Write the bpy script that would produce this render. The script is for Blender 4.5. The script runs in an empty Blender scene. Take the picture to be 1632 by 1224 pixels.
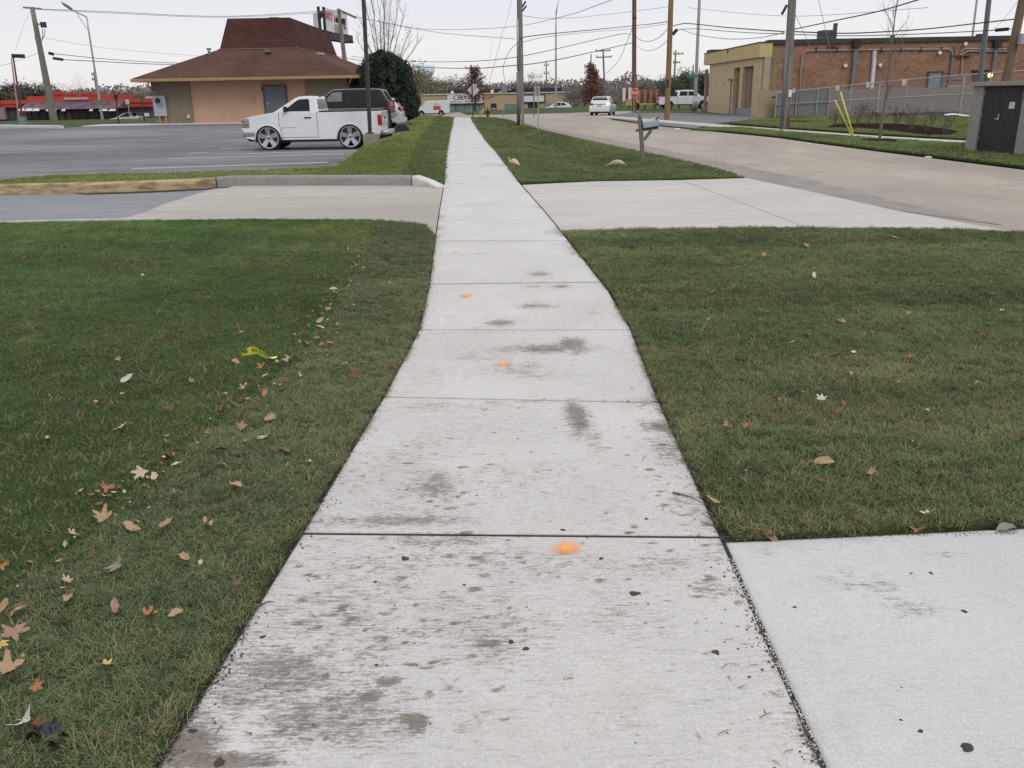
import bpy, bmesh, math, random
import numpy as np
from mathutils import Vector, Matrix
from mathutils.geometry import tessellate_polygon
from math import sin, cos, pi, radians

# ------------------------------------------------------------------ camera, world, sun, exposure
SC = bpy.context.scene
COL = SC.collection
CAMZ = 1.80
PITCH = math.atan(462 / 1368.0)
ROLL = 0.018
r0 = Vector((1, 0, 0)); f0 = Vector((0, cos(PITCH), -sin(PITCH))); u0 = Vector((0, sin(PITCH), cos(PITCH)))
CR = r0 * cos(ROLL) - u0 * sin(ROLL)
CU = r0 * sin(ROLL) + u0 * cos(ROLL)
camd = bpy.data.cameras.new("camera")
cam = bpy.data.objects.new("camera", camd)
COL.objects.link(cam)
cam.matrix_world = Matrix(((CR.x, CU.x, -f0.x, 0), (CR.y, CU.y, -f0.y, 0), (CR.z, CU.z, -f0.z, CAMZ), (0, 0, 0, 1)))
camd.sensor_width = 36.0
camd.lens = 36.0 * 1368 / 1632
camd.clip_start = 0.05
camd.clip_end = 3000
SC.camera = cam

SUN_EL, SUN_AZ = radians(38), radians(200)
world = bpy.data.worlds.new("World"); SC.world = world; world.use_nodes = True
wn = world.node_tree.nodes; wl = world.node_tree.links
wn.clear()
wout = wn.new('ShaderNodeOutputWorld'); bg = wn.new('ShaderNodeBackground')
sky = wn.new('ShaderNodeTexSky'); sky.sky_type = 'NISHITA'; sky.sun_disc = False
sky.sun_elevation = SUN_EL; sky.sun_rotation = SUN_AZ
skm = wn.new('ShaderNodeVectorMath'); skm.operation = 'SCALE'; skm.inputs['Scale'].default_value = 0.10
wl.new(sky.outputs[0], skm.inputs[0])
tc = wn.new('ShaderNodeTexCoord'); sep = wn.new('ShaderNodeSeparateXYZ')
wl.new(tc.outputs['Generated'], sep.inputs[0])
nz = wn.new('ShaderNodeTexNoise'); nz.inputs['Scale'].default_value = 3.0; nz.inputs['Detail'].default_value = 4
mp = wn.new('ShaderNodeMapping'); mp.inputs['Scale'].default_value = (1.0, 1.0, 6.0)
wl.new(tc.outputs['Generated'], mp.inputs[0]); wl.new(mp.outputs[0], nz.inputs['Vector'])
ad = wn.new('ShaderNodeMath'); ad.operation = 'MULTIPLY_ADD'; ad.inputs[1].default_value = 0.06; 
wl.new(nz.outputs['Fac'], ad.inputs[0]); wl.new(sep.outputs['Z'], ad.inputs[2])
rmp = wn.new('ShaderNodeValToRGB')
e = rmp.color_ramp.elements
e[0].position = 0.0; e[0].color = (0.80, 0.785, 0.77, 1)
e[1].position = 1.0; e[1].color = (1.18, 1.19, 1.22, 1)
for p_, c_ in ((0.04, (0.87, 0.855, 0.84, 1)), (0.075, (0.90, 0.89, 0.89, 1)), (0.125, (0.82, 0.83, 0.90, 1)), (0.35, (0.92, 0.93, 0.97, 1))):
    el = e.new(p_); el.color = c_
wl.new(ad.outputs[0], rmp.inputs[0])
mx = wn.new('ShaderNodeMix'); mx.data_type = 'RGBA'; mx.inputs['Factor'].default_value = 0.93
wl.new(skm.outputs[0], mx.inputs['A']); wl.new(rmp.outputs[0], mx.inputs['B'])
wl.new(mx.outputs['Result'], bg.inputs['Color']); bg.inputs['Strength'].default_value = 1.0
wl.new(bg.outputs[0], wout.inputs[0])

sd = bpy.data.lights.new("sun", 'SUN'); sd.energy = 1.1; sd.angle = radians(22); sd.color = (1.0, 0.965, 0.92)
sun = bpy.data.objects.new("sun", sd); COL.objects.link(sun)
# light comes from behind the camera, a little to the right, through the overcast
sdir = Vector((0.45, -0.65, 0.75)).normalized()
sun.rotation_euler = sdir.to_track_quat('Z', 'Y').to_euler()
sun.location = (0, -10, 30)
SC.view_settings.view_transform = 'Standard'; SC.view_settings.look = 'None'
SC.view_settings.exposure = 0.0; SC.view_settings.gamma = 1.0; SC.view_settings.use_curve_mapping = False

# ------------------------------------------------------------------ the lie of the land
def sst(a, b, x):
    t = min(1.0, max(0.0, (x - a) / (b - a))); return t * t * (3 - 2 * t)
def grade(x, y):
    z = (0.30 - 0.048 * max(y, -4.0)) * (1 - sst(5.5, 8.2, y))
    L = sst(-5, -11, x) if x < -5 else 0.0
    z += L * (0.45 * sst(34, 50, y) - 1.35 * sst(74, 98, y))
    z -= 1.3 * sst(100, 130, y)
    if 80 < y < 125 and -6 < x < 15: z += 0.34 * math.exp(-((y - 102) / 6.0) ** 2) * sst(-6, 3, x) * (1 - sst(11, 15, x))
    # shallow swale between the walk and the road
    if 19 < y < 64 and -4 < x < 6:
        z -= 0.27 * math.exp(-((x - (2.45 - 0.085 * (y - 24))) / 0.95) ** 2) * sst(19.5, 25, y) * (1 - sst(46, 62, y))
    return z
def ray(px, py):
    return (f0 + CR * ((px - 816) / 1368.0) - CU * ((py - 612) / 1368.0))
def P(px, py, off=0.0):
    """where the line of sight through a surveyed mark meets the ground"""
    d = ray(px, py); o = Vector((0, 0, CAMZ)); t = 0.5; dt = 0.02
    prev = t
    while t < 600:
        p = o + d * t
        if p.z < grade(p.x, p.y) + off: break
        prev = t; t *= 1.03
    a, b = prev, t
    for _ in range(40):
        m = (a + b) / 2; p = o + d * m
        if p.z < grade(p.x, p.y) + off: b = m
        else: a = m
    return o + d * b
def Q(px, py, Y):
    d = ray(px, py); t = Y / d.y
    return Vector((0, 0, CAMZ)) + d * t
def V(x, y, off=0.0): return Vector((x, y, grade(x, y) + off))

# ------------------------------------------------------------------ helpers
rng = random.Random(7)
NP = np.random.RandomState(11)
class MB:
    def __init__(s): s.v = []; s.f = []; s.m = []
    def add(s, vs, fs, mi=0):
        n = len(s.v); s.v.extend([tuple(q) for q in vs]); s.f.extend([tuple(i + n for i in q) for q in fs]); s.m.extend([mi] * len(fs)); return s
    def box(s, c, d, mi=0, rz=0.0, M=None):
        x, y, z = d[0] / 2, d[1] / 2, d[2] / 2
        vs = [Vector((i * x, j * y, k * z)) for i in (-1, 1) for j in (-1, 1) for k in (-1, 1)]
        R = M if M is not None else Matrix.Rotation(rz, 3, 'Z')
        vs = [R @ q + Vector(c) for q in vs]
        return s.add(vs, [(0, 1, 3, 2), (4, 6, 7, 5), (0, 4, 5, 1), (2, 3, 7, 6), (0, 2, 6, 4), (1, 5, 7, 3)], mi)
    def bar(s, a, b, w, h=None, mi=0):
        a = Vector(a); b = Vector(b); d = b - a; L = d.length; h = h or w
        q = d.to_track_quat('X', 'Z').to_matrix()
        return s.box((a + b) / 2, (L, w, h), mi, M=q)
    def tube(s, pts, rad, n=8, mi=0, cap=True):
        pts = [Vector(p) for p in pts]
        if not hasattr(rad, '__len__'): rad = [rad] * len(pts)
        rings = []; N = len(s.v)
        ref = None
        for i, p in enumerate(pts):
            d = (pts[min(i + 1, len(pts) - 1)] - pts[max(i - 1, 0)])
            if d.length < 1e-9: d = Vector((0, 0, 1))
            d.normalize()
            if ref is None:
                ref = d.orthogonal().normalized()
            ref = (ref - d * ref.dot(d)).normalized() if (ref - d * ref.dot(d)).length > 1e-6 else d.orthogonal().normalized()
            b = d.cross(ref)
            for k in range(n):
                a = 2 * pi * k / n
                s.v.append(tuple(p + (ref * cos(a) + b * sin(a)) * rad[i]))
        for i in range(len(pts) - 1):
            for k in range(n):
                k2 = (k + 1) % n
                s.f.append((N + i * n + k, N + i * n + k2, N + (i + 1) * n + k2, N + (i + 1) * n + k)); s.m.append(mi)
        if cap:
            s.f.append(tuple(N + k for k in range(n))[::-1]); s.m.append(mi)
            s.f.append(tuple(N + (len(pts) - 1) * n + k for k in range(n))); s.m.append(mi)
        return s
    def lathe(s, c, prof, n=24, axis='Z', mi=0, closed=False):
        c = Vector(c); N = len(s.v)
        for (r, h) in prof:
            for k in range(n):
                a = 2 * pi * k / n
                if axis == 'Z': q = (r * cos(a), r * sin(a), h)
                elif axis == 'Y': q = (r * cos(a), h, r * sin(a))
                else: q = (h, r * cos(a), r * sin(a))
                s.v.append(tuple(c + Vector(q)))
        m = len(prof)
        for i in range(m if closed else m - 1):
            j = (i + 1) % m
            for k in range(n):
                k2 = (k + 1) % n
                s.f.append((N + i * n + k, N + i * n + k2, N + j * n + k2, N + j * n + k)); s.m.append(mi)
        if not closed:
            s.f.append(tuple(N + k for k in range(n))[::-1]); s.m.append(mi)
            s.f.append(tuple(N + (m - 1) * n + k for k in range(n))); s.m.append(mi)
        return s
    def prism(s, poly, a, b, fn, mi=0):
        """poly: 2d points; fn(u,v,w) -> xyz ; w from a to b"""
        n = len(poly); vs = [fn(u, v, a) for u, v in poly] + [fn(u, v, b) for u, v in poly]
        fs = [tuple(range(n))[::-1], tuple(range(n, 2 * n))] + [(i, (i + 1) % n, n + (i + 1) % n, n + i) for i in range(n)]
        return s.add(vs, fs, mi)
    def grid(s, nx, ny, fn, mi=0):
        N = len(s.v)
        for j in range(ny + 1):
            for i in range(nx + 1): s.v.append(tuple(fn(i / nx, j / ny)))
        for j in range(ny):
            for i in range(nx):
                a = N + j * (nx + 1) + i
                s.f.append((a, a + 1, a + nx + 2, a + nx + 1)); s.m.append(mi)
        return s
    def mesh(s, name, mats, smooth=False, org=None):
        me = bpy.data.meshes.new(name)
        vs = s.v
        if org is not None: vs = [(q[0] - org[0], q[1] - org[1], q[2] - org[2]) for q in vs]
        me.from_pydata(vs, [], s.f)
        if not isinstance(mats, (list, tuple)): mats = [mats]
        for m in mats: me.materials.append(m)
        if len(mats) > 1: me.polygons.foreach_set('material_index', s.m)
        if smooth: me.polygons.foreach_set('use_smooth', [True] * len(me.polygons))
        me.update()
        return me
def fixn(me):
    bm = bmesh.new(); bm.from_mesh(me); bmesh.ops.recalc_face_normals(bm, faces=bm.faces); bm.to_mesh(me); bm.free(); return me
def link(name, me, parent=None, loc=None, rz=0.0):
    o = bpy.data.objects.new(name, me); COL.objects.link(o)
    if parent is not None: o.parent = parent
    if loc is not None: o.location = loc
    if rz: o.rotation_euler = (0, 0, rz)
    return o
def part(name, mb, mats, parent, smooth=False, local=False, bev=0, label=None, norm=True):
    """a part of a thing; coordinates given in the world are brought into the thing's own frame"""
    org = None
    if parent is not None and not local:
        q = parent; org = Vector(q.location)
        while q.parent is not None: q = q.parent; org += Vector(q.location)
    me = mb.mesh(name, mats, smooth, org)
    if norm: fixn(me)
    o = link(name, me, parent)
    if bev: bevel(o, bev)
    if label: o['label'] = label
    return o
def bevel(o, w, seg=2, ang=35):
    m = o.modifiers.new('bevel', 'BEVEL'); m.width = w; m.segments = seg; m.limit_method = 'ANGLE'; m.angle_limit = radians(ang)
    m.harden_normals = False
    for p in o.data.polygons: p.use_smooth = True
    try: 
        n = o.modifiers.new('wn', 'WEIGHTED_NORMAL'); n.keep_sharp = False
    except Exception: pass
def tag(o, label, cat, group=None):
    o['label'] = label; o['category'] = cat
    if group: o['group'] = group
    return o
def thing(name, label, cat, loc=(0, 0, 0), rz=0.0, group=None):
    o = bpy.data.objects.new(name, None); COL.objects.link(o); o.location = loc; o.rotation_euler = (0, 0, rz)
    o.empty_display_size = 0.2
    return tag(o, label, cat, group)
def single(name, mb, mats, label, cat, group=None, smooth=False, norm=True, loc=None, bev=0):
    me = mb.mesh(name, mats, smooth, loc)
    if norm: fixn(me)
    o = link(name, me, None, loc); tag(o, label, cat, group)
    if bev: bevel(o, bev)
    return o
def struct(o): o['kind'] = 'structure'; return o
def stuff(o): o['kind'] = 'stuff'; return o
def dup(o, parent=None):
    c = o.copy(); COL.objects.link(c)
    if parent is not None: c.parent = parent
    for ch in list(o.children): dup(ch, c)
    return c

# value noise for laying out grass and dirt
_tab = NP.rand(256, 256)
def vnoise(x, y, s=1.0, ox=0.0):
    x = np.asarray(x, float) * s + 37.3 + ox; y = np.asarray(y, float) * s + 91.7 + ox * 1.7
    xi = np.floor(x).astype(int); yi = np.floor(y).astype(int); fx = x - xi; fy = y - yi
    fx = fx * fx * (3 - 2 * fx); fy = fy * fy * (3 - 2 * fy)
    a = _tab[xi % 256, yi % 256]; b = _tab[(xi + 1) % 256, yi % 256]; c = _tab[xi % 256, (yi + 1) % 256]; d = _tab[(xi + 1) % 256, (yi + 1) % 256]
    return (a * (1 - fx) + b * fx) * (1 - fy) + (c * (1 - fx) + d * fx) * fy
def fbm(x, y, s=1.0, o=3, ox=0.0):
    t = 0; w = 1; W = 0
    for i in range(o): t = t + w * vnoise(x, y, s * 2 ** i, ox + i * 13.7); W += w; w *= 0.55
    return t / W
def inpoly(X, Y, poly):
    X = np.asarray(X); Y = np.asarray(Y); r = np.zeros(X.shape, bool); n = len(poly)
    for i in range(n):
        x1, y1 = poly[i][0], poly[i][1]; x2, y2 = poly[(i + 1) % n][0], poly[(i + 1) % n][1]
        c = ((y1 > Y) != (y2 > Y)) & (X < (x2 - x1) * (Y - y1) / ((y2 - y1) if y2 != y1 else 1e-9) + x1)
        r ^= c
    return r

# ------------------------------------------------------------------ materials
MATS = {}
def nodes(m): m.use_nodes = True; return m.node_tree.nodes, m.node_tree.links
def mat(name, col, rough=0.8, var=0.15, scale=4.0, bump=0.0, bscale=None, metal=0.0, coat=0.0, stretch=(1, 1, 1), col2=None, detail=5, spec=0.35, island=0.0, emis=None, trans=0.0, contrast=(0.3, 0.7)):
    if name in MATS: return MATS[name]
    m = bpy.data.materials.new(name); N, L = nodes(m); b = N['Principled BSDF']
    b.inputs['Roughness'].default_value = rough; b.inputs['Metallic'].default_value = metal
    b.inputs['Specular IOR Level'].default_value = spec; b.inputs['Coat Weight'].default_value = coat
    b.inputs['Coat Roughness'].default_value = 0.08
    c1 = tuple(min(1, c * (1 - var)) for c in col) + (1,)
    c2 = (tuple(col2) if col2 else tuple(min(1, c * (1 + var)) for c in col)) + (1,)
    t = N.new('ShaderNodeTexCoord'); mp = N.new('ShaderNodeMapping'); mp.inputs['Scale'].default_value = stretch
    L.new(t.outputs['Object'], mp.inputs[0])
    nz = N.new('ShaderNodeTexNoise'); nz.inputs['Scale'].default_value = scale; nz.inputs['Detail'].default_value = detail; nz.inputs['Roughness'].default_value = 0.6
    L.new(mp.outputs[0], nz.inputs['Vector'])
    mr = N.new('ShaderNodeMapRange'); mr.inputs['From Min'].default_value = contrast[0]; mr.inputs['From Max'].default_value = contrast[1]
    L.new(nz.outputs['Fac'], mr.inputs['Value'])
    mx = N.new('ShaderNodeMix'); mx.data_type = 'RGBA'; mx.inputs['A'].default_value = c1; mx.inputs['B'].default_value = c2
    L.new(mr.outputs[0], mx.inputs['Factor'])
    out = mx.outputs['Result']
    if island:
        g = N.new('ShaderNodeNewGeometry'); mr2 = N.new('ShaderNodeMapRange'); mr2.inputs['To Min'].default_value = 1 - island; mr2.inputs['To Max'].default_value = 1 + island
        L.new(g.outputs['Random Per Island'], mr2.inputs['Value'])
        vm = N.new('ShaderNodeVectorMath'); vm.operation = 'SCALE'; L.new(out, vm.inputs[0]); L.new(mr2.outputs[0], vm.inputs['Scale']); out = vm.outputs[0]
    L.new(out, b.inputs['Base Color'])
    if bump:
        n2 = N.new('ShaderNodeTexNoise'); n2.inputs['Scale'].default_value = bscale or scale * 4; n2.inputs['Detail'].default_value = 6
        L.new(mp.outputs[0], n2.inputs['Vector'])
        bp = N.new('ShaderNodeBump'); bp.inputs['Strength'].default_value = bump; bp.inputs['Distance'].default_value = 0.02
        L.new(n2.outputs['Fac'], bp.inputs['Height']); L.new(bp.outputs[0], b.inputs['Normal'])
    if emis:
        b.inputs['Emission Color'].default_value = tuple(emis[:3]) + (1,); b.inputs['Emission Strength'].default_value = emis[3]
    if trans: b.inputs['Transmission Weight'].default_value = trans
    MATS[name] = m
    return m

def mat_walk(name, base=(0.56, 0.56, 0.57), lines=1.0, mud=True, dirm=(0.098, 0.078, 0.062)):
    """broom finished concrete with dried mud held by the finish"""
    m = bpy.data.materials.new(name); N, L = nodes(m); b = N['Principled BSDF']
    b.inputs['Roughness'].default_value = 0.82; b.inputs['Specular IOR Level'].default_value = 0.3
    g = N.new('ShaderNodeNewGeometry')
    def noise(sc, st=(1, 1, 1), det=5, ro=0.6):
        mp = N.new('ShaderNodeMapping'); mp.inputs['Scale'].default_value = st; L.new(g.outputs['Position'], mp.inputs[0])
        n = N.new('ShaderNodeTexNoise'); n.inputs['Scale'].default_value = sc; n.inputs['Detail'].default_value = det; n.inputs['Roughness'].default_value = ro
        L.new(mp.outputs[0], n.inputs['Vector']); return n.outputs['Fac']
    def mrange(x, a, b_, c=0.0, d=1.0, sm=True):
        r = N.new('ShaderNodeMapRange'); r.interpolation_type = 'SMOOTHSTEP' if sm else 'LINEAR'
        r.inputs['From Min'].default_value = a; r.inputs['From Max'].default_value = b_; r.inputs['To Min'].default_value = c; r.inputs['To Max'].default_value = d
        L.new(x, r.inputs['Value']); return r.outputs[0]
    def math_(op, a, b_):
        n = N.new('ShaderNodeMath'); n.operation = op
        for i, q in enumerate((a, b_)):
            if isinstance(q, (int, float)): n.inputs[i].default_value = q
            else: L.new(q, n.inputs[i])
        return n.outputs[0]
    def mixc(f, a, b_):
        n = N.new('ShaderNodeMix'); n.data_type = 'RGBA'
        if isinstance(f, (int, float)): n.inputs['Factor'].default_value = f
        else: L.new(f, n.inputs['Factor'])
        for k, q in (('A', a), ('B', b_)):
            if isinstance(q, tuple): n.inputs[k].default_value = q + (1,)
            else: L.new(q, n.inputs[k])
        return n.outputs['Result']
    at = N.new('ShaderNodeAttribute'); at.attribute_name = 'mud'
    mudv = at.outputs['Fac']
    big = mrange(noise(1.3, det=4), 0.3, 0.72)
    c = mixc(big, tuple(q * 0.93 for q in base), tuple(min(1, q * 1.05) for q in base))
    warm = mrange(noise(2.6, det=6, ro=0.7), 0.48, 0.78)
    c = mixc(math_('MULTIPLY', warm, 0.55), c, (0.42, 0.385, 0.33))
    fleck = mrange(noise(60, (0.6, 1.5, 1), 6, 0.8), 0.56, 0.70)
    c = mixc(math_('MULTIPLY', fleck, 0.62 * (lines + 0.25)), c, (0.20, 0.175, 0.15))
    f2 = math_('MULTIPLY', mrange(noise(22, (0.55, 1.7, 1), 8, 0.85), 0.565, 0.64), mrange(noise(1.7, det=4), 0.42, 0.60))
    c = mixc(math_('MULTIPLY', f2, 0.72 if mud else 0.25), c, (0.115, 0.092, 0.074))
    grain = mrange(noise(150, det=4, ro=0.85), 0.34, 0.66)
    c = mixc(math_('MULTIPLY', math_('SUBTRACT', 1.0, grain), 0.42), c, tuple(q * 0.42 for q in base))
    st1 = noise(7.0, (2.2, 17, 1), 8, 0.78); st2 = noise(16.0, (3.2, 15, 1), 6, 0.8)
    lin = mrange(math_('ADD', math_('MULTIPLY', st1, 0.5), math_('MULTIPLY', st2, 0.5)), 0.475, 0.60)
    patch = mrange(noise(1.1, det=4), 0.32, 0.66, 0.12, 1.0)
    lf = math_('MULTIPLY', math_('MULTIPLY', lin, math_('ADD', patch, math_('MULTIPLY', mudv, 0.5))), 0.78 * lines)
    c = mixc(lf, c, (0.27, 0.25, 0.23))
    blot = noise(16, (1, 1.8, 1), 8, 0.8)
    blot2 = noise(4.5, (1, 1, 1), 6, 0.75)
    both = math_('ADD', math_('MULTIPLY', blot, 0.35), math_('ADD', math_('MULTIPLY', st1, 0.35), math_('MULTIPLY', blot2, 0.30)))
    both = math_('ADD', math_('MULTIPLY', math_('SUBTRACT', both, 0.5), 2.6), 0.5)
    both = math_('ADD', both, math_('MULTIPLY', math_('SUBTRACT', noise(70, (0.7, 1.6, 1), 5, 0.8), 0.5), 1.1))
    mm = mrange(math_('ADD', math_('MULTIPLY', mudv, 0.56), both), 0.76, 1.16)
    mcol = mixc(mrange(noise(38, det=6, ro=0.8), 0.36, 0.64), dirm, tuple(q * 2.1 for q in dirm))
    c = mixc(math_('MULTIPLY', mm, 0.86), c, mcol)
    # scattered specks
    vo = N.new('ShaderNodeTexVoronoi'); vo.inputs['Scale'].default_value = 13; vo.inputs['Randomness'].default_value = 1.0
    mpv = N.new('ShaderNodeMapping'); mpv.inputs['Scale'].default_value = (0.75, 1.2, 1); L.new(g.outputs['Position'], mpv.inputs[0])
    nv = N.new('ShaderNodeVectorMath'); nv.operation = 'ADD'; L.new(mpv.outputs[0], nv.inputs[0])
    ns = N.new('ShaderNodeTexNoise'); ns.inputs['Scale'].default_value = 30; L.new(g.outputs['Position'], ns.inputs['Vector'])
    vs = N.new('ShaderNodeVectorMath'); vs.operation = 'SCALE'; vs.inputs['Scale'].default_value = 0.09; L.new(ns.outputs['Color'], vs.inputs[0]); L.new(vs.outputs[0], nv.inputs[1])
    L.new(nv.outputs[0], vo.inputs['Vector'])
    sx = N.new('ShaderNodeSeparateColor'); L.new(vo.outputs['Color'], sx.inputs[0])
    rad = math_('MULTIPLY', mrange(sx.outputs[0], 0.55, 1.0, 0.0, 0.13, False), mrange(math_('ADD', noise(1.1), math_('MULTIPLY', mudv, 0.35)), 0.42, 0.75, 0.1, 1.0))
    spk = mrange(math_('SUBTRACT', rad, vo.outputs['Distance']), -0.004, 0.03)
    c = mixc(math_('MULTIPLY', spk, 0.8 if mud else 0.35), c, tuple(q * 1.1 for q in dirm))
    L.new(c, b.inputs['Base Color'])
    h = math_('ADD', math_('MULTIPLY', st2, 0.5 * lines), math_('ADD', math_('MULTIPLY', noise(160, det=4), 0.35), math_('MULTIPLY', mm, 0.5)))
    bp = N.new('ShaderNodeBump'); bp.inputs['Strength'].default_value = 0.55; bp.inputs['Distance'].default_value = 0.004
    L.new(h, bp.inputs['Height']); L.new(bp.outputs[0], b.inputs['Normal'])
    L.new(mrange(mm, 0, 1, 0.80, 0.95), b.inputs['Roughness'])
    return m

def mat_pave(name, a, b_, c3, sc=0.5, st=(1, 1, 1), grain=60, rough=0.85, crack=0.0):
    """asphalt or old concrete: broad drifts of tone, fine aggregate"""
    m = bpy.data.materials.new(name); N, L = nodes(m); b = N['Principled BSDF']
    b.inputs['Roughness'].default_value = rough; b.inputs['Specular IOR Level'].default_value = 0.35
    g = N.new('ShaderNodeNewGeometry')
    def noise(s, stt, det=6):
        mp = N.new('ShaderNodeMapping'); mp.inputs['Scale'].default_value = stt; L.new(g.outputs['Position'], mp.inputs[0])
        n = N.new('ShaderNodeTexNoise'); n.inputs['Scale'].default_value = s; n.inputs['Detail'].default_value = det; n.inputs['Roughness'].default_value = 0.65
        n.inputs['Distortion'].default_value = 0.3
        L.new(mp.outputs[0], n.inputs['Vector'])
        r = N.new('ShaderNodeMapRange'); r.inputs['From Min'].default_value = 0.33; r.inputs['From Max'].default_value = 0.68; L.new(n.outputs['Fac'], r.inputs['Value']); return r.outputs[0], n.outputs['Fac']
    n1, _ = noise(sc, st); n2, _ = noise(sc * 4.3, (st[0], st[1] * 1.5, 1)); n3, raw = noise(grain, (1, 1, 1), 3)
    m1 = N.new('ShaderNodeMix'); m1.data_type = 'RGBA'; m1.inputs['A'].default_value = a + (1,); m1.inputs['B'].default_value = b_ + (1,); L.new(n1, m1.inputs['Factor'])
    k = N.new('ShaderNodeMath'); k.operation = 'MULTIPLY'; k.inputs[1].default_value = 0.45; L.new(n2, k.inputs[0])
    m2 = N.new('ShaderNodeMix'); m2.data_type = 'RGBA'; m2.inputs['B'].default_value = c3 + (1,); L.new(m1.outputs['Result'], m2.inputs['A']); L.new(k.outputs[0], m2.inputs['Factor'])
    mr = N.new('ShaderNodeMapRange'); mr.inputs['To Min'].default_value = 0.82; mr.inputs['To Max'].default_value = 1.16; L.new(n3, mr.inputs['Value'])
    vm = N.new('ShaderNodeVectorMath'); vm.operation = 'SCALE'; L.new(m2.outputs['Result'], vm.inputs[0]); L.new(mr.outputs[0], vm.inputs['Scale'])
    out = vm.outputs[0]
    if crack:
        vo = N.new('ShaderNodeTexVoronoi'); vo.feature = 'DISTANCE_TO_EDGE'; vo.inputs['Scale'].default_value = 0.33
        nn = N.new('ShaderNodeTexNoise'); nn.inputs['Scale'].default_value = 2.0; L.new(g.outputs['Position'], nn.inputs['Vector'])
        va = N.new('ShaderNodeVectorMath'); va.operation = 'ADD'; L.new(g.outputs['Position'], va.inputs[0]); L.new(nn.outputs['Color'], va.inputs[1]); L.new(va.outputs[0], vo.inputs['Vector'])
        r2 = N.new('ShaderNodeMapRange'); r2.inputs['From Min'].default_value = 0.0; r2.inputs['From Max'].default_value = 0.012; r2.inputs['To Min'].default_value = crack; r2.inputs['To Max'].default_value = 0.0
        L.new(vo.outputs['Distance'], r2.inputs['Value'])
        m4 = N.new('ShaderNodeMix'); m4.data_type = 'RGBA'; m4.inputs['B'].default_value = tuple(q * 0.35 for q in a) + (1,); L.new(out, m4.inputs['A']); L.new(r2.outputs[0], m4.inputs['Factor']); out = m4.outputs['Result']
    L.new(out, b.inputs['Base Color'])
    bp = N.new('ShaderNodeBump'); bp.inputs['Strength'].default_value = 0.4; bp.inputs['Distance'].default_value = 0.01
    L.new(raw, bp.inputs['Height']); L.new(bp.outputs[0], b.inputs['Normal'])
    return m

def mat_lawn(name, ca, cb, cc):
    m = bpy.data.materials.new(name); N, L = nodes(m); b = N['Principled BSDF']
    b.inputs['Roughness'].default_value = 0.95; b.inputs['Specular IOR Level'].default_value = 0.1
    g = N.new('ShaderNodeNewGeometry'); out = None
    prev = None
    for i, (sc, lo, hi) in enumerate(((0.35, 0.35, 0.65), (1.7, 0.38, 0.66), (45, 0.3, 0.7))):
        n = N.new('ShaderNodeTexNoise'); n.inputs['Scale'].default_value = sc; n.inputs['Detail'].default_value = 6; L.new(g.outputs['Position'], n.inputs['Vector'])
        r = N.new('ShaderNodeMapRange'); r.inputs['From Min'].default_value = lo; r.inputs['From Max'].default_value = hi; L.new(n.outputs['Fac'], r.inputs['Value'])
        mx = N.new('ShaderNodeMix'); mx.data_type = 'RGBA'
        if prev is None:
            mx.inputs['A'].default_value = ca + (1,); mx.inputs['B'].default_value = cb + (1,); L.new(r.outputs[0], mx.inputs['Factor'])
        else:
            k = N.new('ShaderNodeMath'); k.operation = 'MULTIPLY'; k.inputs[1].default_value = 0.5; L.new(r.outputs[0], k.inputs[0])
            L.new(prev, mx.inputs['A']); mx.inputs['B'].default_value = (cc if i == 1 else tuple(q * 0.5 for q in ca)) + (1,); L.new(k.outputs[0], mx.inputs['Factor'])
        prev = mx.outputs['Result']
    L.new(prev, b.inputs['Base Color'])
    n = N.new('ShaderNodeTexNoise'); n.inputs['Scale'].default_value = 30; n.inputs['Detail'].default_value = 5; L.new(g.outputs['Position'], n.inputs['Vector'])
    bp = N.new('ShaderNodeBump'); bp.inputs['Strength'].default_value = 0.8; bp.inputs['Distance'].default_value = 0.03
    L.new(n.outputs['Fac'], bp.inputs['Height']); L.new(bp.outputs[0], b.inputs['Normal'])
    return m

def mat_blade():
    m = bpy.data.materials.new('grass_blade'); N, L = nodes(m); b = N['Principled BSDF']
    b.inputs['Roughness'].default_value = 0.6; b.inputs['Specular IOR Level'].default_value = 0.25
    a = N.new('ShaderNodeAttribute'); a.attribute_type = 'INSTANCER'; a.attribute_name = 'tint'
    v = N.new('ShaderNodeAttribute'); v.attribute_type = 'GEOMETRY'; v.attribute_name = 'bl'
    sx = N.new('ShaderNodeSeparateColor'); L.new(v.outputs['Color'], sx.inputs[0])
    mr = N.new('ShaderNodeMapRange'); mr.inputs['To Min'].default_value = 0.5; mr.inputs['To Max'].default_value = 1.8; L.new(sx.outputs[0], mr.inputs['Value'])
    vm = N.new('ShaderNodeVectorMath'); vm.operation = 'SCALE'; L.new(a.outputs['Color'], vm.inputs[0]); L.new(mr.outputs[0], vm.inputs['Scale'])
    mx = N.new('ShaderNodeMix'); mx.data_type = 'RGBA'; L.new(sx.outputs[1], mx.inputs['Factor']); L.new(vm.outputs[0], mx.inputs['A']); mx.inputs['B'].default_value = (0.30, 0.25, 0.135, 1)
    L.new(mx.outputs['Result'], b.inputs['Base Color'])
    tr = N.new('ShaderNodeBsdfTranslucent'); L.new(mx.outputs['Result'], tr.inputs[0])
    ms = N.new('ShaderNodeMixShader'); ms.inputs[0].default_value = 0.22; L.new(b.outputs[0], ms.inputs[1]); L.new(tr.outputs[0], ms.inputs[2])
    L.new(ms.outputs[0], N['Material Output'].inputs[0])
    return m

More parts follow.
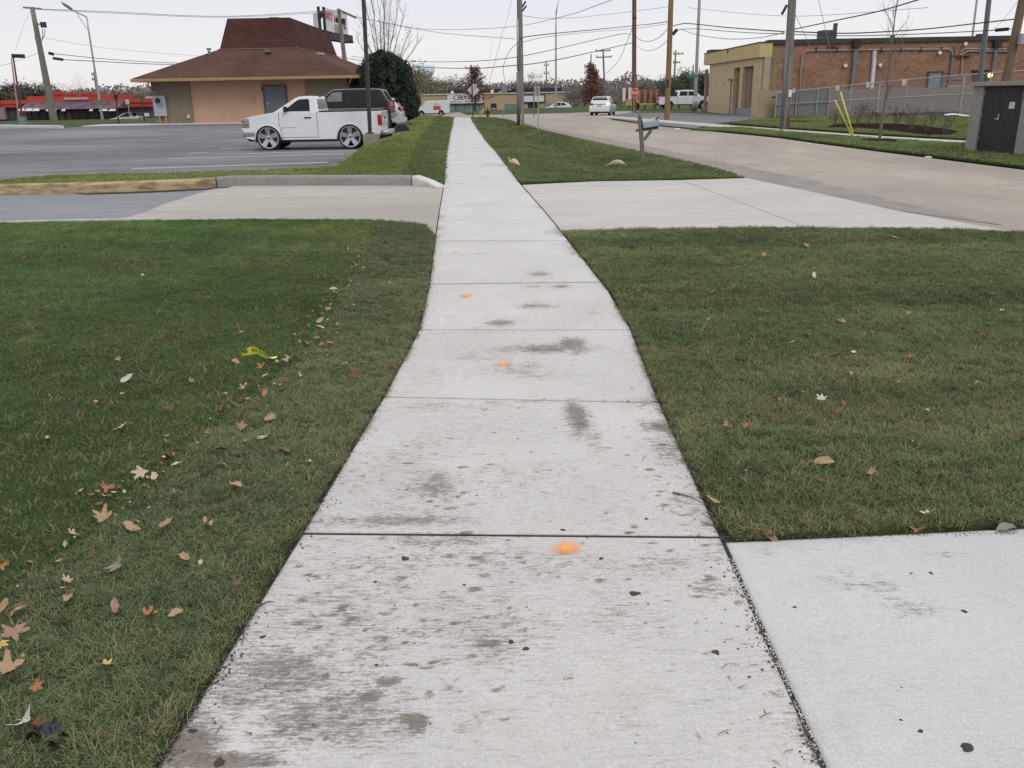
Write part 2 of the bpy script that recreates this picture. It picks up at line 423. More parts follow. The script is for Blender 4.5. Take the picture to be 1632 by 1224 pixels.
def text_mb(mb, body, size, place, mi=0, shear=0.0, bold=0.0, align='CENTER'):
    """flat lettering; place(u, v) -> xyz"""
    cu = bpy.data.curves.new('t', 'FONT'); cu.body = body; cu.size = size; cu.align_x = align; cu.align_y = 'CENTER'; cu.shear = shear; cu.offset = bold; cu.resolution_u = 2
    o = bpy.data.objects.new('t', cu); COL.objects.link(o)
    dg = bpy.context.evaluated_depsgraph_get(); me = bpy.data.meshes.new_from_object(o.evaluated_get(dg))
    mb.add([place(q.co.x, q.co.y) for q in me.vertices], [tuple(p.vertices) for p in me.polygons], mi)
    bpy.data.objects.remove(o); bpy.data.curves.remove(cu); bpy.data.meshes.remove(me)

def region(name, poly, off, step, m, skirt=0.0, ztop=None, parent=None, wav=0.0):
    bm = bmesh.new()
    vs = [bm.verts.new((p[0], p[1], 0)) for p in poly]
    for t_ in tessellate_polygon([[Vector((p[0], p[1], 0)) for p in poly]]):
        try: bm.faces.new([vs[i] for i in t_])
        except ValueError: pass
    xs = [p[0] for p in poly]; ys = [p[1] for p in poly]
    for ax, lo, hi in ((0, min(xs), max(xs)), (1, min(ys), max(ys))):
        k = math.floor(lo / step) + 1
        while k * step < hi:
            co = Vector((0, 0, 0)); no = Vector((0, 0, 0)); co[ax] = k * step; no[ax] = 1
            bmesh.ops.bisect_plane(bm, geom=bm.verts[:] + bm.edges[:] + bm.faces[:], plane_co=co, plane_no=no)
            k += 1
    bmesh.ops.recalc_face_normals(bm, faces=bm.faces[:])
    for f in bm.faces:
        if f.normal.z < 0: f.normal_flip()
    for v in bm.verts: v.co.z = (ztop(v.co.x, v.co.y) if ztop else grade(v.co.x, v.co.y)) + off
    if skirt:
        be = [e_ for e_ in bm.edges if e_.is_boundary]
        r = bmesh.ops.extrude_edge_only(bm, edges=be)
        for v in [g for g in r['geom'] if isinstance(g, bmesh.types.BMVert)]: v.co.z -= skirt
    me = bpy.data.meshes.new(name); bm.to_mesh(me); bm.free(); me.materials.append(m)
    return link(name, me, parent)

# ------------------------------------------------------------------ ground surfaces
def W(pts, off=0.0): return [tuple(P(*p, off).xy) for p in pts]
M_GRASS_FAR = mat_lawn('lawn_far', (0.052, 0.082, 0.028), (0.085, 0.115, 0.042), (0.11, 0.115, 0.055))
M_GRASS_DARK = mat_lawn('lawn_soil', (0.040, 0.062, 0.022), (0.055, 0.075, 0.030), (0.075, 0.078, 0.042))
M_GRASS_MID = mat_lawn('lawn_mid', (0.075, 0.105, 0.03), (0.12, 0.14, 0.045), (0.14, 0.13, 0.06))
M_GRASS_SWALE = mat_lawn('lawn_swale', (0.045, 0.068, 0.028), (0.065, 0.09, 0.038), (0.085, 0.09, 0.048))
M_SOIL = mat('soil', (0.075, 0.058, 0.045), 0.97, 0.4, 12, bump=0.8)
M_WALK = mat_walk('walk_concrete', (0.62, 0.60, 0.58))
M_WALK_FAR = mat_walk('walk_concrete_far', (0.605, 0.59, 0.575), 0.3, True)
M_PAD = mat_walk('pad_concrete', (0.59, 0.58, 0.575), 0.42, False)
M_APRON = mat_pave('apron_concrete', (0.43, 0.405, 0.375), (0.53, 0.50, 0.465), (0.37, 0.34, 0.31), 0.35, (0.5, 1.4, 1), 90)
M_DRIVE = mat_pave('drive_concrete', (0.34, 0.315, 0.28), (0.46, 0.425, 0.375), (0.28, 0.25, 0.22), 0.3, (0.4, 1.3, 1), 90)
M_ROAD = mat_pave('road', (0.285, 0.248, 0.212), (0.42, 0.367, 0.308), (0.22, 0.193, 0.168), 0.24, (1.1, 0.32, 1), 70, crack=0.22)
M_ASPH = mat_pave('asphalt_drive', (0.19, 0.195, 0.215), (0.265, 0.268, 0.29), (0.15, 0.152, 0.168), 0.4, (0.35, 1.6, 1), 80)
M_LOT = mat_pave('asphalt_lot', (0.065, 0.064, 0.074), (0.25, 0.24, 0.262), (0.05, 0.05, 0.06), 0.17, (0.45, 1.3, 1), 70, 0.7, crack=0.4)
M_SIDELOT = mat_pave('asphalt_side', (0.14, 0.135, 0.14), (0.20, 0.195, 0.20), (0.10, 0.098, 0.105), 0.2, (0.4, 1.2, 1), 70)
M_MULCH = mat('mulch', (0.022, 0.013, 0.010), 1.0, 0.5, 20, bump=0.9, spec=0.03)

# one ground sheet out to the horizon
mb = MB()
def axis(lo, hi, fine_lo, fine_hi, fine, grow=1.25):
    a = [fine_lo]
    while a[-1] < fine_hi: a.append(a[-1] + fine)
    s = fine
    while a[-1] < hi: s *= grow; a.append(a[-1] + s)
    s = fine; b = [fine_lo]
    while b[-1] > lo: s *= grow; b.append(b[-1] - s)
    return b[:0:-1] + a
gx = axis(-1500, 1500, -40, 40, 1.0); gy = axis(-40, 2600, -6, 134, 1.0)
for y in gy:
    for x in gx: mb.v.append((x, y, grade(x, y) - 0.05))
nx = len(gx)
for j in range(len(gy) - 1):
    for i in range(nx - 1):
        a = j * nx + i; mb.f.append((a, a + 1, a + nx + 1, a + nx)); mb.m.append(0)
struct(link('ground', mb.mesh('ground', M_GRASS_FAR, True)))

# sidewalk: edges measured, cut into cast slabs
SWL = W([(250, 1224), (483, 848), (612, 632), (668, 525), (684, 458), (694, 383), (702, 330), (709, 290), (711, 250), (716, 215), (722, 188)])
SWR = W([(1310, 1224), (1147, 855), (1050, 641), (1005, 525), (968, 462), (905, 383), (870, 340), (828, 292), (793, 245), (773, 222), (751, 188)])
def interp(tab, y):
    if y <= tab[0][1]:
        a, b = tab[0], tab[1]
    elif y >= tab[-1][1]: a, b = tab[-2], tab[-1]
    else:
        for a, b in zip(tab[:-1], tab[1:]):
            if a[1] <= y <= b[1]: break
    t = (y - a[1]) / (b[1] - a[1]); return a[0] + (b[0] - a[0]) * t
xL = lambda y: interp(SWL, y)
xR = lambda y: interp(SWR, y)
sidewalk = bpy.data.objects.new('sidewalk', None); COL.objects.link(sidewalk); struct(sidewalk)
JL = [-0.6, 1.18, 3.07, 4.95, 6.81, 8.55, 10.05, 11.27]; JR = [-0.65, 1.12, 2.97, 4.73, 6.69, 8.50, 10.02, 11.09]
yy = 13.05
while yy < 19.0: JL.append(yy + 0.1); JR.append(yy); yy += 1.9
JL.append(18.97); JR.append(18.5); yy = 20.4
while yy < 75: JL.append(yy); JR.append(yy); yy += 1.83
JL.append(75.3); JR.append(75.3)
MUD = []   # x, y, rx, ry, strength : dried mud tracked over the walk
for px, py, rx, ry, s in ((700, 980, .30, .22, .50), (640, 1010, .16, .14, .45), (520, 1140, .20, .10, .72), (665, 1150, .022, .032, 1.3), (410, 1120, .14, .05, .6), (300, 1195, .07, .08, 1.2), (340, 1215, .12, .03, 1.3),
        (690, 770, .11, .20, .75), (640, 720, .4, .3, .45), (760, 820, .5, .2, .35), (920, 665, .07, .30, 1.15), (945, 700, .06, .28, .75), (870, 556, .30, .12, .85), (915, 550, .10, .2, .95), (800, 515, .12, .1, .95), (855, 487, .17, .10, .95), (735, 405, .13, .11, .8), (785, 404, .1, .1, .6), (860, 437, .13, .16, .85), (895, 456, .11, .09, .9), (850, 456, .1, .07, .7), (1060, 680, .12, .10, 1.0), (1075, 720, .16, .2, .7),
        (560, 700, .3, .35, .40), (830, 590, .25, .2, .55), (1100, 800, .14, .18, .55), (760, 570, .2, .1, .5), (870, 600, .3, .05, .6), (800, 890, .35, .12, .45), (950, 900, .6, .15, .3), (640, 830, .35, .05, .75), (880, 370, .12, .16, .8), (800, 360, .3, .15, .4), (770, 325, .5, .35, .35),
        (560, 960, .25, .3, .55), (760, 1000, .35, .16, .55), (600, 900, .3, .12, .5), (470, 1060, .3, .15, .6), (760, 1080, .4, .2, .35), (1000, 1000, .3, .2, .3), (1080, 900, .2, .1, .55), (1150, 940, .12, .1, .5), (700, 860, .4, .06, .6), (520, 760, .14, .2, .6), (800, 760, .5, .2, .45), (950, 780, .3, .25, .4), (700, 650, .5, .12, .5), (840, 640, .4, .05, .6), (1020, 640, .25, .08, .6), (700, 600, .2, .2, .45), (770, 530, .6, .05, .5), (940, 500, .15, .3, .5), (720, 440, .3, .2, .35), (1000, 1150, .4, .2, .25)):
    q = P(px, py); MUD.append((q.x, q.y, rx, ry, s))
for i in range(26):
    y = 21 + rng.random() * 50; MUD.append((xL(y) + rng.random() * (xR(y) - xL(y)), y, 0.1 + 0.25 * rng.random(), 0.1 + 0.4 * rng.random(), 0.3 + 0.5 * rng.random()))
for px, py, sx1, sy1, n_ in ((640, 985, .16, .16, 70), (700, 780, .12, .16, 46), (520, 1135, .12, .09, 34), (1110, 935, .14, .09, 34), (760, 1010, .22, .2, 40), (890, 555, .2, .16, 34), (560, 760, .2, .3, 26), (850, 700, .4, .4, 60), (930, 680, .06, .2, 20), (760, 880, .45, .12, 46), (1060, 700, .1, .3, 34), (1100, 800, .1, .2, 22), (660, 1150, .03, .03, 8), (300, 1190, .08, .08, 16), (950, 900, .5, .5, 60), (820, 500, .3, .3, 30), (780, 600, .4, .3, 40)):
    q = P(px, py)
    for i in range(n_):
        s_ = (0.003 + 0.011 * rng.random() ** 2.0) * (1 if py > 620 else .6); MUD.append((q.x + rng.gauss(0, sx1), q.y + rng.gauss(0, sy1), s_ * rng.uniform(1, 2.4), s_ * rng.uniform(.7, 1.4), rng.uniform(.55, 1.5)))
def mud_at(X, Y):
    m = np.zeros_like(X)
    lox, hix, loy, hiy = X.min() - .6, X.max() + .6, Y.min() - .6, Y.max() + .6
    for x, y, rx, ry, s in MUD:
        if not (lox < x < hix and loy < y < hiy): continue
        m = np.maximum(m, s * np.clip(1.25 - np.sqrt(((X - x) / rx) ** 2 + ((Y - y) / ry) ** 2) * 0.62, 0, 1))
    XL = np.interp(Y, [p[1] for p in SWL], [p[0] for p in SWL]); XR = np.interp(Y, [p[1] for p in SWR], [p[0] for p in SWR])
    ed = np.minimum(X - XL, XR - X)
    near = np.clip((24 - Y) / 12, 0.35, 1)
    m = np.maximum(m, np.clip(0.85 - ed / 0.075, 0, 1) * 1.25 * near * np.clip(fbm(X, Y, 2.2, 3) * 2.6 - 0.75, 0, 1))
    m = m + 0.22 * np.clip((fbm(X, Y, 1.1, 3, 4.4) - 0.45) * 4, 0, 1) * (Y < 6.5)
    return m
def slab(yl0, yl1, yr0, yr1, m, fine, fl=xL, fr=xR, par=sidewalk, tilt=0.0, name='slab', gap=0.006, thick=0.11):
    nx_ = (120 if yl0 < 6.7 and par is sidewalk else 34) if fine else 8; ny_ = (130 if yl0 < 6.7 and par is sidewalk else 40) if fine else 10
    b = MB(); rnd = rng.uniform(-1, 1) * 0.002
    A = np.zeros(((ny_ + 1) * (nx_ + 1), 2))
    def fn(u, v):
        v2 = min(max(v, 0), 1)
        y = (yl0 + gap) * (1 - v2) * (1 - u) + (yl1 - gap) * v2 * (1 - u) + (yr0 + gap) * (1 - v2) * u + (yr1 - gap) * v2 * u
        x = fl(y) * (1 - u) + fr(y) * u
        e = min(v * ny_, (1 - v) * ny_, u * nx_, (1 - u) * nx_)
        return (x, y, grade(x, y) + rnd + tilt * (v - 0.5))
    # nonuniform rows so the arris is a real rounded edge
    us = [0, 0.006] + [i / nx_ for i in range(1, nx_)] + [0.994, 1]; vs_ = [0, 0.006] + [i / ny_ for i in range(1, ny_)] + [0.994, 1]
    for v in vs_:
        for u in us:
            p = list(fn(u, v))
            if v in (0, 1) or u in (0, 1): p[2] -= 0.006
            b.v.append(tuple(p))
    n = len(us)
    for j in range(len(vs_) - 1):
        for i in range(n - 1): a = j * n + i; b.f.append((a, a + 1, a + n + 1, a + n)); b.m.append(0)
    top = len(b.v)
    ring = list(range(n)) + [j * n + n - 1 for j in range(1, len(vs_))] + [(len(vs_) - 1) * n + i for i in range(n - 2, -1, -1)] + [j * n for j in range(len(vs_) - 2, 0, -1)]
    base = len(b.v)
    for r in ring: q = b.v[r]; b.v.append((q[0], q[1], q[2] - thick))
    for k in range(len(ring)):
        k2 = (k + 1) % len(ring); b.f.append((ring[k], base + k, base + k2, ring[k2])); b.m.append(0)
    me = b.mesh(name, m, True)
    X = np.array([q[0] for q in b.v]); Y = np.array([q[1] for q in b.v])
    at = me.attributes.new('mud', 'FLOAT', 'POINT'); at.data.foreach_set('value', mud_at(X, Y) if m is not M_PAD else mud_pad(X, Y))
    o = link(name, me, par); return o
PADMUD = [(P(px, py).x, P(px, py).y, rx, ry, s) for px, py, rx, ry, s in ((1225, 880, .05, .035, .75), (1345, 915, .07, .10, .5), (1390, 935, .10, .06, .62), (1440, 968, .09, .02, 1.0), (1480, 876, .12, .03, .7), (1420, 1000, .3, .3, .12), (1500, 880, .06, .03, .8))]
def mud_pad(X, Y):
    m = np.zeros_like(X)
    for x, y, rx, ry, s in PADMUD:
        m = np.maximum(m, s * np.clip(1.25 - np.sqrt(((X - x) / rx) ** 2 + ((Y - y) / ry) ** 2) * 0.62, 0, 1))
    return m
for k in range(len(JL) - 1):
    yk = JL[k]
    d = 11.2 < yk < 18.6
    slab(JL[k], JL[k + 1], JR[k], JR[k + 1], M_WALK if yk < 11 else M_WALK_FAR, yk < 9, tilt=rng.uniform(-1, 1) * 0.003, gap=0.0085 if yk < 2 else (0.013 if yk < 4 else (0.017 if yk < 12 else 0.018)))
# soil bed under the walk shows in the joints
region('walk_bed', [(xL(y) - 0.12, y) for y in (-1, 3, 6.8, 8.4, 11.3)] + [(xR(y) + 0.12, y) for y in (11.2, 8.3, 6.7, 3, -1)], -0.009, 0.8, mat('joint_soil', (.038, .031, .026), .97, .4, 30, bump=.6))
struct(bpy.data.objects['walk_bed'])
struct(region('walk_bed', [(xL(y) - 0.01, y) for y in (11.3, 15, 19, 25, 31, 40, 50, 62, 75.2)] + [(xR(y) + 0.012, y) for y in (75.2, 62, 50, 40, 31, 25, 19, 15, 11.3)], -0.014, 1.2, M_SOIL))

# concrete pad of the next driveway, at the right
pad = bpy.data.objects.new('driveway_pad', None); COL.objects.link(pad); struct(pad)
xr1 = lambda y: xR(y) + 0.016
PADF = [P(1160, 862), P(1632, 838)]
slab(-0.7, PADF[0].y + 0.0, -0.7, PADF[1].y + 0.015, M_PAD, True, fl=xr1, fr=lambda y: 2.32 + 0.02 * y, par=pad)
slab(-0.7, PADF[1].y + 0.02, -0.7, PADF[1].y + 0.06, M_PAD, False, fl=lambda y: 2.332 + 0.02 * y, fr=lambda y: 5.2, par=pad)

# driveway crossing the walk
DRN = W([(694, 372), (680, 363), (660, 358), (590, 353), (400, 352), (250, 352.5), (120, 354.5), (0, 357.5), (-120, 360)], -0.02)
DRF = W([(-120, 313), (0, 311), (147, 308.5), (272, 303.5), (300, 302.5), (373, 296.5), (500, 296), (655, 296.5), (690, 300)], -0.02)
split = W([(350, 298.5), (300, 314), (262, 326), (225, 341), (180, 353)], -0.02)
dl = [(xL(11.87) - 0.018, 11.87)] + DRN[1:5] + split[::-1] + DRF[5:] + [(xL(18.5) - 0.018, 18.5), (xL(15) - 0.018, 15), (xL(13) - 0.018, 13)]
struct(region('driveway', dl, -0.012, 0.8, M_DRIVE, 0.1))
da = [DRN[4]] + DRN[5:] + DRF[:5] + split
struct(region('driveway_asphalt', da, -0.02, 0.8, M_ASPH, 0.1))
# driveway apron to the road, two cast panels and a joint
apron = bpy.data.objects.new('driveway_apron', None); COL.objects.link(apron); struct(apron)
AN = W([(897, 369), (1000, 366.5), (1230, 363.5), (1500, 366), (1632, 371), (1700, 375)])
AF = W([(830, 292), (950, 289), (1190, 284)])
jn = W([(1060, 300), (1180, 335), (1300, 365)])
def xr_edge(y0, y1, n=6): return [(xR(y0 + (y1 - y0) * i / n) + 0.024, y0 + (y1 - y0) * i / n) for i in range(n + 1)]
rde = W([(1190, 284), (1290, 305), (1420, 334), (1560, 360), (1660, 377)])
m1 = P(1085, 287); m2 = P(1290, 364.5)
region('slab', xr_edge(18.3, AN[0][1] + 0.05) + AN[1:3] + [(m2.x, m2.y)] + [(m1.x, m1.y)] + [AF[1]], 0.0, 0.8, M_APRON, 0.1, parent=apron)
region('slab', [(m2.x + 0.014, m2.y), AN[3], AN[4], rde[3], rde[2], rde[1], rde[0], (m1.x + 0.014, m1.y)], 0.002, 0.8, M_APRON, 0.1, parent=apron)

# road
RL = W([(1700, 390), (1632, 374), (1420, 334), (1290, 305), (1190, 284), (1150, 270), (1120, 262), (1060, 248), (1000, 236), (940, 224), (870, 208), (835, 197), (812, 190.5), (790, 187.5), (745, 186.5), (640, 188.5)])
RR = W([(640, 184), (700, 184), (745, 183.5), (800, 182.5), (860, 181), (950, 178.5), (1000, 176.6), (1020, 177), (985, 182), (968, 187), (975, 191), (1010, 196), (1050, 201), (1090, 205), (1170, 212.5), (1240, 219.5), (1300, 228), (1400, 241), (1540, 258.5), (1632, 270), (1760, 287)])
near_r = [(12.6, 14), (12.8, 6), (12.8, -5), (7.2, -5), (6.9, 5)]
struct(region('road', RL + RR + near_r, -0.015, 2.0, M_ROAD, 0.12))
# broken gravel edge of the road
M_SHOULDER = mat_pave('shoulder', (0.225, 0.20, 0.18), (0.33, 0.295, 0.262), (0.15, 0.13, 0.115), 1.6, (1, 1, 1), 90)
sh = W([(1185, 283.5), (1150, 269), (1120, 261), (1060, 247), (1000, 235), (940, 223), (870, 207.2), (835, 196.3)]); sh2 = W([(835, 195), (880, 205), (960, 219), (1040, 234), (1130, 253), (1200, 268), (1300, 288), (1420, 318), (1600, 358), (1420, 333), (1290, 304)])
struct(region('road_shoulder', sh + sh2, -0.009, 1.0, M_SHOULDER))

# asphalt forecourt across the road, the far walk
struct(region('forecourt', W([(978, 189), (985, 183), (1003, 180.2), (1060, 179.6), (1130, 180.5), (1207, 184.8), (1228, 187), (1165, 193.8), (1128, 199), (1108, 204.5), (1060, 200)]), -0.008, 2.0, M_SIDELOT))
fw = W([(965, 184.2), (1000, 187.0), (1050, 191), (1100, 195), (1170, 200.3), (1240, 205.5), (1300, 209.8), (1400, 217), (1470, 221), (1545, 225), (1640, 231)])
fwl = [(x - 1.45 * 0.99, y - 0.1) for x, y in fw]
far_walk = bpy.data.objects.new('far_sidewalk', None); COL.objects.link(far_walk); struct(far_walk)
def along(tab, t):
    t *= len(tab) - 1; i = min(int(t), len(tab) - 2); f = t - i; return Vector(tab[i]).lerp(Vector(tab[i + 1]), f)
ns = 34
for i in range(ns):
    a, b_ = along(fw, i / ns), along(fw, (i + 0.985) / ns); c, d = along(fwl, i / ns), along(fwl, (i + 0.985) / ns)
    b = MB(); b.add([(*c, grade(*c) + 0.012), (*a, grade(*a) + 0.012), (*b_, grade(*b_) + 0.012), (*d, grade(*d) + 0.012), (*c, grade(*c) - .1), (*a, grade(*a) - .1), (*b_, grade(*b_) - .1), (*d, grade(*d) - .1)], [(0, 1, 2, 3), (0, 4, 5, 1), (1, 5, 6, 2), (2, 6, 7, 3), (3, 7, 4, 0)])
    part('slab', b, M_APRON, far_walk)
# parking lot
LOTP = W([(-60, 291.5), (0, 289.5), (95, 281.5), (300, 277), (415, 273), (525, 268.5)], 0.0)
LOTR = W([(530, 266), (598, 230.5), (628, 212.5), (640, 205), (648, 198)], 0.0)
lotback = [(-8.2, 53.4), (-24.6, 53.4), (-24.7, 49.3), (-32, 55), (-60, 60), (-60, 22)]
struct(region('parking_lot', LOTP + LOTR + lotback, -0.012, 1.5, M_LOT))
M_LINE = mat('line_paint', (0.62, 0.60, 0.50), 0.8, 0.2, 9, contrast=(0.35, 0.6), col2=(0.40, 0.38, 0.34))
for a, b_ in (((210, 268.5), (522, 258.2)), ((268, 252.5), (548, 245.2)), ((392, 244.5), (570, 239.5)), ((350, 236.5), (410, 235)), ((300, 243.5), (330, 243))):
    p, q = P(*a), P(*b_); d = (q - p).xy.normalized(); n = Vector((-d.y, d.x)) * 0.13
    b = MB()
    K = 12
    for i in range(K + 1):
        c = p.xy.lerp(q.xy, i / K)
        for s in (-1, 1): r = c + n * s; b.v.append((r.x, r.y, grade(r.x, r.y) - 0.007))
    for i in range(K): b.f.append((2 * i, 2 * i + 1, 2 * i + 3, 2 * i + 2)); b.m.append(0)
    struct(link('parking_line', b.mesh('parking_line', M_LINE)))

# kerbs
M_KERBY = mat('kerb_yellow', (0.50, 0.40, 0.22), 0.85, 0.1, 3.2, bump=0.4, bscale=30, col2=(0.20, 0.145, 0.09), detail=8, stretch=(0.7, 0.7, 3.0), contrast=(0.42, 0.62))
M_KERBG = mat('kerb_grey', (0.34, 0.325, 0.30), 0.85, 0.1, 3, bump=0.4, bscale=30, col2=(0.22, 0.20, 0.18), detail=8, stretch=(1, 1, 3))
M_KERBN = mat('kerb_new', (0.52, 0.51, 0.50), 0.8, 0.12, 3, bump=0.2, bscale=40)
def kerb(name, line, w, h, m, side=1, hs=None, off=0.0, par=None):
    """line = foot of the exposed face; the kerb stands to the left (side=1) of its direction"""
    b = MB(); n = len(line)
    for i in range(n):
        a = Vector(line[max(0, i - 1)]); c = Vector(line[min(n - 1, i + 1)]); d = (c - a).normalized(); nn = Vector((-d.y, d.x)) * side
        hh = h * (hs[i] if hs else 1); p = Vector(line[i])
        for (o_, z_) in ((0, -0.15), (0.01, hh * 0.8), (0.035, hh), (w, hh), (w, -0.15)):
            q = p + nn * o_; b.v.append((q.x, q.y, grade(q.x, q.y) + off + z_))
    for i in range(n - 1):
        for k in range(4): a = i * 5 + k; b.f.append((a, a + 5, a + 6, a + 1)); b.m.append(0)
    b.f.append((0, 1, 2, 3, 4)); b.m.append(0); k = (n - 1) * 5; b.f.append((k + 4, k + 3, k + 2, k + 1, k)); b.m.append(0)
    me = b.mesh(name, m); fixn(me); o = link(name, me, par)
    if not par: struct(o)
    return o
def dense(pts, step=0.5):
    out = []
    for a, b_ in zip(pts[:-1], pts[1:]):
        a = Vector(a); b_ = Vector(b_); k = max(1, int((b_ - a).length / step))
        out += [tuple(a.lerp(b_, i / k)) for i in range(k)]
    return out + [tuple(pts[-1])]
kpar = bpy.data.objects.new('kerb', None); COL.objects.link(kpar); struct(kpar)
ky = dense(DRF[:5] + W([(345, 299.5)], -0.02)); kerb('kerb_stone', ky, 0.17, 0.215, M_KERBY, 1, off=-0.02, par=kpar)
kg = dense(W([(348, 299.2), (373, 296.5), (500, 296), (655, 296.5)], -0.02)); kerb('kerb_stone', kg, 0.17, 0.215, M_KERBG, 1, off=-0.02, par=kpar)
kf = dense(W([(657, 296.5), (680, 298.5), (697, 301)], -0.02), 0.3); kerb('kerb_stone', kf, 0.22, 0.215, M_KERBN, 1, hs=[1 - 0.85 * sst(0, len(kf) - 1, i) for i in range(len(kf))], off=-0.02, par=kpar)
struct(region('gutter_dirt', W([(120, 309), (200, 306.6), (262, 304.2), (330, 300.8), (371, 297.3), (362, 299.8), (320, 303), (262, 306.2), (200, 308.6), (140, 310.3)], -0.02), -0.010, 0.5, mat('gutter_dirt', (.035, .03, .028), .95, .4, 9)))
# flush edging along the near side of the driveway
kerb('edging', dense([DRN[5]] + DRN[6:]), 0.10, 0.045, M_KERBN, 1, off=-0.01)
# lot kerb, yellow along the front and plain along the lawn
kerb('lot_kerb', dense(W([(300, 277.2), (415, 273.4), (524, 268.8), (530, 266), (598, 230.7), (628, 212.7), (640, 205.4), (647, 199)])), 0.14, 0.055, mat('kerb_lot', (0.46, 0.42, 0.30), 0.85, 0.2, 2, col2=(0.40, 0.38, 0.34)), -1)
kerb('lot_kerb', dense([(-24.6, 49.2), (-32, 54.7), (-60, 59.8)], 2), 0.3, 0.14, M_KERBN, -1)

# verge between driveway and lot, lawn between lot and walk, swale lawn, front lawns
KT = 0.17
verge = [(x, y + 0.20) for x, y in DRF[:8]] + [(xL(18.7) - 0.03, 18.7)] + [(xL(y) - 0.02, y) for y in (20, 24, 27, 31, 36, 43, 50, 60, 70, 76)] + [(-6.5, 80), (-9, 80), (-8.0, 66), (-7.2, 60)] + [(x + 0.13, y) for x, y in LOTR[::-1]] + [(x, y - 0.13) for x, y in LOTP[::-1]]
def zverge(x, y):
    e = min(1, max(0.0, (xL(y) - 0.02 - x) / 0.9))
    xl_ = -5.0 - 0.045 * (y - 24)
    m_ = max(0.0, 1 - abs((x - (xL(y) + xl_) / 2) / max(0.5, (xL(y) - xl_) / 2)))
    return grade(x, y) + 0.006 + 0.035 * e + 0.24 * math.exp(-((x + 4.1) / 1.0) ** 2 - ((y - 32) / 4.5) ** 2) + 0.12 * sst(0, 1, m_) * sst(23, 30, y) * (1 - sst(48, 60, y))
struct(region('lawn', verge, 0.0, 0.5, M_GRASS_MID, 0.05, ztop=zverge))
lawnL = [(xL(y) - 0.012, y) for y in (-1.0, 1, 3, 5, 6.8, 8.4, 10, 11.5)] + [(x, y - 0.015) for x, y in DRN[1:5]] + [(x, y - 0.12) for x, y in DRN[5:]] + [(-14, 12.8), (-14, -1.0)]
def bumpy(x, y, s=0.012): return grade(x, y) + s * float(fbm(x, y, 1.3, 3)) 
struct(region('lawn', lawnL, 0.004, 0.4, M_GRASS_DARK, 0.09, ztop=bumpy))
lawnR = [(PADF[1].x + 0.3, PADF[1].y + 0.05), (PADF[1].x, PADF[1].y + 0.012), (PADF[0].x + 0.02, PADF[0].y + 0.008)] + [(xR(y) + 0.02, y) for y in (3.2, 4, 5, 6, 6.7, 7.4, 8.1, 9, 10, 11, 11.6)] + [(x, y - 0.02) for x, y in AN] + [(7.0, 10.4), (6.9, 3.2)]
struct(region('lawn', lawnR, 0.006, 0.4, M_GRASS_DARK, 0.09, ztop=bumpy))
def in_lawn(x, y): pass
swale = [(xR(y) + 0.02, y) for y in (19.1, 22, 26, 30, 34, 38, 44, 52, 60, 68, 75)] + [(x, y) for x, y in W([(752, 187.6), (785, 188.2), (806, 191.2), (826, 197.5), (868, 209.5), (938, 226), (998, 238.2), (1058, 250.2), (1118, 264.2), (1148, 272.2), (1186, 284)])] + [(x, y + 0.03) for x, y in AF[::-1]][1:]
struct(region('lawn', swale, 0.0, 0.5, M_GRASS_SWALE, 0.05, ztop=lambda x, y: grade(x, y) + 0.02))
farverge = W([(1100, 207), (1135, 205), (1180, 204), (1240, 209.8), (1300, 214.5), (1400, 222), (1470, 226.5), (1560, 231.5), (1760, 243)]) + W([(1760, 284), (1632, 266.5), (1540, 255.5), (1400, 238.6), (1300, 226), (1240, 217.6), (1170, 211)])
struct(region('lawn', farverge, 0.0, 1.0, M_GRASS_SWALE, 0.05, ztop=lambda x, y: grade(x, y) + 0.03))
farlawn = W([(1162, 197.5), (1190, 191.5), (1240, 189), (1300, 188.6)]) + [(19.0, 60.6), (40, 60.5), (40, 33)] + W([(1640, 228.5), (1545, 222.8), (1470, 218.8), (1400, 214.4), (1300, 207.4), (1240, 203.4), (1185, 198.8)])
struct(region('lawn', farlawn, 0.0, 1.0, M_GRASS_SWALE, 0.05, ztop=lambda x, y: grade(x, y) + 0.03))
# mulch beds
MB_HULL = {}
def mulch(poly):
    o = struct(region('mulch_bed', poly, 0.055, 1.0, M_MULCH, 0.04)); MB_HULL[o.name] = poly
mulch(W([(1314, 204), (1330, 199), (1370, 197), (1430, 198), (1475, 201.5), (1510, 206.5), (1530, 211), (1518, 215.5), (1480, 217), (1455, 214), (1420, 209.5), (1380, 205.5), (1345, 204.6)], .03))
def disc(cx, cy, rx, ry, n=14): return [(cx + rx * cos(2 * pi * i / n) * rng.uniform(.85, 1.1), cy + ry * sin(2 * pi * i / n) * rng.uniform(.85, 1.1)) for i in range(n)]
for px, py, r_ in ((1403, 226, 0.6), (1270, 195, 0.75)):
    q = P(px, py); mulch(disc(q.x, q.y, r_, r_ * 1.6))

